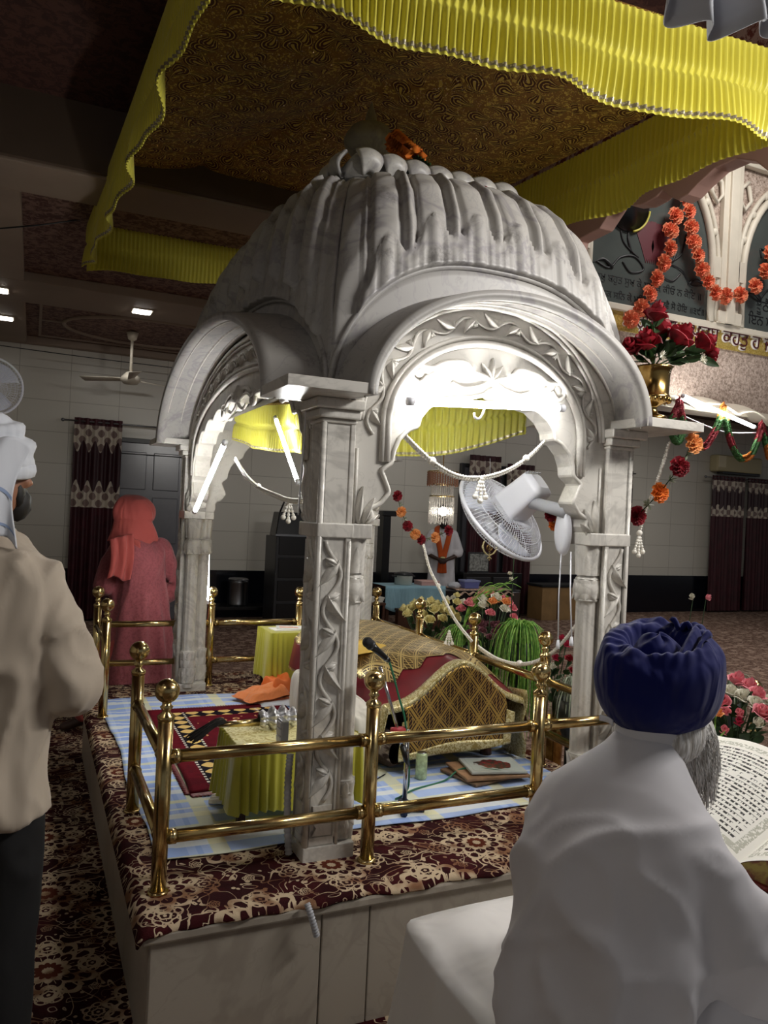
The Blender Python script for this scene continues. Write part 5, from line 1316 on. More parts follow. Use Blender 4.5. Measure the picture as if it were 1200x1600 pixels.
# stack of books on a stool left of the blue table
v0 = (3.6424, 6.6000, 0.0998)
t = wt('small_stool', 'small dark stool carrying booklets, behind the back railing corner', 'stool', v0[0] - .1, v0[0] + .1, 6.6, 6.9, FZ)
mb = MB(); bx(mb, v0[0] - .12, v0[0] + .12, 6.6, 6.9, v0[2] - .09, v0[2] - .06); wchild(mb, 'seat', MT['wood'], t)
for x in (-.1, .1):
    for y in (6.63, 6.87):
        mb = MB(); bx(mb, v0[0] + x - .015, v0[0] + x + .015, y - .015, y + .015, FZ, v0[2] - .09); wchild(mb, 'leg', MT['wood'], t)
for k in range(3):
    t = thing('booklet', ['white booklet, lowest of the pile on the small stool', 'white booklet, middle of the pile on the small stool', 'white booklet, topmost of the pile on the small stool'][k], 'book', (v0[0] + .01 * k, 6.75, v0[2] - .0595 + k * .021), .1 * k, 'booklets on the small stool')
    mb = MB(); mb.box((-.11, -.08, 0), (.11, .08, .02)); mb.build('pages', plain('booklet_%d' % k, 'D8D6CC', .7), t, bevel=.002)
# ------------------------------------------------------------ flowers
def rose_mesh(mat, R=.035, seed=0, n=15, openness=1.0):
    rr = random.Random(seed); mb = MB()
    for k in range(n):
        f = k / (n - 1); a0 = k * 2.4 + rr.uniform(-.2, .2); r0 = R * (.10 + .55 * f); h = R * lerp(1.5, .9, f); w = lerp(1.5, .85, f); flare = R * lerp(.0, .6, f ** 1.3) * openness
        def fn(u, v, a0=a0, r0=r0, h=h, w=w, flare=flare, f=f):
            s = (v - .5) * 2; top = (1 - abs(s) ** 4 * .35); a = a0 + s * w * (.35 + .65 * math.sin(u * PI * .55))
            r = r0 * (.38 + .80 * math.sin(u * 2.05)) + flare * .45 * u ** 4 + R * .05 * math.sin(s * 4 + a0) * u
            z = h * .95 * u * top - flare * .5 * u ** 6
            return (r * math.cos(a), r * math.sin(a), z)
        mb.grid(fn, 6, 6)
    o = mb.build('rose_src', mat); me = o.data; bpy.data.objects.remove(o); return me
def carn_mesh(mat, R=.03, seed=0, flat=.6):
    rr = random.Random(seed); mb = MB()
    for k in range(5):
        f = k / 4; n = 9; rad = R * lerp(.35, 1, f); z0 = R * flat * (1 - f) ** .7
        mb.grid(lambda u, v, rad=rad, z0=z0, k=k: ((.06 * R + rad * v) * math.cos(u * 2 * PI), (.06 * R + rad * v) * math.sin(u * 2 * PI), z0 * (.4 + .6 * v) + R * .16 * math.sin(u * 2 * PI * n + k * 1.7) * v * v + R * .08 * math.sin(u * 2 * PI * 23 + k) * v), 64, 5, cu=True)
    mb.sphere((0, 0, -R * .05), R * .28, 8, 6)
    o = mb.build('c_src', mat); me = o.data; bpy.data.objects.remove(o); return me
def leafy(mb, base, d, L, W, bend=.4):
    d = Vector(d).normalized(); s = d.orthogonal().normalized(); s = Matrix.Rotation(random.uniform(0, 6.28), 3, d) @ s; n = s.cross(d)
    def fn(u, v):
        q = (v - .5) * 2; w = W * math.sin(PI * min(1, u * .93 + .05)) ** .8
        p = Vector(base) + d * (L * u) + s * (q * w) + n * (-.25 * w * (1 - abs(q)) + bend * L * u * u * (-.5)) + Vector((0, 0, -bend * L * .4 * u * u)); return tuple(p)
    mb.grid(fn, 6, 4)
def put(parent, name, me, P, d, sc=1.0):
    o = bpy.data.objects.new(name, me); COL.objects.link(o); o.parent = parent
    off = Vector((0, 0, 0)); q = parent
    while q is not None: off += Vector(q.location); q = q.parent
    M = Matrix.Translation(Vector(P) - off) @ zto(d) @ RZ(random.uniform(0, 6.28)) @ Matrix.Scale(sc, 4); o.matrix_local = M; return o
RM = {k: rose_mesh(MT['p_' + k], .035, i) for i, k in enumerate(('red', 'pink', 'cream', 'white', 'magenta', 'mauve', 'peach', 'orange'))}
BM_ = {k: rose_mesh(MT['p_' + k], .026, 5 + i, 8, .1) for i, k in enumerate(('pink', 'white', 'magenta', 'orange'))}
CM = {k: carn_mesh(MT['p_' + k], .03, i) for i, k in enumerate(('red', 'orange', 'peach', 'coral'))}
def bouquet(name, label, base, heads, fol=None, pot=None, vase_h=0, leafmat='leaf', nleaf=26, spread=.12, stem_z=None, lift=.0):
    """heads: (pos, kind, meshdict, scale)"""
    t = thing(name, label, 'flowers', base)
    c = Vector(base) + Vector((0, 0, vase_h))
    for P, k, D, s in heads:
        d = (Vector(P) - c); d = d.normalized() + Vector((0, -.45, .35)); put(t, 'flower', D[k], P, d, s)
    mb = MB()
    cen = sum((Vector(h[0]) for h in heads), Vector()) / len(heads)
    for P, k, D, s in heads: mb.tube([tuple(c), tuple(c.lerp(Vector(P), .6) + Vector((0, 0, .01))), tuple(Vector(P))], .003, 5)
    for i in range(nleaf):
        P = random.choice(heads)[0]; q = c.lerp(Vector(P), random.uniform(.3, .95)); d = (q - c).normalized() + Vector((random.uniform(-.8, .8), random.uniform(-.9, .5), random.uniform(-.4, .5)))
        leafy(mb, tuple(q), d, random.uniform(.05, .09), random.uniform(.014, .024))
    o = wchild(mb, 'foliage', MT[leafmat], t); tag(o, kind='stuff') if False else None
    if pot: pot(t, base, vase_h)
    return t
def brass_vase(t, base, h):
    mb = MB(); k = h / .19; mb.lathe([(.045, 0), (.05, .006), (.046, .016), (.022, .024), (.016, .045), (.02, .052), (.05, .066), (.056, .078), (.054, .088), (.05, .092), (.052, .16), (.056, .182), (.062, .19), (.05, .186), (.04, .1)], 36)
    mb.v = [(a * k * 1.12, b * k * 1.12, c * k) for a, b, c in mb.v]; mb.build('vase', MT['vase'], t)
    mb = MB()
    for j in range(20):
        a = 2 * PI * j / 20; mb.sphere((.060 * k * math.cos(a), .060 * k * math.sin(a), .072 * k), .0075 * k, 6, 5, sc=(1, 1, 1.4))
    mb.build('embossed_band', MT['vase'], t)
def plain_pot(mat, r=.07):
    def f(t, base, h):
        mb = MB(); mb.lathe([(r * .7, 0), (r * .75, .01), (r, h * .8), (r * 1.08, h * .85), (r * 1.08, h), (r * .9, h), (r * .85, h * .6)], 24); mb.build('pot', mat, t)
    return f
# brass vase of red roses on the cornice
vb = (1.80, -.045, 1.591)
hd = [((1.7466, -0.0600, 1.8649), 'red', RM, 1.81), ((1.8758, -0.0700, 1.8975), 'red', RM, 2.03), ((2.0218, -0.0500, 1.9022), 'red', RM, 1.81), ((1.7974, -0.0400, 1.9832), 'red', RM, 1.67), ((1.8651, 0.0000, 1.9344), 'red', RM, 1.74), ((1.7109, -0.0300, 1.8480), 'red', RM, 1.59), ((2.0615, -0.0600, 1.8771), 'red', RM, 1.16), ((1.9962, 0.0300, 1.9524), 'red', RM, 1.59)]
t = bouquet('rose_vase', 'brass vase of dark red roses standing on the right cornice slab of the pavilion', vb, hd, pot=brass_vase, vase_h=.21, nleaf=90)
mb = MB()
for cpt in ((1.7910, -0.1000, 1.8365), (1.8103, -0.1000, 1.7844), (2.0104, -0.0900, 1.8504)):
    for j in range(14):
        a = j * .45; d = Vector((math.cos(a), -.3, math.sin(a))); leafy(mb, cpt, d, .022, .003, .0)
wchild(mb, 'white_spray', MT['p_white'], t)
# bouquets right of the railing, seen through the arch
def cloud(cen, n, rad, kinds, D, s, seed):
    rr = random.Random(seed); out = []
    for k in range(n):
        a = k * 2.399; r = math.sqrt((k + .5) / n); out.append(((cen[0] + rad[0] * r * math.cos(a) + rr.uniform(-.01, .01), cen[1] + rad[1] * r * math.sin(a), cen[2] + rad[2] * (1 - r * r) + rr.uniform(-.015, .015)), rr.choice(kinds), D, s * rr.uniform(.85, 1.15)))
    return out
dp = plain('dark_flower_pot', '1A1E1A', .4)
c1 = (2.1200, 2.3503, 0.4629); bouquet('cream_rose_arrangement', 'cream rose arrangement behind the right railing, beside the far ball post', (c1[0], c1[1], FZ), cloud(c1, 22, (.16, .30, .10), ['cream'], RM, 1.25, 1), pot=plain_pot(dp, .10), vase_h=.55, nleaf=40)
c2 = (2.3000, 2.3293, 0.5616); bouquet('white_bud_arrangement', 'small cluster of cream blooms with green leaves behind the cream roses', (c2[0], c2[1], FZ), cloud(c2, 6, (.07, .09, .05), ['cream', 'white'], RM, .9, 2), pot=plain_pot(dp, .08), vase_h=.6, nleaf=30)
c3 = (2.2200, 1.7361, 0.5896); bouquet('pink_rose_arrangement', 'arrangement of pale pink and white roses behind the right railing, left of the hanging grass', (c3[0], c3[1], FZ), cloud(c3, 24, (.15, .22, .10), ['pink', 'white', 'pink', 'peach'], RM, .95, 3) + cloud((c3[0] - .06, c3[1] - .12, c3[2] - .12), 22, (.14, .20, .07), ['mauve'], RM, .8, 4), pot=plain_pot(dp, .10), vase_h=.5, nleaf=40)
c4 = (2.2000, 1.0149, 0.4399); bouquet('red_rose_arrangement', 'red and magenta roses in a glass by the front right pillar, below the fan cords', (c4[0], c4[1], FZ), [((2.2200, 1.1047, 0.5171), 'red', RM, .7), ((2.2000, 1.0144, 0.4332), 'magenta', RM, .8), ((2.2000, 0.9329, 0.5231), 'magenta', RM, .8), ((2.2000, 0.9063, 0.4538), 'red', RM, .8), ((2.2400, 1.0250, 0.5405), 'magenta', RM, .7), ((2.2000, 0.8758, 0.3996), 'red', RM, .7), ((2.1800, 1.0179, 0.3885), 'white', RM, .8), ((2.1500, 0.9157, 0.2997), 'orange', BM_, .9)], pot=plain_pot(MT['vase'], .06), vase_h=.55, nleaf=30)
def grass(label, base, top, n, L, mat, seed, droop=1.0, white=0):
    rr = random.Random(seed); t = thing('grass_plant', label, 'plant', base)
    mb = MB(); wb = MB()
    for k in range(n):
        a = rr.uniform(0, 2 * PI); q = rr.uniform(.2, 1.15); l = L * rr.uniform(.4, 1.15); out = .16 * q
        P = [Vector(top) + Vector((0, 0, -.12)), Vector(top) + Vector((math.cos(a) * out * .35, math.sin(a) * out * .35, .02 + .04 * rr.random())), Vector(top) + Vector((math.cos(a) * out * .8, math.sin(a) * out * .8, -.02 * droop)), Vector(top) + Vector((math.cos(a) * out, math.sin(a) * out, -l * .5 * droop)), Vector(top) + Vector((math.cos(a) * out * 1.05, math.sin(a) * out * 1.05, -l * droop))]
        mb.tube(cat_rom(P, 4), [.0022] * 12 + [.0018] * 4 + [.0006], 4, flat=(1.6, .6))
    wchild(mb, 'grass_blades', MT[mat], t)['kind'] = 'stuff'
    if white:
        for k in range(white):
            a = rr.uniform(.2, 1.3); l = rr.uniform(.18, .34); P = [Vector(top), Vector(top) + Vector((.35 * l * math.cos(a) * .6, -.1 * l, l * .6)), Vector(top) + Vector((.9 * l * math.cos(a), -.2 * l, l * .95)), Vector(top) + Vector((1.25 * l * math.cos(a), -.25 * l, l * rr.uniform(.85, 1.15)))]
            wb.tube(cat_rom(P, 4), [.003] * 4 + [.0025] * 4 + [.0025] * 4 + [.001], 4)
        wchild(wb, 'upright_blades', MT['leaf2'], t)
    mb = MB(); h = top[2] - base[2] - .06; mb.lathe([(.06, 0), (.065, .01), (.03, .04), (.025, h * .7), (.07, h * .85), (.085, h), (.07, h), (.05, h * .9)], 20); mb.build('stand_pot', dp, t)
    return t
g1 = (2.1000, 1.2156, 0.5655); grass('bright green drooping grass plant behind the right railing, beneath the fan', (g1[0], g1[1], FZ), g1, 150, .55, 'leaf2', 1)
g2 = (2.0600, 1.7729, 0.4594); grass('green fountain grass with long pale upright blades, between cream roses and pink roses', (g2[0], g2[1], FZ), g2, 90, .28, 'leaf2', 2, .7, 26)
g3 = (2.0500, 0.6742, 0.2748); grass('pale thin grass tuft at the foot of the front right pillar, outside the railing', (g3[0], g3[1], FZ), (g3[0], g3[1], g3[2] + .1), 50, .22, 'silverleaf', 3, .8)
g4 = (2.4001, 0.0686, 0.5146); grass('sparse pale grass tuft just right of the navy turban', (g4[0], g4[1], FZ), (g4[0], g4[1], g4[2] - .02), 40, .16, 'silverleaf', 4, .6)
# roses right of the reader
c5 = (2.0370, -0.3159, 0.5074)
hd = [((1.9611, -0.2268, 0.5579), 'pink', RM, 1.1), ((2.1054, -0.2372, 0.5823), 'pink', RM, 1.2), ((2.1043, -0.2916, 0.5749), 'pink', RM, 1.1), ((2.0464, -0.3752, 0.5686), 'pink', RM, 1.1), ((1.8913, -0.3598, 0.5505), 'pink', RM, 1.1), ((2.0019, -0.3002, 0.5630), 'white', RM, 1.0), ((2.0041, -0.3560, 0.5570), 'white', RM, 1.1), ((2.0007, -0.4093, 0.5469), 'white', RM, 1.0), ((1.8663, -0.4034, 0.5286), 'pink', BM_, .9), ((1.9098, -0.4230, 0.5263), 'pink', BM_, .9), ((1.8838, -0.4442, 0.5042), 'magenta', BM_, .9), ((1.9799, -0.4548, 0.5276), 'pink', RM, 1.1), ((1.9431, -0.4710, 0.5027), 'white', BM_, 1.1), ((2.0009, -0.4642, 0.5196), 'pink', RM, 1.0), ((1.8074, -0.4534, 0.4833), 'pink', BM_, .9), ((1.9415, -0.2728, 0.5503), 'red', RM, .7), ((1.9564, -0.2796, 0.5583), 'magenta', RM, .6), ((2.0901, -0.3949, 0.5473), 'white', RM, .9)]
bouquet('pink_rose_bouquet', 'bouquet of pink and cream roses in a dark pot just right of the navy turban', (c5[0] + .05, c5[1] + .05, FZ), hd, pot=plain_pot(dp, .17), vase_h=.68, nleaf=50)
hd = [((1.7140, -0.4772, 0.5636), 'orange', BM_, 1.3), ((1.7140, -0.4992, 0.5562), 'peach', RM, .75), ((1.7036, -0.4725, 0.5760), 'peach', RM, .6)]
c6 = (1.7034, -0.4943, 0.5300); bouquet('orange_tulip', 'orange and peach tulip bloom with green stems beside the open book', (c6[0], c6[1], FZ), hd, pot=plain_pot(dp, .06), vase_h=.6, nleaf=14, leafmat='leaf2')
for P, q in (((3.9651, 1.7750, 0.6762), 'white flower on a thin wire stem standing in the right hall, left of two'), ((4.0493, 1.7368, 0.6712), 'pink tipped flower on a thin wire stem standing in the right hall, right of two')):
    t = thing('wire_flower', q, 'flower', (P[0] - .04, P[1], FZ)); k = 'white' if 'left' in q else 'pink'
    put(t, 'flower', BM_[k], P, (.3 if k == 'pink' else -.8, -.3, .4), 1.3); mb = MB(); mb.tube([(P[0] - .04, P[1], FZ), (P[0] - .03, P[1], P[2] - .2), P], .003, 5); wchild(mb, 'stem', MT['leaf'], t)
P = (2.1000, 1.3006, 1.0705); t = thing('white_lily_stem', 'tall stem with small white blooms rising under the fan cage', 'flower', (P[0], P[1], FZ))
for d_ in ((0, 0, 0), (.012, 0, -.012), (-.02, 0, -.2), (-.01, .0, -.23)): put(t, 'flower', BM_['white'], Vector(P) + Vector(d_), (-.5, -.4, .3), .7)
mb = MB(); mb.tube([(P[0], P[1], FZ), (P[0] - .005, P[1], P[2] - .2), P], .003, 5); wchild(mb, 'stem', MT['leaf'], t)
# ------------------------------------------------------------ garlands
def bead_tube(mb, P, r, bead=None):
    bead = bead or r * 1.8; P = [Vector(p) for p in P]; L = sum((b - a).length for a, b in zip(P, P[1:])); n = max(4, int(L / bead)); Q = resample(P, n * 4 + 1)
    mb.tube(Q, [r * (.45 + .55 * abs(math.sin(PI * i / 4))) for i in range(len(Q))], 8)
def pearl(label, strands, balls=(), tassel=None, r=.0065):
    t = thing('pearl_garland', label, 'garland', tuple(strands[0][0]))
    for s in strands:
        mb = MB(); bead_tube(mb, s, r); wchild(mb, 'bead_strand', MT['pearl'], t)
    for b in balls:
        mb = MB(); mb.sphere(b, r * 2.1, 14, 10); wchild(mb, 'large_pearl', MT['pearl'], t)
    if tassel:
        p = Vector(tassel)
        for k in range(3):
            mb = MB(); bead_tube(mb, [p, p + Vector((.012 * (k - 1), .0, -.04)), p + Vector((.022 * (k - 1), 0, -.085 + .015 * abs(k - 1)))], r * 1.1); mb.sphere(tuple(p + Vector((.022 * (k - 1), 0, -.09 + .015 * abs(k - 1)))), r * 1.7, 10, 8); wchild(mb, 'tassel_strand', MT['pearl'], t)
    return t
def crv(P, n=10): return cat_rom(P, n)
def dbl(P, o=.010): return [crv(P), crv([(a, b + .008, c - o) for a, b, c in P])]
pf = [(0.8030, 0.1150, 1.4723), (0.9245, 0.1100, 1.3796), (1.0283, 0.1050, 1.3346), (1.1301, 0.1050, 1.3338), (1.2394, 0.1100, 1.3651), (1.3333, 0.1150, 1.4184), (1.4227, 0.1200, 1.4952)]
pearl('white pearl garland looped across the front arch in front of the fan', dbl(pf), [pf[1], pf[5]], pf[3])
pl_ = [(0.5600, 1.6230, 1.4354), (0.5600, 1.3784, 1.3387), (0.5600, 1.1414, 1.2788), (0.5600, 0.8629, 1.2419), (0.5600, 0.6569, 1.2202), (0.5600, 0.4752, 1.2182)]
pearl('white pearl garland looped across the left arch', dbl(pl_), [pl_[2]], pl_[4])
pr_ = [(1.7600, 1.7645, 1.0072), (1.7600, 1.6681, 0.8687), (1.7600, 1.5560, 0.7781), (1.7600, 1.3544, 0.6216), (1.7600, 1.1531, 0.5243)]
pearl('white pearl garland dropping from the red and orange flowers to the railing', dbl(pr_, .006), [pr_[2]], (1.7700, 1.4227, 0.5397))
pr2 = [(1.9000, 1.3835, 0.4781), (1.9000, 1.1336, 0.4348), (1.9000, 0.9124, 0.4471), (1.9000, 0.7360, 0.5035), (1.9000, 0.5911, 0.5975), (1.9000, 0.4719, 0.7179)]
pearl('white corded garland slung over the right railing up to the front right pillar', dbl(pr2, .008), [pr2[2]], None, .0085)
pr3 = [(1.9300, -0.0176, 1.5220), (1.9300, 0.0333, 1.3814), (1.9500, 0.1257, 1.2367), (1.9600, 0.1612, 1.1494)]
pearl('pearl strand hanging beside the red and orange flowers outside the front right pillar', dbl(pr3, .006), [(1.9000, 0.0996, 1.1474)], (1.9000, 0.0994, 1.1447), .006)
def flower_garland(label, items, sc=1.0, leaves=True, strand=True, group=None):
    t = thing('flower_garland', label, 'garland', tuple(items[0][0]), 0, group)
    P = [Vector(i[0]) for i in items]
    mb = MB(); mb.tube(P, .0025, 5); wchild(mb, 'string', MT['leaf'], t)
    for p, k in items:
        put(t, 'flower', CM[k], p, (random.uniform(-.25, .25), -1, random.uniform(-.25, .25)), sc)
    if leaves:
        mb = MB()
        for a, b in zip(P, P[1:]):
            m_ = a.lerp(b, .5); d = (b - a).normalized()
            for j in range(7):
                q = Vector((random.uniform(-1, 1), random.uniform(-1, .2), random.uniform(-1, 1))); leafy(mb, tuple(m_), q, .022 * sc, .004 * sc, .1)
        wchild(mb, 'spiky_leaves', MT['silverleaf'], t)
    return t

flower_garland('garland of red and orange flowers hanging in the back opening, left of the chandelier', [((1.9180, 2.5000, 1.3057), 'red'), ((1.9534, 2.5000, 1.1956), 'peach'), ((2.0081, 2.5000, 1.0991), 'red'), ((2.0713, 2.5000, 1.0426), 'peach'), ((2.1187, 2.5000, 1.0078), 'red'), ((2.2307, 2.5000, 1.0247), 'peach'), ((2.3373, 2.5000, 1.0785), 'red')], 1.25)
flower_garland('flower garland of red, orange and peach blooms outside the front right pillar', [((1.9900, -0.0833, 1.5148), 'peach'), ((1.9500, -0.0547, 1.4214), 'red'), ((1.9300, 0.0257, 1.3159), 'orange'), ((1.9200, 0.1373, 1.2191), 'red')], 1.35)
flower_garland('single red flower with an orange tip hanging between fan and pillar', [((1.5963, 0.3000, 1.2023), 'red'), ((1.6181, 0.3000, 1.1652), 'orange')], .85)
yw = YG - .12
cor = [(1070,306), (1056,337), (1048,360), (1037,385), (1037,411), (1026,435), (1015,459), (1004,480), (985,500)]
cor2 = [(1073,312), (1076,332), (1080,355), (1084,378), (1089,399), (1097,421), (1106,440), (1117,457), (1134,463), (1157,461), (1179,448), (1196,424)]
C1 = [(6.1781, 4.2800, 4.9285), (6.0588, 4.2800, 4.6796), (5.9935, 4.2800, 4.5011), (5.9961, 4.2800, 4.3001), (5.9126, 4.2800, 4.1201), (5.8210, 4.2800, 3.9328), (5.7301, 4.2800, 3.7472), (5.6211, 4.2800, 3.5745), (5.4849, 4.2800, 3.4275)]
C2 = [(6.2459, 4.2800, 4.7681), (6.2953, 4.2800, 4.5956), (6.3440, 4.2800, 4.4369), (6.4116, 4.2800, 4.2954), (6.4898, 4.2800, 4.1475), (6.5869, 4.2800, 4.0237), (6.7041, 4.2800, 3.9167), (6.8782, 4.2800, 3.8995), (7.1135, 4.2800, 3.9517), (7.3481, 4.2800, 4.0959), (7.4971, 4.2800, 4.2973), (7.5691, 4.2800, 4.5338)]
flower_garland('coral carnation garland hanging down to the left across the slate glass window', [(p, 'coral') for p in C1], 3.2, False)
flower_garland('coral carnation garland swagging to the right between the two slate glass windows', [(p, 'coral') for p in C2], 3.2, False)
# rope garlands of red, green, orange under the gallery
def rope(label, P, bands):
    t = thing('rope_garland', label, 'garland', tuple(P[0])); Q = resample(cat_rom(P, 12), 61); n = len(bands)
    for k, c in enumerate(bands):
        a, b = int(60 * k / n), int(60 * (k + 1) / n); S = resample(Q[a:b + 1], 40); mb = MB()
        mb.grid(lambda u, v: (lambda i, ph: tuple(S[i] + Vector((math.cos(ph), .0, math.sin(ph))) * (.033 * (1 + .35 * math.sin(i * 1.7 + 3 * math.sin(ph * 3)))) + Vector((0, math.sin(ph * 2) * .03, 0))))(min(39, int(round(u * 39))), v * 2 * PI), 39, 10, cv=True)
        wchild(mb, {'r': 'red_section', 'g': 'green_section', 'o': 'orange_section'}[c], MT[{'r': 'gar_red', 'g': 'leaf3', 'o': 'gar_or'}[c]], t)

rope('red and green rope garland loop hanging behind the brass vase', [(5.9914, 4.0200, 2.5656), (5.9080, 4.0200, 2.4178), (5.8707, 4.0200, 2.2752), (5.9726, 4.0200, 2.1097), (6.0545, 4.0200, 2.2915), (6.0069, 4.0200, 2.4623), (5.9726, 4.0200, 2.5707)], 'rgggr')
rope('orange, green and red rope garland swag ending at the cornice tip', [(6.6409, 4.0200, 2.5816), (6.5654, 4.0200, 2.3728), (6.4772, 4.0200, 2.2217), (6.3507, 4.0200, 2.0831), (6.1770, 4.0200, 2.1261)], 'ogrro')
rope('long rope garland swag dipping under the lit scalloped soffit', [(6.6311, 4.0200, 2.5806), (6.7161, 4.0200, 2.3286), (6.8076, 4.0200, 2.1403), (6.9475, 4.0200, 1.9977), (7.0869, 4.0200, 2.0518), (7.1802, 4.0200, 2.2066), (7.2513, 4.0200, 2.3978)], 'ogrgogr')
rope('red and green rope garland at the right edge under the scalloped soffit', [(7.2489, 4.0200, 2.4346), (7.3232, 4.0200, 2.2553), (7.4109, 4.0200, 2.0383)], 'rgo')
mb = MB(); mb.tube(cat_rom([(6.0782, 4.0500, 2.4018), (6.4847, 4.0500, 2.3107), (6.7827, 4.0500, 2.2786), (7.2922, 4.0500, 2.3219)], 8), .008, 6); tag(mb.build('electric_wire', MT['white_plastic']), 'white electric cord sagging below the lit scalloped soffit', 'wire')
t1 = tube_light((5.9762, 3.9800, 2.6082), (7.1023, 3.9800, 2.3592), 'lit tube light along the scalloped soffit under the gallery', .02)
# flowers along the dome rim
def dome_pt(t, dz=.05): return (1.8 - .6625 * t, .048 + 1.336 * t, zr(t) + dz)
t = thing('dome_garland', 'garland of orange, green and red blooms draped along the right rim of the dome', 'garland', dome_pt(.6, .2))
Q = [(1.0837, 0.9337, 2.9237), (1.1056, 0.8690, 2.8605), (1.1317, 0.8024, 2.7985), (1.1589, 0.7354, 2.7436), (1.2222, 0.6520, 2.6602), (1.3019, 0.5612, 2.6132), (1.3664, 0.4772, 2.5580), (1.4404, 0.3890, 2.5099), (1.5053, 0.3378, 2.4517), (1.5207, 0.2980, 2.4149)]
for a, b, mt, nm, r in ((0, 2, 'p_orange', 'orange_blooms', .05), (2, 4, 'leaf', 'leaf_section', .018), (4, 6, 'p_red', 'red_blooms', .024), (6, 8, 'leaf3', 'leaf_section', .018), (8, 9, 'p_peach', 'peach_blooms', .024)):
    S = resample(cat_rom(Q[a:b + 1], 8), 40); mb = MB()
    mb.grid(lambda u, v: (lambda i, ph: tuple(S[i] + rt_ * (math.cos(ph) * r * (.8 + .35 * math.sin(i * 1.6 + 2 * math.sin(ph * 3)))) + Vector((0, 0, 1)) * (math.sin(ph) * r * (.8 + .35 * math.sin(i * 1.6 + 2 * math.sin(ph * 3)))) + fw_ * (.02 * math.cos(ph * 2))))(min(39, int(round(u * 39))), v * 2 * PI), 39, 14, cv=True)
    wchild(mb, nm, MT[mt], t)
# ------------------------------------------------------------ chandelier and emblem
c0 = (3.4126, 4.6000, 1.5818); c1 = (3.4383, 4.6000, 1.0916)
t = thing('chandelier', 'lit crystal chandelier in tiers seen through the front arch', 'chandelier', (c0[0], 4.6, c0[2]))
crystal = Mat('cut_crystal', (1, .97, .93, 1), .05); crystal.set('Transmission Weight', .75); crystal.set('IOR', 1.5)
H = c0[2] - c1[2]
for nm, r, z0, z1, n in (('upper_tier', .155, .05, -.10, 36), ('middle_tier', .11, -.08, -.2, 30), ('lower_tier', .125, -.2, -H, 30)):
    mb = MB(); mb.tube([(r * math.cos(a), r * math.sin(a), z0) for a in np.linspace(0, 2 * PI, 40, endpoint=False)], .007, 6, closed=True); rg = mb.build(nm + '_ring', MT['brass'], t)
    mb = MB()
    for k in range(n):
        a = 2 * PI * k / n; zz1 = z1 + (.012 * (k % 2)); P = [(r * math.cos(a), r * math.sin(a), lerp(z0, zz1, q)) for q in np.linspace(0, 1, 13)]
        mb.tube(P, [.0035 + .0045 * (i % 2) for i in range(13)], 6)
    mb.build(nm + '_crystals', crystal.m if nm != 'upper_tier' else plain('amber_crystal', 'A87A62', .15), t)
mb = MB(); mb.sphere((.02, 0, -H * .72), .045, 14, 10); mb.build('bulb', emis('chandelier_bulb', (1, .93, .8, 1), 25), t)
mb = MB(); mb.tube([(0, 0, .03), (0, 0, 3.24 - c0[2])], .006, 6); mb.build('chain', MT['brass'], t)
k0 = Vector((2.6573, 2.4500, 0.9554)); t = thing('gold_emblem', 'gold emblem of crossed blades and a ring hanging below the fan cage', 'emblem', tuple(k0))
def kp(x, z): return (k0.x + x, k0.y, k0.z + z)
mb = MB(); mb.tube([kp(.022 * math.cos(a), .012 + .022 * math.sin(a)) for a in np.linspace(0, 2 * PI, 28, endpoint=False)], .004, 8, closed=True); wchild(mb, 'ring', MT['vase'], t)
mb = MB(); mb.tube([kp(0, .05), (k0.x, k0.y + .05, 1.62)], .0015, 4); wchild(mb, 'thread', MT['white_plastic'], t)
mb = MB(); mb.prism([(-.006, -.03), (0, -.075), (.006, -.03), (.008, .03), (0, .062), (-.008, .03)], lambda x, z: kp(x, z)[:1] + (k0.y - .003,) + kp(x, z)[2:], lambda x, z: kp(x, z)[:1] + (k0.y + .003,) + kp(x, z)[2:]); mb.sphere(kp(0, -.078), .007, 8, 6); wchild(mb, 'centre_blade', MT['brocade2'], t)
for s in (-1, 1):
    mb = MB(); P = [kp(s * .018, -.07), kp(s * .0, -.05), kp(s * .035, -.03), kp(s * .055, .0), kp(s * .058, .03), kp(s * .045, .058)]; mb.tube(cat_rom(P, 6), [.004] * 6 + [.005] * 6 + [.007] * 6 + [.009] * 6 + [.007] * 6 + [.001], 8, flat=(1, .6)); wchild(mb, 'side_blade', MT['trim'], t)
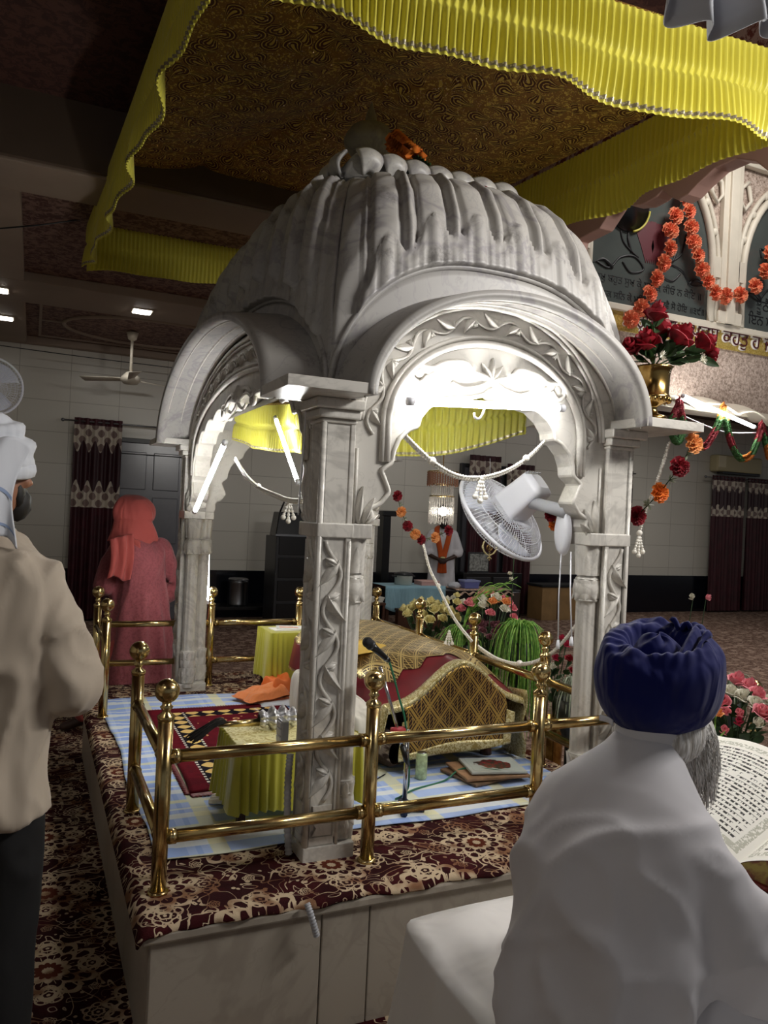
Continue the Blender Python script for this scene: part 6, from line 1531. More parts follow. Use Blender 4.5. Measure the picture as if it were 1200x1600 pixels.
# ------------------------------------------------------------ people
def ring(cx, cy, z, rx, ry, n=40, p=2.3, rot=0, dz=0):
    out = []
    for k in range(n):
        a = 2 * PI * k / n; c, s = math.cos(a), math.sin(a)
        x = rx * math.copysign(abs(c) ** (2 / p), c); y = ry * math.copysign(abs(s) ** (2 / p), s)
        out.append((cx + x * math.cos(rot) - y * math.sin(rot), cy + x * math.sin(rot) + y * math.cos(rot), z + dz * x))
    return out
def limb(mb, P, R, n=12, sub_=6):
    Q = cat_rom(P, sub_); RR = []
    for i in range(len(Q)):
        f = i / (len(Q) - 1) * (len(R) - 1); k = min(int(f), len(R) - 2); RR.append(lerp(R[k], R[k + 1], f - k))
    mb.tube(Q, RR, n); mb.sphere(Q[0], RR[0] * .98, 10, 8); mb.sphere(Q[-1], RR[-1] * .98, 10, 8)
def hand(mb, W, d, pn, side, curl=.5, s=1.0):
    """palm with four fingers and a thumb; d = direction of the fingers, pn = palm normal (towards which they curl)"""
    W = Vector(W); d = Vector(d).normalized(); pn = Vector(pn); pn = (pn - d * pn.dot(d)).normalized(); x = d.cross(pn) * side
    R = Matrix((x, d, pn)).transposed()
    mb.sphere(W + d * .045 * s, .05 * s, 14, 10, sc=(.82, 1.05, .32), R=R); mb.tube([W - d * .02, W + d * .03 * s], [.025 * s, .028 * s], 10)
    for k, L in enumerate((.072, .08, .075, .058)):
        o = W + d * (.085 * s - .004 * abs(k - 1.3)) + x * ((-.030 + .0205 * k) * s); q = curl
        p1 = o + (d * math.cos(q * .7) + pn * math.sin(q * .7)) * L * .45 * s; p2 = p1 + (d * math.cos(q * 1.7) + pn * math.sin(q * 1.7)) * L * .32 * s; p3 = p2 + (d * math.cos(q * 2.5) + pn * math.sin(q * 2.5)) * L * .26 * s
        mb.tube([o - d * .02, o, p1, p2, p3], [.0095 * s, .0095 * s, .009 * s, .0085 * s, .007 * s], 8); mb.sphere(p3, .0072 * s, 8, 6)
    b = W + d * .02 * s - x * .032 * s; p1 = b + (d * .6 - x * .75 + pn * .3).normalized() * .035 * s; p2 = p1 + (d * .85 - x * .2 + pn * .55).normalized() * .035 * s
    mb.tube([b + x * .01, b, p1, p2], [.013 * s, .0125 * s, .0105 * s, .0085 * s], 8); mb.sphere(p2, .0086 * s, 8, 6)
def head(mb, c, f, up, s=.96):
    c = Vector(c); f = Vector(f).normalized(); up = Vector(up); up = (up - f * up.dot(f)).normalized(); l = up.cross(f)
    R = Matrix((f, l, up)).transposed(); P = lambda a, b, z: c + f * a * s + l * b * s + up * z * s
    mb.sphere(P(-.012, 0, .03), .098 * s, 20, 16, sc=(1.0, .80, .96), R=R); mb.sphere(P(.02, 0, -.045), .078 * s, 18, 14, sc=(.95, .78, 1.05), R=R); mb.sphere(P(.052, 0, -.095), .032 * s, 12, 8, R=R)
    mb.tube([P(.094, 0, .022), P(.108, 0, -.005), P(.118, 0, -.022), P(.102, 0, -.032)], [.008 * s, .011 * s, .014 * s, .010 * s], 8)
    for q in (-1, 1):
        mb.sphere(P(.086, q * .032, .036), .017 * s, 8, 6, sc=(.5, 1.5, .5), R=R); mb.sphere(P(.080, q * .032, .016), .014 * s, 8, 6, R=R); mb.sphere(P(.072, q * .046, -.02), .018 * s, 8, 6, R=R)
        mb.sphere(P(-.005, q * .080, .0), .028 * s, 10, 8, sc=(.65, .3, 1.1), R=R); mb.sphere(P(.104, q * .010, -.026), .008 * s, 8, 6)
    mb.sphere(P(.092, 0, -.055), .017 * s, 10, 6, sc=(.5, 1.4, .35), R=R); mb.sphere(P(.09, 0, -.067), .016 * s, 10, 6, sc=(.5, 1.3, .4), R=R)
    return P
def body(t, J, mat, vox=.0075):
    mb = MB(); P = head(mb, J['head'], J['face'], J.get('up', (0, 0, 1)))
    limb(mb, [J['neck'], tuple(Vector(J['neck']).lerp(Vector(J['head']), .6))], [.055, .05])
    mb.loft([ring(J['pelvis'][0], J['pelvis'][1], J['pelvis'][2] - .06, .09, .14), ring(*J['pelvis'], .10, .15), ring(*tuple(Vector(J['pelvis']).lerp(Vector(J['neck']), .35)), .085, .125), ring(*tuple(Vector(J['pelvis']).lerp(Vector(J['neck']), .7)), .085, .13), ring(*tuple(Vector(J['pelvis']).lerp(Vector(J['neck']), .90)), .055, .085), ring(*J['neck'], .042, .044)])
    for s in ('L', 'R'):
        a, b, c = J['sh' + s], J['el' + s], J['wr' + s]; limb(mb, [a, b, c], [.046, .040, .036, .033, .026])
        hd = J['hd' + s]; hand(mb, c, hd[0], hd[1], 1 if s == 'L' else -1, hd[2] if len(hd) > 2 else .5)
        h, k, an = J['hip' + s], J['kn' + s], J['an' + s]; limb(mb, [h, k, an], [.078, .065, .052, .05, .036])
        toe = J['toe' + s]; limb(mb, [an, tuple(Vector(an).lerp(Vector(toe), .5)), toe], [.036, .034, .028])
    o = mb.build('body', mat, t, remesh=vox, smoothit=3)
    mb = MB()
    for q in (-1, 1): mb.sphere(P(.089, q * .032, .016), .0105, 10, 8)
    mb.build('eyes', plain('eye_white', 'E8E4DC', .2), t)
    mb = MB()
    for q in (-1, 1): mb.sphere(P(.0965, q * .032, .016), .0050, 8, 6)
    mb.build('pupils', MT['black'], t)
    return P
def ridged(q):
    return max(0.0, 1 - abs(noise.noise(q)) * 2.6) ** 2.2
def fold_fn(amp, freq, D, st, seed, fine=.35):
    D = Vector(D).normalized()
    def f(p):
        q = p - D * (p.dot(D) * (1 - 1 / st)); w = noise.noise_vector(p * 2.2 + Vector((seed, 0, 0))) * .10
        q = (q + w) * freq + Vector((seed, seed * .7, 0))
        return amp * (ridged(q) - .25) + amp * fine * (ridged(q * 2.3 + Vector((3, 1, 2))) - .25)
    return f
def garment(t, name, mat, parts, vox=.012, it=4, fold=None):
    mb = MB(); parts(mb); o = mb.build(name, mat, t, remesh=vox, smoothit=it)
    if fold:
        bpy.context.view_layer.update(); me = bpy.data.meshes.new_from_object(o.evaluated_get(bpy.context.evaluated_depsgraph_get()))
        o.modifiers.clear(); co = [v.co.copy() for v in me.vertices]; nn = [v.normal.copy() for v in me.vertices]
        for v, c, n in zip(me.vertices, co, nn): v.co = c + n * fold(c)
        for p in me.polygons: p.use_smooth = True
        if not me.materials: me.materials.append(mat)
        me.update(); o.data = me; q = o.modifiers.new('s', 'SMOOTH'); q.iterations = 4; q.factor = .5
    return o
def folds(rings, amp, freq, seed):
    out = []; m_ = len(rings)
    for i, R in enumerate(rings):
        c = sum((Vector(p) for p in R), Vector()) / len(R); S = []
        for p in R:
            d = Vector(p) - c; n = noise.noise((d.x * freq + seed, d.y * freq, p[2] * freq * .35 + seed)) ; S.append(tuple(c + d * (1 + amp * n / max(.05, d.length) * .1) ))
        out.append(S)
    return out
def dense(rings, n):
    """interpolate a loft along its length (Catmull-Rom)"""
    m_ = len(rings[0]); cols = [cat_rom([R[k] for R in rings], n) for k in range(m_)]
    return [[tuple(cols[k][i]) for k in range(m_)] for i in range(len(cols[0]))]
# ---- the reader in the navy turban, seated cross-legged, seen from behind
t = thing('person', 'seated reader in navy turban and white tunic, seen from behind, bent over an open book', 'person', (.758, -1.115, .085), .26)
J = dict(head=(.165, .009, .695), face=(.80, -.10, -.55), up=(.5, 0, .8), neck=(.105, 0, .61), pelvis=(0, 0, .12), shL=(.035, .145, .43), shR=(.035, -.145, .43), elL=(.12, .235, .225), elR=(.12, -.235, .225), wrL=(.36, .14, .235), wrR=(.36, -.14, .235),
         hdL=((1, -.3, -.1), (0, -.3, -1), .35), hdR=((1, .3, -.1), (0, .3, -1), .35), hipL=(.02, .10, .09), hipR=(.02, -.10, .09), knL=(.38, .29, .085), knR=(.38, -.29, .085), anL=(.42, -.02, .05), anR=(.36, .04, .05), toeL=(.44, -.14, .04), toeR=(.38, .16, .04))
body(t, J, MT['skin'])
def kur(mb):
    R = [ring(-.0, 0, .0, .20, .235, 72), ring(-.01, 0, .05, .19, .228, 72), ring(-.02, 0, .13, .175, .218, 72), ring(-.025, 0, .22, .16, .212, 72), ring(-.02, 0, .33, .152, .212, 72), ring(-.0, 0, .42, .142, .215, 72), ring(.015, 0, .475, .128, .208, 72), ring(.035, 0, .53, .105, .165, 72), ring(.06, 0, .575, .085, .118, 72), ring(.085, 0, .61, .070, .082, 72), ring(.105, 0, .64, .064, .068, 72)]
    R = dense(R, 8); out = []
    for S in R:
        c = sum((Vector(p) for p in S), Vector()) / len(S); S2 = []
        for p in S:
            d = Vector(p) - c; a = math.atan2(d.y, d.x); z = p[2]
            k = sm(.56, .40, z)
            # long soft folds running from the right shoulder blade down and round
            q = a * 5.2 + z * 9 + 1.2 * math.sin(z * 7 + a * 2); w = .004 * (math.sin(q) ** 3) * k + .010 * noise.noise((d.x * 6, d.y * 6, z * 4)) * k
            w += .016 * k * math.exp(-((z - .16 - .05 * math.sin(a * 3)) / .03) ** 2) * (math.sin(a * 4 + 1) > -.2)
            S2.append(tuple(Vector(p) + d.normalized() * w))
        out.append(S2)
    mb.loft(out)
    for s in (-1, 1):
        limb(mb, [(.025, s * .145, .452), (.07, s * .20, .35), (.12, s * .235, .225), (.24, s * .19, .205), (.36, s * .14, .235)], [.078, .080, .077, .066, .052], 20, 8)
        for k in range(5):                      # creases gathered at the elbow
            f = k / 4; c = Vector((.08, s * .21, .32)).lerp(Vector((.18, s * .215, .21)), f); ax = Vector((.06, s * .035, -.12)).lerp(Vector((.12, -s * .07, .0)), f).normalized(); a_ = ax.orthogonal().normalized(); b_ = ax.cross(a_)
            r = .079 - .006 * f; mb.tube([tuple(c + (a_ * math.cos(q) + b_ * math.sin(q)) * r + ax * (.018 * math.sin(q * 2 + k))) for q in np.linspace(0, 2 * PI, 20, endpoint=False)], .007, 6, closed=True)
fk = fold_fn(.023, 5.2, (.25, .62, -.75), 3.2, 5)
garment(t, 'white_tunic', MT['kurta'], kur, .011, 6, lambda p: fk(p) * sm(.60, .44, p.z))
mb = MB(); mb.grid(lambda u, v: (lambda a: (.108 + .012 * v + (.066 + .004 * v - .006 * v) * math.cos(a), (.070 + .002 * v) * math.sin(a), .615 + .045 * v + .012 * v * -math.cos(a)))(PI * .28 + u * PI * 1.44), 40, 6); mb.build('stand_collar', MT['kurta'], t, solid=.006)
mb = MB(); P_ = [(.03, -.225, .45), (.0, -.235, .40), (-.03, -.226, .345), (-.05, -.216, .30)]
# trousers
def pj(mb):
    for s in (-1, 1): limb(mb, [(.02, s * .10, .10), (.22, s * .22, .12), (.39, s * .29, .095), (.42, s * .12, .07), (.40, s * -.02, .06)], [.115, .105, .09, .075, .05], 16, 6)
    for k in range(6): mb.tube([(.2 + .04 * k, -.12 - .02 * k, .2 - .012 * k), (.24 + .04 * k, -.24, .19 - .02 * k), (.26 + .04 * k, -.36, .10)], .010, 8)
fp = fold_fn(.014, 6, (.3, -1, -.3), 2.5, 9)
garment(t, 'white_trousers', MT['kurta'], pj, .013, 4, fp)
# beard
mb = MB(); mb.sphere((.225, .005, .605), .095, 20, 16, sc=(.9, 1.0, 1.1)); mb.sphere((.20, .0, .545), .08, 16, 12, sc=(.9, 1.0, 1.2)); mb.sphere((.155, -.068, .645), .045, 12, 8, sc=(1.1, .7, 1.3)); mb.sphere((.155, .075, .645), .045, 12, 8, sc=(1.1, .7, 1.3)); mb.sphere((.13, -.040, .625), .055, 12, 8); mb.sphere((.13, .045, .625), .055, 12, 8)
bd = mb.build('beard', MT['beard'], t, remesh=.011, smoothit=2)
mb = MB(); rr = random.Random(3)
for k in range(900):
    a = rr.uniform(-2.6, 2.6); z = rr.uniform(.50, .66); r = .088 * math.sqrt(max(.05, 1 - ((z - .60) / .14) ** 2)); c = Vector((.212 + r * math.cos(a), .004 + r * 1.02 * math.sin(a), z)); d = Vector((.25 * math.cos(a), .3 * math.sin(a), -1)).normalized(); L = rr.uniform(.03, .06)
    mb.tube([tuple(c), tuple(c + d * L * .5 + Vector((.006 * math.cos(a), .006 * math.sin(a), 0))), tuple(c + d * L)], [.0013, .0011, .0004], 3)
mb.build('beard_hair', MT['beard'], bd)['kind'] = 'stuff'
# turban: a wide wound ring around a raised crown
HC = Vector((.150, .007, .772)); UA = Vector((-.26, -.14, .95)).normalized(); XA = Vector((1, 0, 0)); XA = (XA - UA * XA.dot(UA)).normalized(); YA = UA.cross(XA)
def TW(x, y, z): return tuple(HC + XA * x + YA * y + UA * z)
def ringf(u, v):
    a = u * 2 * PI; b = v * 2 * PI
    ub = max(0, math.sin(b)); w = .0035 * math.sin(b * 6 + a * 1.0 + .7 * math.sin(a * 2)) * ub + .0030 * math.sin(a * 5 + b * 3.2 + 1.6 * math.sin(a * 2)) * ub ** 2 + .0018 * math.sin(a * 19 - b * 5 + 2.5 * math.sin(a * 3)) * ub ** 2
    R0 = .096; r1 = .046 + w; r2 = .094 + w * 1.2
    x = (R0 + r1 * math.cos(b)) * math.cos(a) * 1.06; y = (R0 + r1 * math.cos(b)) * math.sin(a) * .96; z = r2 * math.sin(b)
    gap = math.exp(-(((a - .35 + PI) % (2 * PI) - PI) / .22) ** 2)
    z -= .016 * gap * max(0, math.sin(b))
    return TW(x, y, z - .012)
mb = MB(); mb.grid(ringf, 180, 90, cu=True, cv=True); tb = mb.build('turban', MT['turban'], t)
mb = MB(); mb.grid(lambda u, v: (lambda a, q: TW(.070 * q * math.cos(a) - .004, .064 * q * math.sin(a), (.088 - .02 * math.cos(a) * q) * math.sqrt(max(0, 1 - q * q)) + .0 + .004 * math.sin(q * 9 + a * 2) * (1 - q) + .004 * math.sin(a * 5 + q * 8)))(u * 2 * PI, v), 60, 20, cu=True); mb.build('turban_crown', MT['turban'], tb)
mb = MB(); mb.grid(lambda u, v: TW(.078 + .05 * u + .0, -.026 + .05 * v + .02 * u, .082 - .012 * u + .012 * math.sin(v * 9) - .04 * u * u), 12, 12); mb.grid(lambda u, v: TW(.06 - .10 * u, -.085 - .012 * u + .04 * v, .088 + .012 * math.sin(v * 9 + u * 3) - .025 * u), 16, 14); mb.build('tucked_folds', MT['turban'], tb, solid=.010)
mb = MB(); mb.grid(lambda u, v: TW(-.142 + .006 * math.sin(u * 3), .055 - .035 * u, -.09 + .014 * v), 8, 4); mb.build('tag', MT['white_plastic'], tb, solid=.003)
# ---- the man at the left edge in a white head cloth
t = thing('person', 'standing man in white head cloth, beige shirt and black trousers at the left edge', 'person', (-.515, -.125, FZ + .008), 1.30)
J = dict(head=(.03, -.01, 1.655), face=(.75, -.62, -.05), neck=(0, 0, 1.49), pelvis=(0, 0, .92), shL=(0, .145, 1.35), shR=(0, -.145, 1.35), elL=(-.015, .245, 1.10), elR=(-.015, -.245, 1.10), wrL=(.20, .12, 1.09), wrR=(.20, -.13, 1.10), hdL=((1, -.6, .1), (0, -1, 0), .6), hdR=((1, .6, .1), (0, 1, 0), .6),
         hipL=(0, .09, .88), hipR=(0, -.09, .88), knL=(.02, .10, .48), knR=(.02, -.10, .48), anL=(-.01, .10, .085), anR=(-.01, -.10, .085), toeL=(.14, .12, .035), toeR=(.14, -.12, .035))
body(t, J, MT['skin'])
def shirt(mb):
    R = [ring(0, 0, .76, .145, .215, 64), ring(0, 0, .82, .14, .21, 64), ring(-.005, 0, 1.0, .13, .195, 64), ring(-.01, 0, 1.15, .13, .20, 64), ring(-.012, 0, 1.28, .125, .205, 64), ring(-.005, 0, 1.37, .112, .20, 64), ring(0, 0, 1.43, .092, .165, 64), ring(.005, 0, 1.475, .072, .115, 64), ring(.008, 0, 1.50, .062, .075, 64), ring(.008, 0, 1.525, .056, .06, 64)]
    R = dense(R, 8); out = []
    for S in R:
        c = sum((Vector(p) for p in S), Vector()) / len(S)
        out.append([tuple(Vector(p) + (Vector(p) - c).normalized() * (.010 * noise.noise((p[0] * 5, p[1] * 7, p[2] * 5)) + .006 * math.sin(p[1] * 30 + p[2] * 12) * sm(1.42, 1.2, p[2]))) for p in S])
    mb.loft(out)
    for s in (-1, 1):
        limb(mb, [(0, s * .145, 1.365), (-.012, s * .205, 1.24), (-.015, s * .245, 1.10), (.09, s * .195, 1.075), (.19, s * .135, 1.10)], [.076, .073, .070, .062, .048], 20, 8)
        for k in range(6):
            f = k / 5; c = Vector((-.012, s * .20, 1.26)).lerp(Vector((.05, s * .22, 1.085)), f); ax = Vector((0, s * .04, -.15)).lerp(Vector((.1, -s * .06, 0)), f).normalized(); a_ = ax.orthogonal().normalized(); b_ = ax.cross(a_); r = .072 - .005 * f
            mb.tube([tuple(c + (a_ * math.cos(q) + b_ * math.sin(q)) * r + ax * (.02 * math.sin(q * 2 + k))) for q in np.linspace(0, 2 * PI, 20, endpoint=False)], .008, 6, closed=True)
    mb.tube(cat_rom([(-.06, .14, 1.455), (-.115, .0, 1.43), (-.06, -.14, 1.455)], 8), .008, 6)
fs_ = fold_fn(.022, 6, (.1, .5, -.8), 2.6, 2)
garment(t, 'beige_shirt', MT['shirt'], shirt, .011, 4, fs_)
def trou(mb):
    for s in (-1, 1): limb(mb, [(0, s * .085, .88), (.015, s * .095, .50), (0, s * .10, .10)], [.095, .095, .085, .078, .07], 18, 8)
    mb.loft([ring(0, 0, .84, .10, .155), ring(0, 0, .95, .10, .155), ring(0, 0, 1.0, .09, .15)])
garment(t, 'black_trousers', MT['trouser'], trou, .012, 3, fold_fn(.010, 6, (0, 0, 1), 2.5, 4))
for s in (-1, 1):
    mb = MB(); mb.sphere((.06, s * .11, .03), .06, 16, 10, sc=(2.0, .85, .6)); mb.v = [(a, b, max(.0, c)) for a, b, c in mb.v]; mb.build('shoe', MT['black'], t)
# head cloth: wrapped dome with a tail falling over the shoulder
HC2 = Vector((.025, -.008, 1.675))
def dome2(u, v):
    a = u * 2 * PI; q = v * PI * .60; w = .005 * math.sin(a * 3 + q * 9) + .006 * math.sin(q * 14 + a * 2)
    return (HC2.x + (.122 + w) * math.sin(q) * math.cos(a), HC2.y + (.103 + w) * math.sin(q) * math.sin(a), HC2.z + .015 + (.118 + w) * math.cos(q))
mb = MB(); mb.grid(dome2, 60, 24, cu=True); hc = mb.build('head_cloth', MT['headcloth'], t, solid=.005)
mb = MB(); mb.tube([(HC2.x + .118 * math.cos(a), HC2.y + .10 * math.sin(a), HC2.z - .015 + .012 * math.cos(a)) for a in np.linspace(0, 2 * PI, 48, endpoint=False)], .016, 8, closed=True, flat=(1.3, .7)); mb.build('wrapped_band', MT['headcloth'], hc)
def tail(u, v):
    y = lerp(.03, -.125, u) + .02 * v * u + .015 * math.sin(v * 4); x = -.098 + .05 * u * u - .03 * math.sin(v * PI) - .012 * math.sin(u * 11 + v * 2) - .035 * v; z = 1.745 - .03 * (u - .5) ** 2 * 4 - v * (.21 + .07 * u * (1 - .3 * u)) + .01 * math.sin(u * 9)
    return (x, y, z)
mb = MB(); mb.grid(tail, 36, 30); mb.build('cloth_tail', MT['headcloth'], hc, solid=.005)
mb = MB(); mb.grid(lambda u, v: tuple(Vector(tail(u, .86 + .03 * v)) + Vector((-.006, 0, 0))), 36, 2); mb.grid(lambda u, v: tuple(Vector(tail(u, .50 + .04 * v)) + Vector((-.006, 0, 0))), 36, 2); mb.build('blue_stripe', MT['bluestripe'], hc)
mb = MB(); mb.sphere((.085, -.06, 1.575), .052, 14, 10, sc=(.8, .7, 1.0)); mb.sphere((.05, -.075, 1.60), .03, 10, 8, sc=(.8, .5, 1.2)); mb.v = [tuple(Vector(v) + noise.noise_vector(Vector(v) * 60) * .006) for v in mb.v]; mb.build('dark_beard', MT['hair'], t)
# ---- woman in coral walking away
t = thing('person', 'woman in coral hood and mauve tunic walking behind the far left corner of the plinth', 'person', (.33, 3.42, FZ + .008), 2.02)
J = dict(head=(.09, .0, 1.49), face=(.65, .75, -.35), neck=(.03, 0, 1.33), pelvis=(-.02, 0, .84), shL=(.0, .16, 1.25), shR=(.0, -.16, 1.25), elL=(.05, .24, 1.0), elR=(-.03, -.31, 1.01), wrL=(.22, .08, .98), wrR=(.06, -.17, .86), hdL=((1, -.5, 0), (0, -1, 0), .6), hdR=((.3, -.1, -1), (1, 0, 0), .7),
         hipL=(0, .08, .80), hipR=(0, -.08, .80), knL=(.10, .22, .45), knR=(-.04, -.09, .44), anL=(.05, .36, .08), anR=(-.14, -.10, .10), toeL=(.12, .46, .03), toeR=(-.02, -.12, .035))
body(t, J, MT['skin_dark'])
def tun(mb):
    R = [ring(.0, .02, .24, .245, .275, 64), ring(-.0, .01, .40, .225, .255, 64), ring(-.015, 0, .62, .195, .23, 64), ring(-.02, 0, .82, .175, .205, 64), ring(-.01, 0, 1.0, .15, .185, 64), ring(.0, 0, 1.14, .15, .19, 64), ring(.01, 0, 1.25, .125, .185, 64), ring(.02, 0, 1.31, .085, .12, 64), ring(.03, 0, 1.345, .06, .065, 64)]
    R = dense(R, 8); out = []
    for S in R:
        c = sum((Vector(p) for p in S), Vector()) / len(S); S2 = []
        for p in S:
            d = Vector(p) - c; a = math.atan2(d.y, d.x); k = sm(1.1, .5, p[2]); S2.append(tuple(Vector(p) + d.normalized() * (.020 * k * math.sin(a * 9 + p[2] * 3) + .014 * noise.noise((p[0] * 6, p[1] * 6, p[2] * 4)))))
        out.append(S2)
    mb.loft(out)
    for s, P_ in ((1, [(.0, .15, 1.26), (.04, .22, 1.1), (.06, .245, 1.0), (.14, .17, .98), (.2, .1, .98)]), (-1, [(.0, -.15, 1.26), (-.02, -.225, 1.14), (-.04, -.32, 1.01), (.0, -.27, .93), (.04, -.19, .89)])):
        limb(mb, P_, [.080, .076, .072, .068, .06], 18, 8)
        for k in range(4):
            c = Vector(P_[1]).lerp(Vector(P_[3]), k / 3); mb.tube([tuple(c + Vector((.07 * math.cos(q), .07 * math.sin(q), .02 * math.sin(2 * q + k)))) for q in np.linspace(0, 2 * PI, 18, endpoint=False)], .009, 6, closed=True)
garment(t, 'mauve_tunic', MT['mauve'], tun, .013, 3, fold_fn(.016, 5, (.1, .15, -1), 3, 7))
def sal(mb):
    for s, P_ in ((1, [(0, .10, .6), (.08, .24, .38), (.05, .36, .13)]), (-1, [(0, -.09, .6), (-.05, -.10, .38), (-.13, -.11, .13)])): limb(mb, P_, [.13, .125, .115, .10, .07], 18, 8)
garment(t, 'coral_trousers', MT['coral_dup'], sal, .014, 3, fold_fn(.016, 6, (0, 0, 1), 2.5, 8))
def hood(u, v):
    a = lerp(-2.15, 2.15, u); q = v       # open to the front
    c = Vector((.085, -.005, 1.505)); f = Vector((.65, .75, 0)).normalized(); l = Vector((-f.y, f.x, 0)); th = lerp(.0, PI * .62, min(1, q / .55))
    w = .006 * math.sin(a * 5 + q * 9)
    if q < .55:
        r = .128 + w; p = c - f * (r * math.sin(th) * math.cos(a) * 1.12 - .012) + l * (r * .86 * math.sin(th) * math.sin(a)) + Vector((0, 0, .135 * math.cos(th)))
        p += f * (.055 * abs(u * 2 - 1) ** 2)
    else:
        e = (q - .55) / .45; r = .122 + w + .05 * e; p = c - f * (r * math.cos(a) * 1.05 - .012) + l * (r * .95 * math.sin(a)) + Vector((0, 0, .135 * math.cos(PI * .62) - .17 * e)); p += f * (.055 * abs(u * 2 - 1) ** 2)
        p += Vector((0, 0, .03 * math.sin(a * 4) * e))
    return tuple(p)
mb = MB(); mb.grid(hood, 60, 40); hd_ = mb.build('coral_scarf', MT['coral_dup'], t, solid=.007)
def scarf_end(u, v):
    s = lerp(.30, .13, u); return (-.085 - .03 * math.sin(v * PI) - .012 * math.sin(u * 14) - .03 * v, s + .025 * v, 1.33 - .27 * v + .04 * u * (1 - v) + .02 * math.sin(u * 6) * v)
mb = MB(); mb.grid(scarf_end, 30, 24); mb.grid(lambda u, v: (lerp(.05, -.10, u) + .0, .18 * math.cos(u * 1.3) + .02, 1.31 + .035 * math.sin(u * PI) - .06 * v + .012 * math.sin(v * 12)), 20, 12); mb.build('scarf_end', MT['coral_dup'], hd_, solid=.010)
m = Mat('black_white_figured_knit', rough=.8); m.color(m.mix(m.voro(45).lt(.42), hx('D8D8DC'), hx('101014'))); MT['knit'] = m.m
for c_, d_ in (((.05, -.165, .845), (.25, -.1, -1)), ((.03, -.23, .90), (.5, .2, -.8))):
    mb = MB(); mb.sphere(c_, .045, 14, 10, sc=(1.1, .75, 1.1), R=Matrix.Rotation(.5, 3, 'Y')); mb.build('figured_cuff', MT['knit'], t)
# ---- man with the orange scarf behind the blue table
pm_ = (5.4762, 8.3000, 0.3937)
t = thing('person', 'man in white tunic and orange scarf, hands clasped, behind the blue covered table', 'person', (pm_[0] + .02, 8.34, FZ), -2.02)
J = dict(head=(.04, 0, 1.55), face=(.95, .0, -.3), neck=(0, 0, 1.39), pelvis=(0, 0, .88), shL=(0, .18, 1.31), shR=(0, -.18, 1.31), elL=(.04, .25, 1.04), elR=(.04, -.25, 1.04), wrL=(.22, .06, .93), wrR=(.22, -.06, .93), hdL=((.35, -.8, -.25), (-1, -.2, 0), .8), hdR=((.35, .8, -.25), (-1, .2, 0), .8),
         hipL=(0, .09, .84), hipR=(0, -.09, .84), knL=(.02, .10, .46), knR=(.02, -.10, .46), anL=(0, .10, .08), anR=(0, -.10, .08), toeL=(.14, .12, .03), toeR=(.14, -.12, .03))
body(t, J, MT['skin_dark'])
def kur3(mb):
    R = dense([ring(0, 0, .42, .17, .23, 48), ring(0, 0, .7, .15, .21, 48), ring(0, 0, 1.0, .135, .19, 48), ring(0, 0, 1.2, .135, .195, 48), ring(0, 0, 1.31, .115, .19, 48), ring(0, 0, 1.37, .08, .13, 48), ring(.005, 0, 1.42, .056, .06, 48)], 6)
    mb.loft([[tuple(Vector(p) + Vector((p[0], p[1], 0)).normalized() * .010 * math.sin(math.atan2(p[1], p[0]) * 8) * sm(1.2, .7, p[2])) for p in S] for S in R])
    for s in (-1, 1): limb(mb, [(0, s * .16, 1.31), (.02, s * .22, 1.17), (.04, s * .25, 1.05), (.075, s * .215, 1.02)], [.08, .076, .072, .064], 16, 6)
garment(t, 'white_tunic', MT['kurta'], kur3, .014, 3, fold_fn(.012, 6, (0, .1, 1), 3, 3))
def tr3(mb):
    for s in (-1, 1): limb(mb, [(0, s * .1, .6), (.01, s * .1, .35), (0, s * .1, .1)], [.1, .09, .08], 14, 6)
garment(t, 'white_trousers', MT['kurta'], tr3, .015, 3)
mb = MB()
for s in (-1, 1):
    P_ = cat_rom([(-.06, s * .05, 1.44), (.06, s * .10, 1.39), (.135, s * .075, 1.22), (.165, s * .03, 1.02), (.19, s * .02, .92), (.18, s * .035, .72)], 8); mb.tube(P_, [.042] * len(P_), 12, flat=(1.0, .35, (0, 1, 0)))
mb.build('orange_scarf', MT['scarf'], t)
mb = MB(); mb.sphere((.02, 0, 1.62), .118, 20, 14, sc=(1.05, .9, .85)); mb.sphere((.0, 0, 1.70), .095, 18, 12, sc=(1, .9, 1.0)); mb.build('black_turban', MT['blackcloth'], t)
mb = MB(); mb.sphere((.11, 0, 1.47), .065, 14, 10, sc=(.7, 1, 1.1)); mb.build('dark_beard', MT['hair'], t)
mb = MB(); mb.sphere((.25, 0, .96), .03, 12, 8, sc=(1.2, 1.3, .5)); mb.build('held_cloth', MT['p_cream'], t)
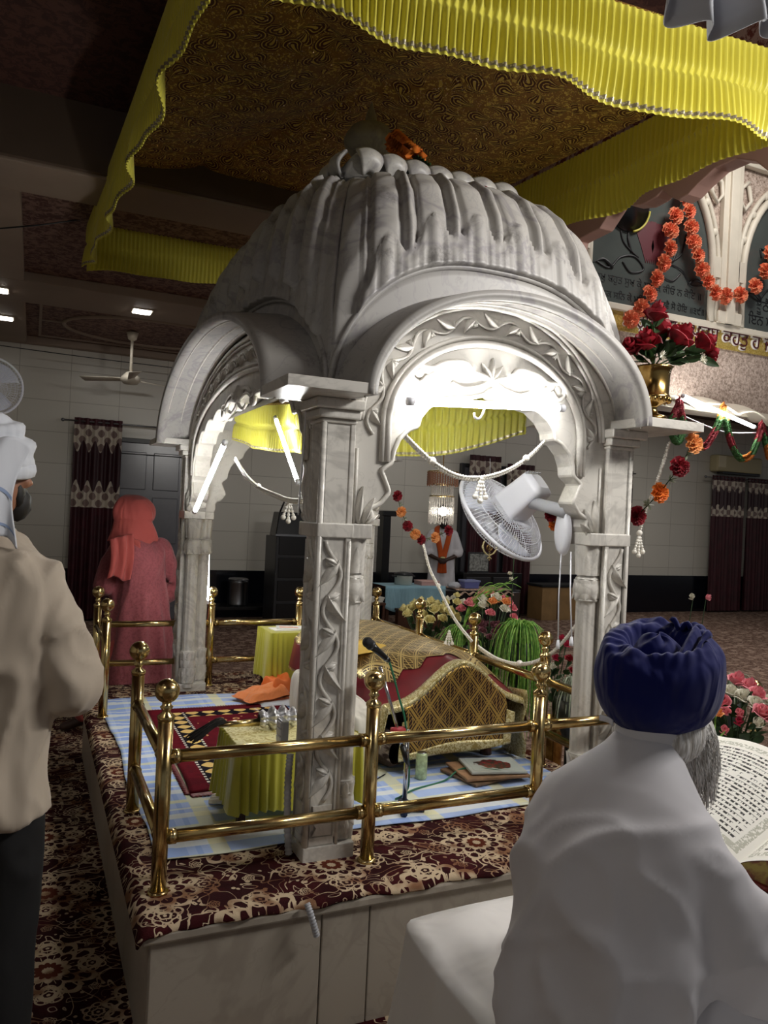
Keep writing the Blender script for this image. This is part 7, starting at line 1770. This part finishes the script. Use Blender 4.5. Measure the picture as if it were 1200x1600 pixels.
# ------------------------------------------------------------ reader's mattress, book and cushions
t = thing('mattress_bench', 'white sheeted seat in front of the plinth, under the reader in the navy turban', 'bench', (1.3, -1.2, FZ))
bx0_, bx1_, by0_, by1_, zt_ = .585, 2.5, -2.0, -.44, .085
mb = MB(); mb.box((bx0_ + .05, by0_ + .05, FZ), (bx1_, by1_ - .03, zt_ - .06)); wchild(mb, 'bench_base', MT['wood'], t)
def sheetf(u, v):
    a, b = (bx1_ - bx0_) / 2, (by1_ - by0_) / 2; cx, cy = (bx0_ + bx1_) / 2, (by0_ + by1_) / 2
    ang = u * 2 * PI; c, s = math.cos(ang), math.sin(ang); k = 1 / max(abs(c), abs(s)); px, py = c * k, s * k
    rnd = 1 - .035 * (min(abs(px), abs(py)) ** 6)
    if v < .5:
        q = v / .5; x, y = cx + a * px * q * rnd, cy + b * py * q * rnd; e = sm(.84, 1, q); z = zt_ - .045 * e ** 2 + .014 * noise.noise((x * 4, y * 4, 0)) + .010 * ridged(Vector((x * 3 + y * 2, y * 4 - x, 3))) + .006 * math.sin(x * 23 + y * 11) * e
    else:
        q = (v - .5) / .5; fl = .012 * math.sin(ang * 30) * q + .030 * noise.noise((px * 4, py * 4, q)) * q; x, y = cx + (a * rnd + .01 + .03 * q + fl) * px, cy + (b * rnd + .01 + .03 * q + fl) * py; z = lerp(zt_ - .045, FZ + .01, q)
    return (x, y, z)
mb = MB(); mb.grid(sheetf, 260, 70, cu=True); wchild(mb, 'white_sheet', MT['bed'], t)
# book stand cushions
BK = Vector((1.27, -1.01, 0))
t = thing('book_cushion', 'large white cloth covered cushion holding the open book in front of the reader', 'cushion', (1.42, -.98, .10))
mb = MB(); mb.grid(lambda u, v: (lambda a, q: (.25 * math.copysign(abs(math.cos(a)) ** .5, math.cos(a)) * math.cos(q) ** .4, .44 * math.copysign(abs(math.sin(a)) ** .5, math.sin(a)) * math.cos(q) ** .4, .12 + .12 * math.copysign(abs(math.sin(q)) ** .7, math.sin(q)) + .05 * (.25 * math.cos(a)) * 2))(u * 2 * PI, (v - .5) * PI * .998), 60, 30, cu=True); mb.build('cover', MT['bed'], t)
t = thing('printed_cloth', 'red and yellow printed cloth edge showing behind the open book', 'cloth', (1.70, -1.02, .425), .16)
m = Mat('red_yellow_print', rough=.7); x, y, z = m.xyz(); m.color(m.mix((m.noise(22, 3, dist=1) - .5).abs().lt(.07), hx('C4482E'), hx('F0B04A')))
mb = MB(); mb.grid(lambda u, v: (-.08 + .12 * u, lerp(-.40, .40, v), .06 * math.sin(u * PI) + .012 * math.sin(v * 9)), 10, 40); mb.build('cloth', m.m, t, solid=.012)
t = thing('open_book', 'large open book of printed scripture pages in front of the reader', 'book', (1.43, -1.0, .40), .12)
t.rotation_euler = (0, -.28, .16)
t.scale = (1.03, 1.10, 1.08)
# text lines run across the pages (local -Y); spine along local X at y = 0
def page(side):
    def fn(u, v):
        x = lerp(-.215, .215, v); s = u * .34; y = s - .035 * u * u; z = .085 * math.sin(min(1, u * 1.15) * PI * .62) ** .8 * (1 - .30 * u) if u > 0 else 0
        return (x, side * y, z + .02)
    return fn
MP = Mat('book_paper', rough=.7); MP.color(hx('F4F2EA'))
m = Mat('marbled_page_edge', rough=.7); m.color(m.mix(m.noise(9, 4, dist=3).ss(.4, .62), hx('A89A52'), hx('7A4A3A'))); medge = m.m
for side, nm in ((1, 'left_page'), (-1, 'right_page')):
    f = page(side)
    mb = MB(); mb.grid(f, 40, 20, flip=side < 0)
    pg = mb.build(nm, None, t)
    m = Mat(nm + '_print', rough=.7); x, y, z = m.xyz(); ay = (y * side)
    ln = ((x + .215) / .0165).mod(1.0); ins = x.abs().lt(.165) * ay.gt(.035) * ay.lt(.275)
    w = m.noise(160, 3, m.comb(ay * 1.0, ((x + .215) / .0165).floor() * .37)); w2 = m.noise(30, 2, m.comb(ay * 1.0, ((x + .215) / .0165).floor() * .77))
    head_ = (ln.gt(.60) * ln.lt(.70)); bodyl = ln.gt(.22) * ln.lt(.66) * w.gt(.5)
    ink = (head_.max(bodyl)) * w2.gt(.36) * ins
    fr = ((x.abs() - .183).abs().lt(.010) * ay.gt(.012) * ay.lt(.305)).max((ay - .295).abs().lt(.010) * x.abs().lt(.193)).max((ay - .02).abs().lt(.008) * x.abs().lt(.193)); fr = fr * (m.noise(150, 2).gt(.47))
    c = m.mix(fr * .6, hx('F6F4EC'), hx('8E9078')); c = m.mix(ink, c, hx('22221E')); m.color(c); pg.data.materials.append(m.m)
    mb = MB()
    for v_ in (0, 1): mb.grid(lambda u, v, v_=v_: (f(u, v_)[0], f(u, v_)[1], lerp(f(u, v_)[2] - .002, .0, v)), 40, 4)
    mb.grid(lambda u, v: (lerp(-.215, .215, u), f(1, 0)[1], lerp(f(1, 0)[2] - .002, 0, v)), 8, 4); mb.build('page_block_edge', medge, t)
mb = MB(); mb.box((-.225, -.335, -.012), (.225, .335, -.001)); mb.build('hard_cover', plain('red_book_cover', '7A2A24', .5), t, bevel=.004)
t = thing('folded_cloth', 'folded white cloth lying below the open book at the right edge', 'cloth', (1.16, -1.28, .10), .2)
crumple('f', '', 0, .22, .34, .05, 0, 21).build('folded_fabric', MT['bed'], t)

GR = {'curtain': 'maroon curtains with figured bands', 'brass_railing': 'brass railings round the plinth', 'tube_light': 'lit tube lights', 'pearl_garland': 'white pearl garlands', 'flower_garland': 'flower garlands', 'rope_garland': 'rope garlands under the gallery', 'folded_cloth': 'folded cloths', 'low_table': 'yellow skirted low tables', 'floor_carpet': 'hall floor carpets', 'paper_folder': 'brown folders under the picture', 'grass_plant': 'grass plants by the railing', 'wire_flower': 'flowers on wire stems', 'paper_booklet': 'papers on the far yellow table'}
for o in COL.objects:
    b = o.name.split('.')[0]
    if o.parent is None and b in GR and 'label' in o: o['group'] = GR[b]
    if o.parent is None and b.endswith('_arrangement'): o['group'] = 'flower arrangements behind the right railing'
# ------------------------------------------------------------ camera, lights, world
cam = bpy.data.cameras.new('camera'); co = bpy.data.objects.new('camera', cam); COL.objects.link(co)
cam.sensor_fit = 'VERTICAL'; cam.sensor_height = 36; cam.lens = 36 * 1215.014 / 1600; cam.clip_start = .05
R = Matrix(((0.9101, -0.4118, 0.0462), (-0.0428, 0.0174, 0.9989), (-0.4122, -0.9111, -0.0018))).transposed()
co.matrix_world = Matrix.Translation((-0.3956, -2.3997, 1.1800)) @ R.to_4x4()
SC.camera = co
w = bpy.data.worlds.new('world'); SC.world = w; w.use_nodes = True
w.node_tree.nodes['Background'].inputs[0].default_value = (.9, .95, 1, 1); w.node_tree.nodes['Background'].inputs[1].default_value = .09
def area(name, loc, rot, sx, sy, power, col=(1, .97, .92)):
    l = bpy.data.lights.new(name, 'AREA'); l.shape = 'RECTANGLE'; l.size = sx; l.size_y = sy; l.energy = power; l.color = col
    o = bpy.data.objects.new(name, l); COL.objects.link(o); o.location = loc; o.rotation_euler = rot; return o
def aim(o, tgt):
    d = Vector(tgt) - o.location; o.rotation_euler = d.to_track_quat('-Z', 'Y').to_euler()
SC.view_settings.view_transform = 'Standard'; SC.view_settings.look = 'None'; SC.view_settings.gamma = 1; SC.view_settings.exposure = .45
try: SC.view_settings.use_curve_mapping = False
except Exception: pass
SC.cycles.max_bounces = 6; SC.cycles.use_denoising = True; SC.cycles.sample_clamp_indirect = 6
a = area('unseen_light', (2.6, -1.6, 2.7), (0, 0, 0), 1.2, .15, 58); aim(a, (1.3, .0, 2.75))  # unseen lamp at near right, aimed at the near frill
a = area('unseen_light', (3.2, 0.2, 2.8), (0, 0, 0), .3, 1.2, 14)  # added fill light on the right, no fixture built
a = area('unseen_light', (-2.2, -2.5, 3.4), (0, 0, 0), .6, .6, 13)  # added fill light out of view beside the camera
a = area('unseen_light', (9, 6.0, 3.1), (0, 0, 0), 1.2, 1.2, 26)  # added fill light over the back hall, no fixture built
a = area('unseen_light', (4.5, 7.0, 3.1), (0, 0, 0), .8, .8, 9)  # added fill light over the hall tables
a = area('unseen_light', (6.5, 2.5, 6.2), (0, 0, 0), 1.5, 1.0, 85)  # added fill light up in the high gallery space
a = area('unseen_light', (.4, 7.0, 3.1), (0, 0, 0), .4, .4, 2.5)  # weak fill light added to the far left bay
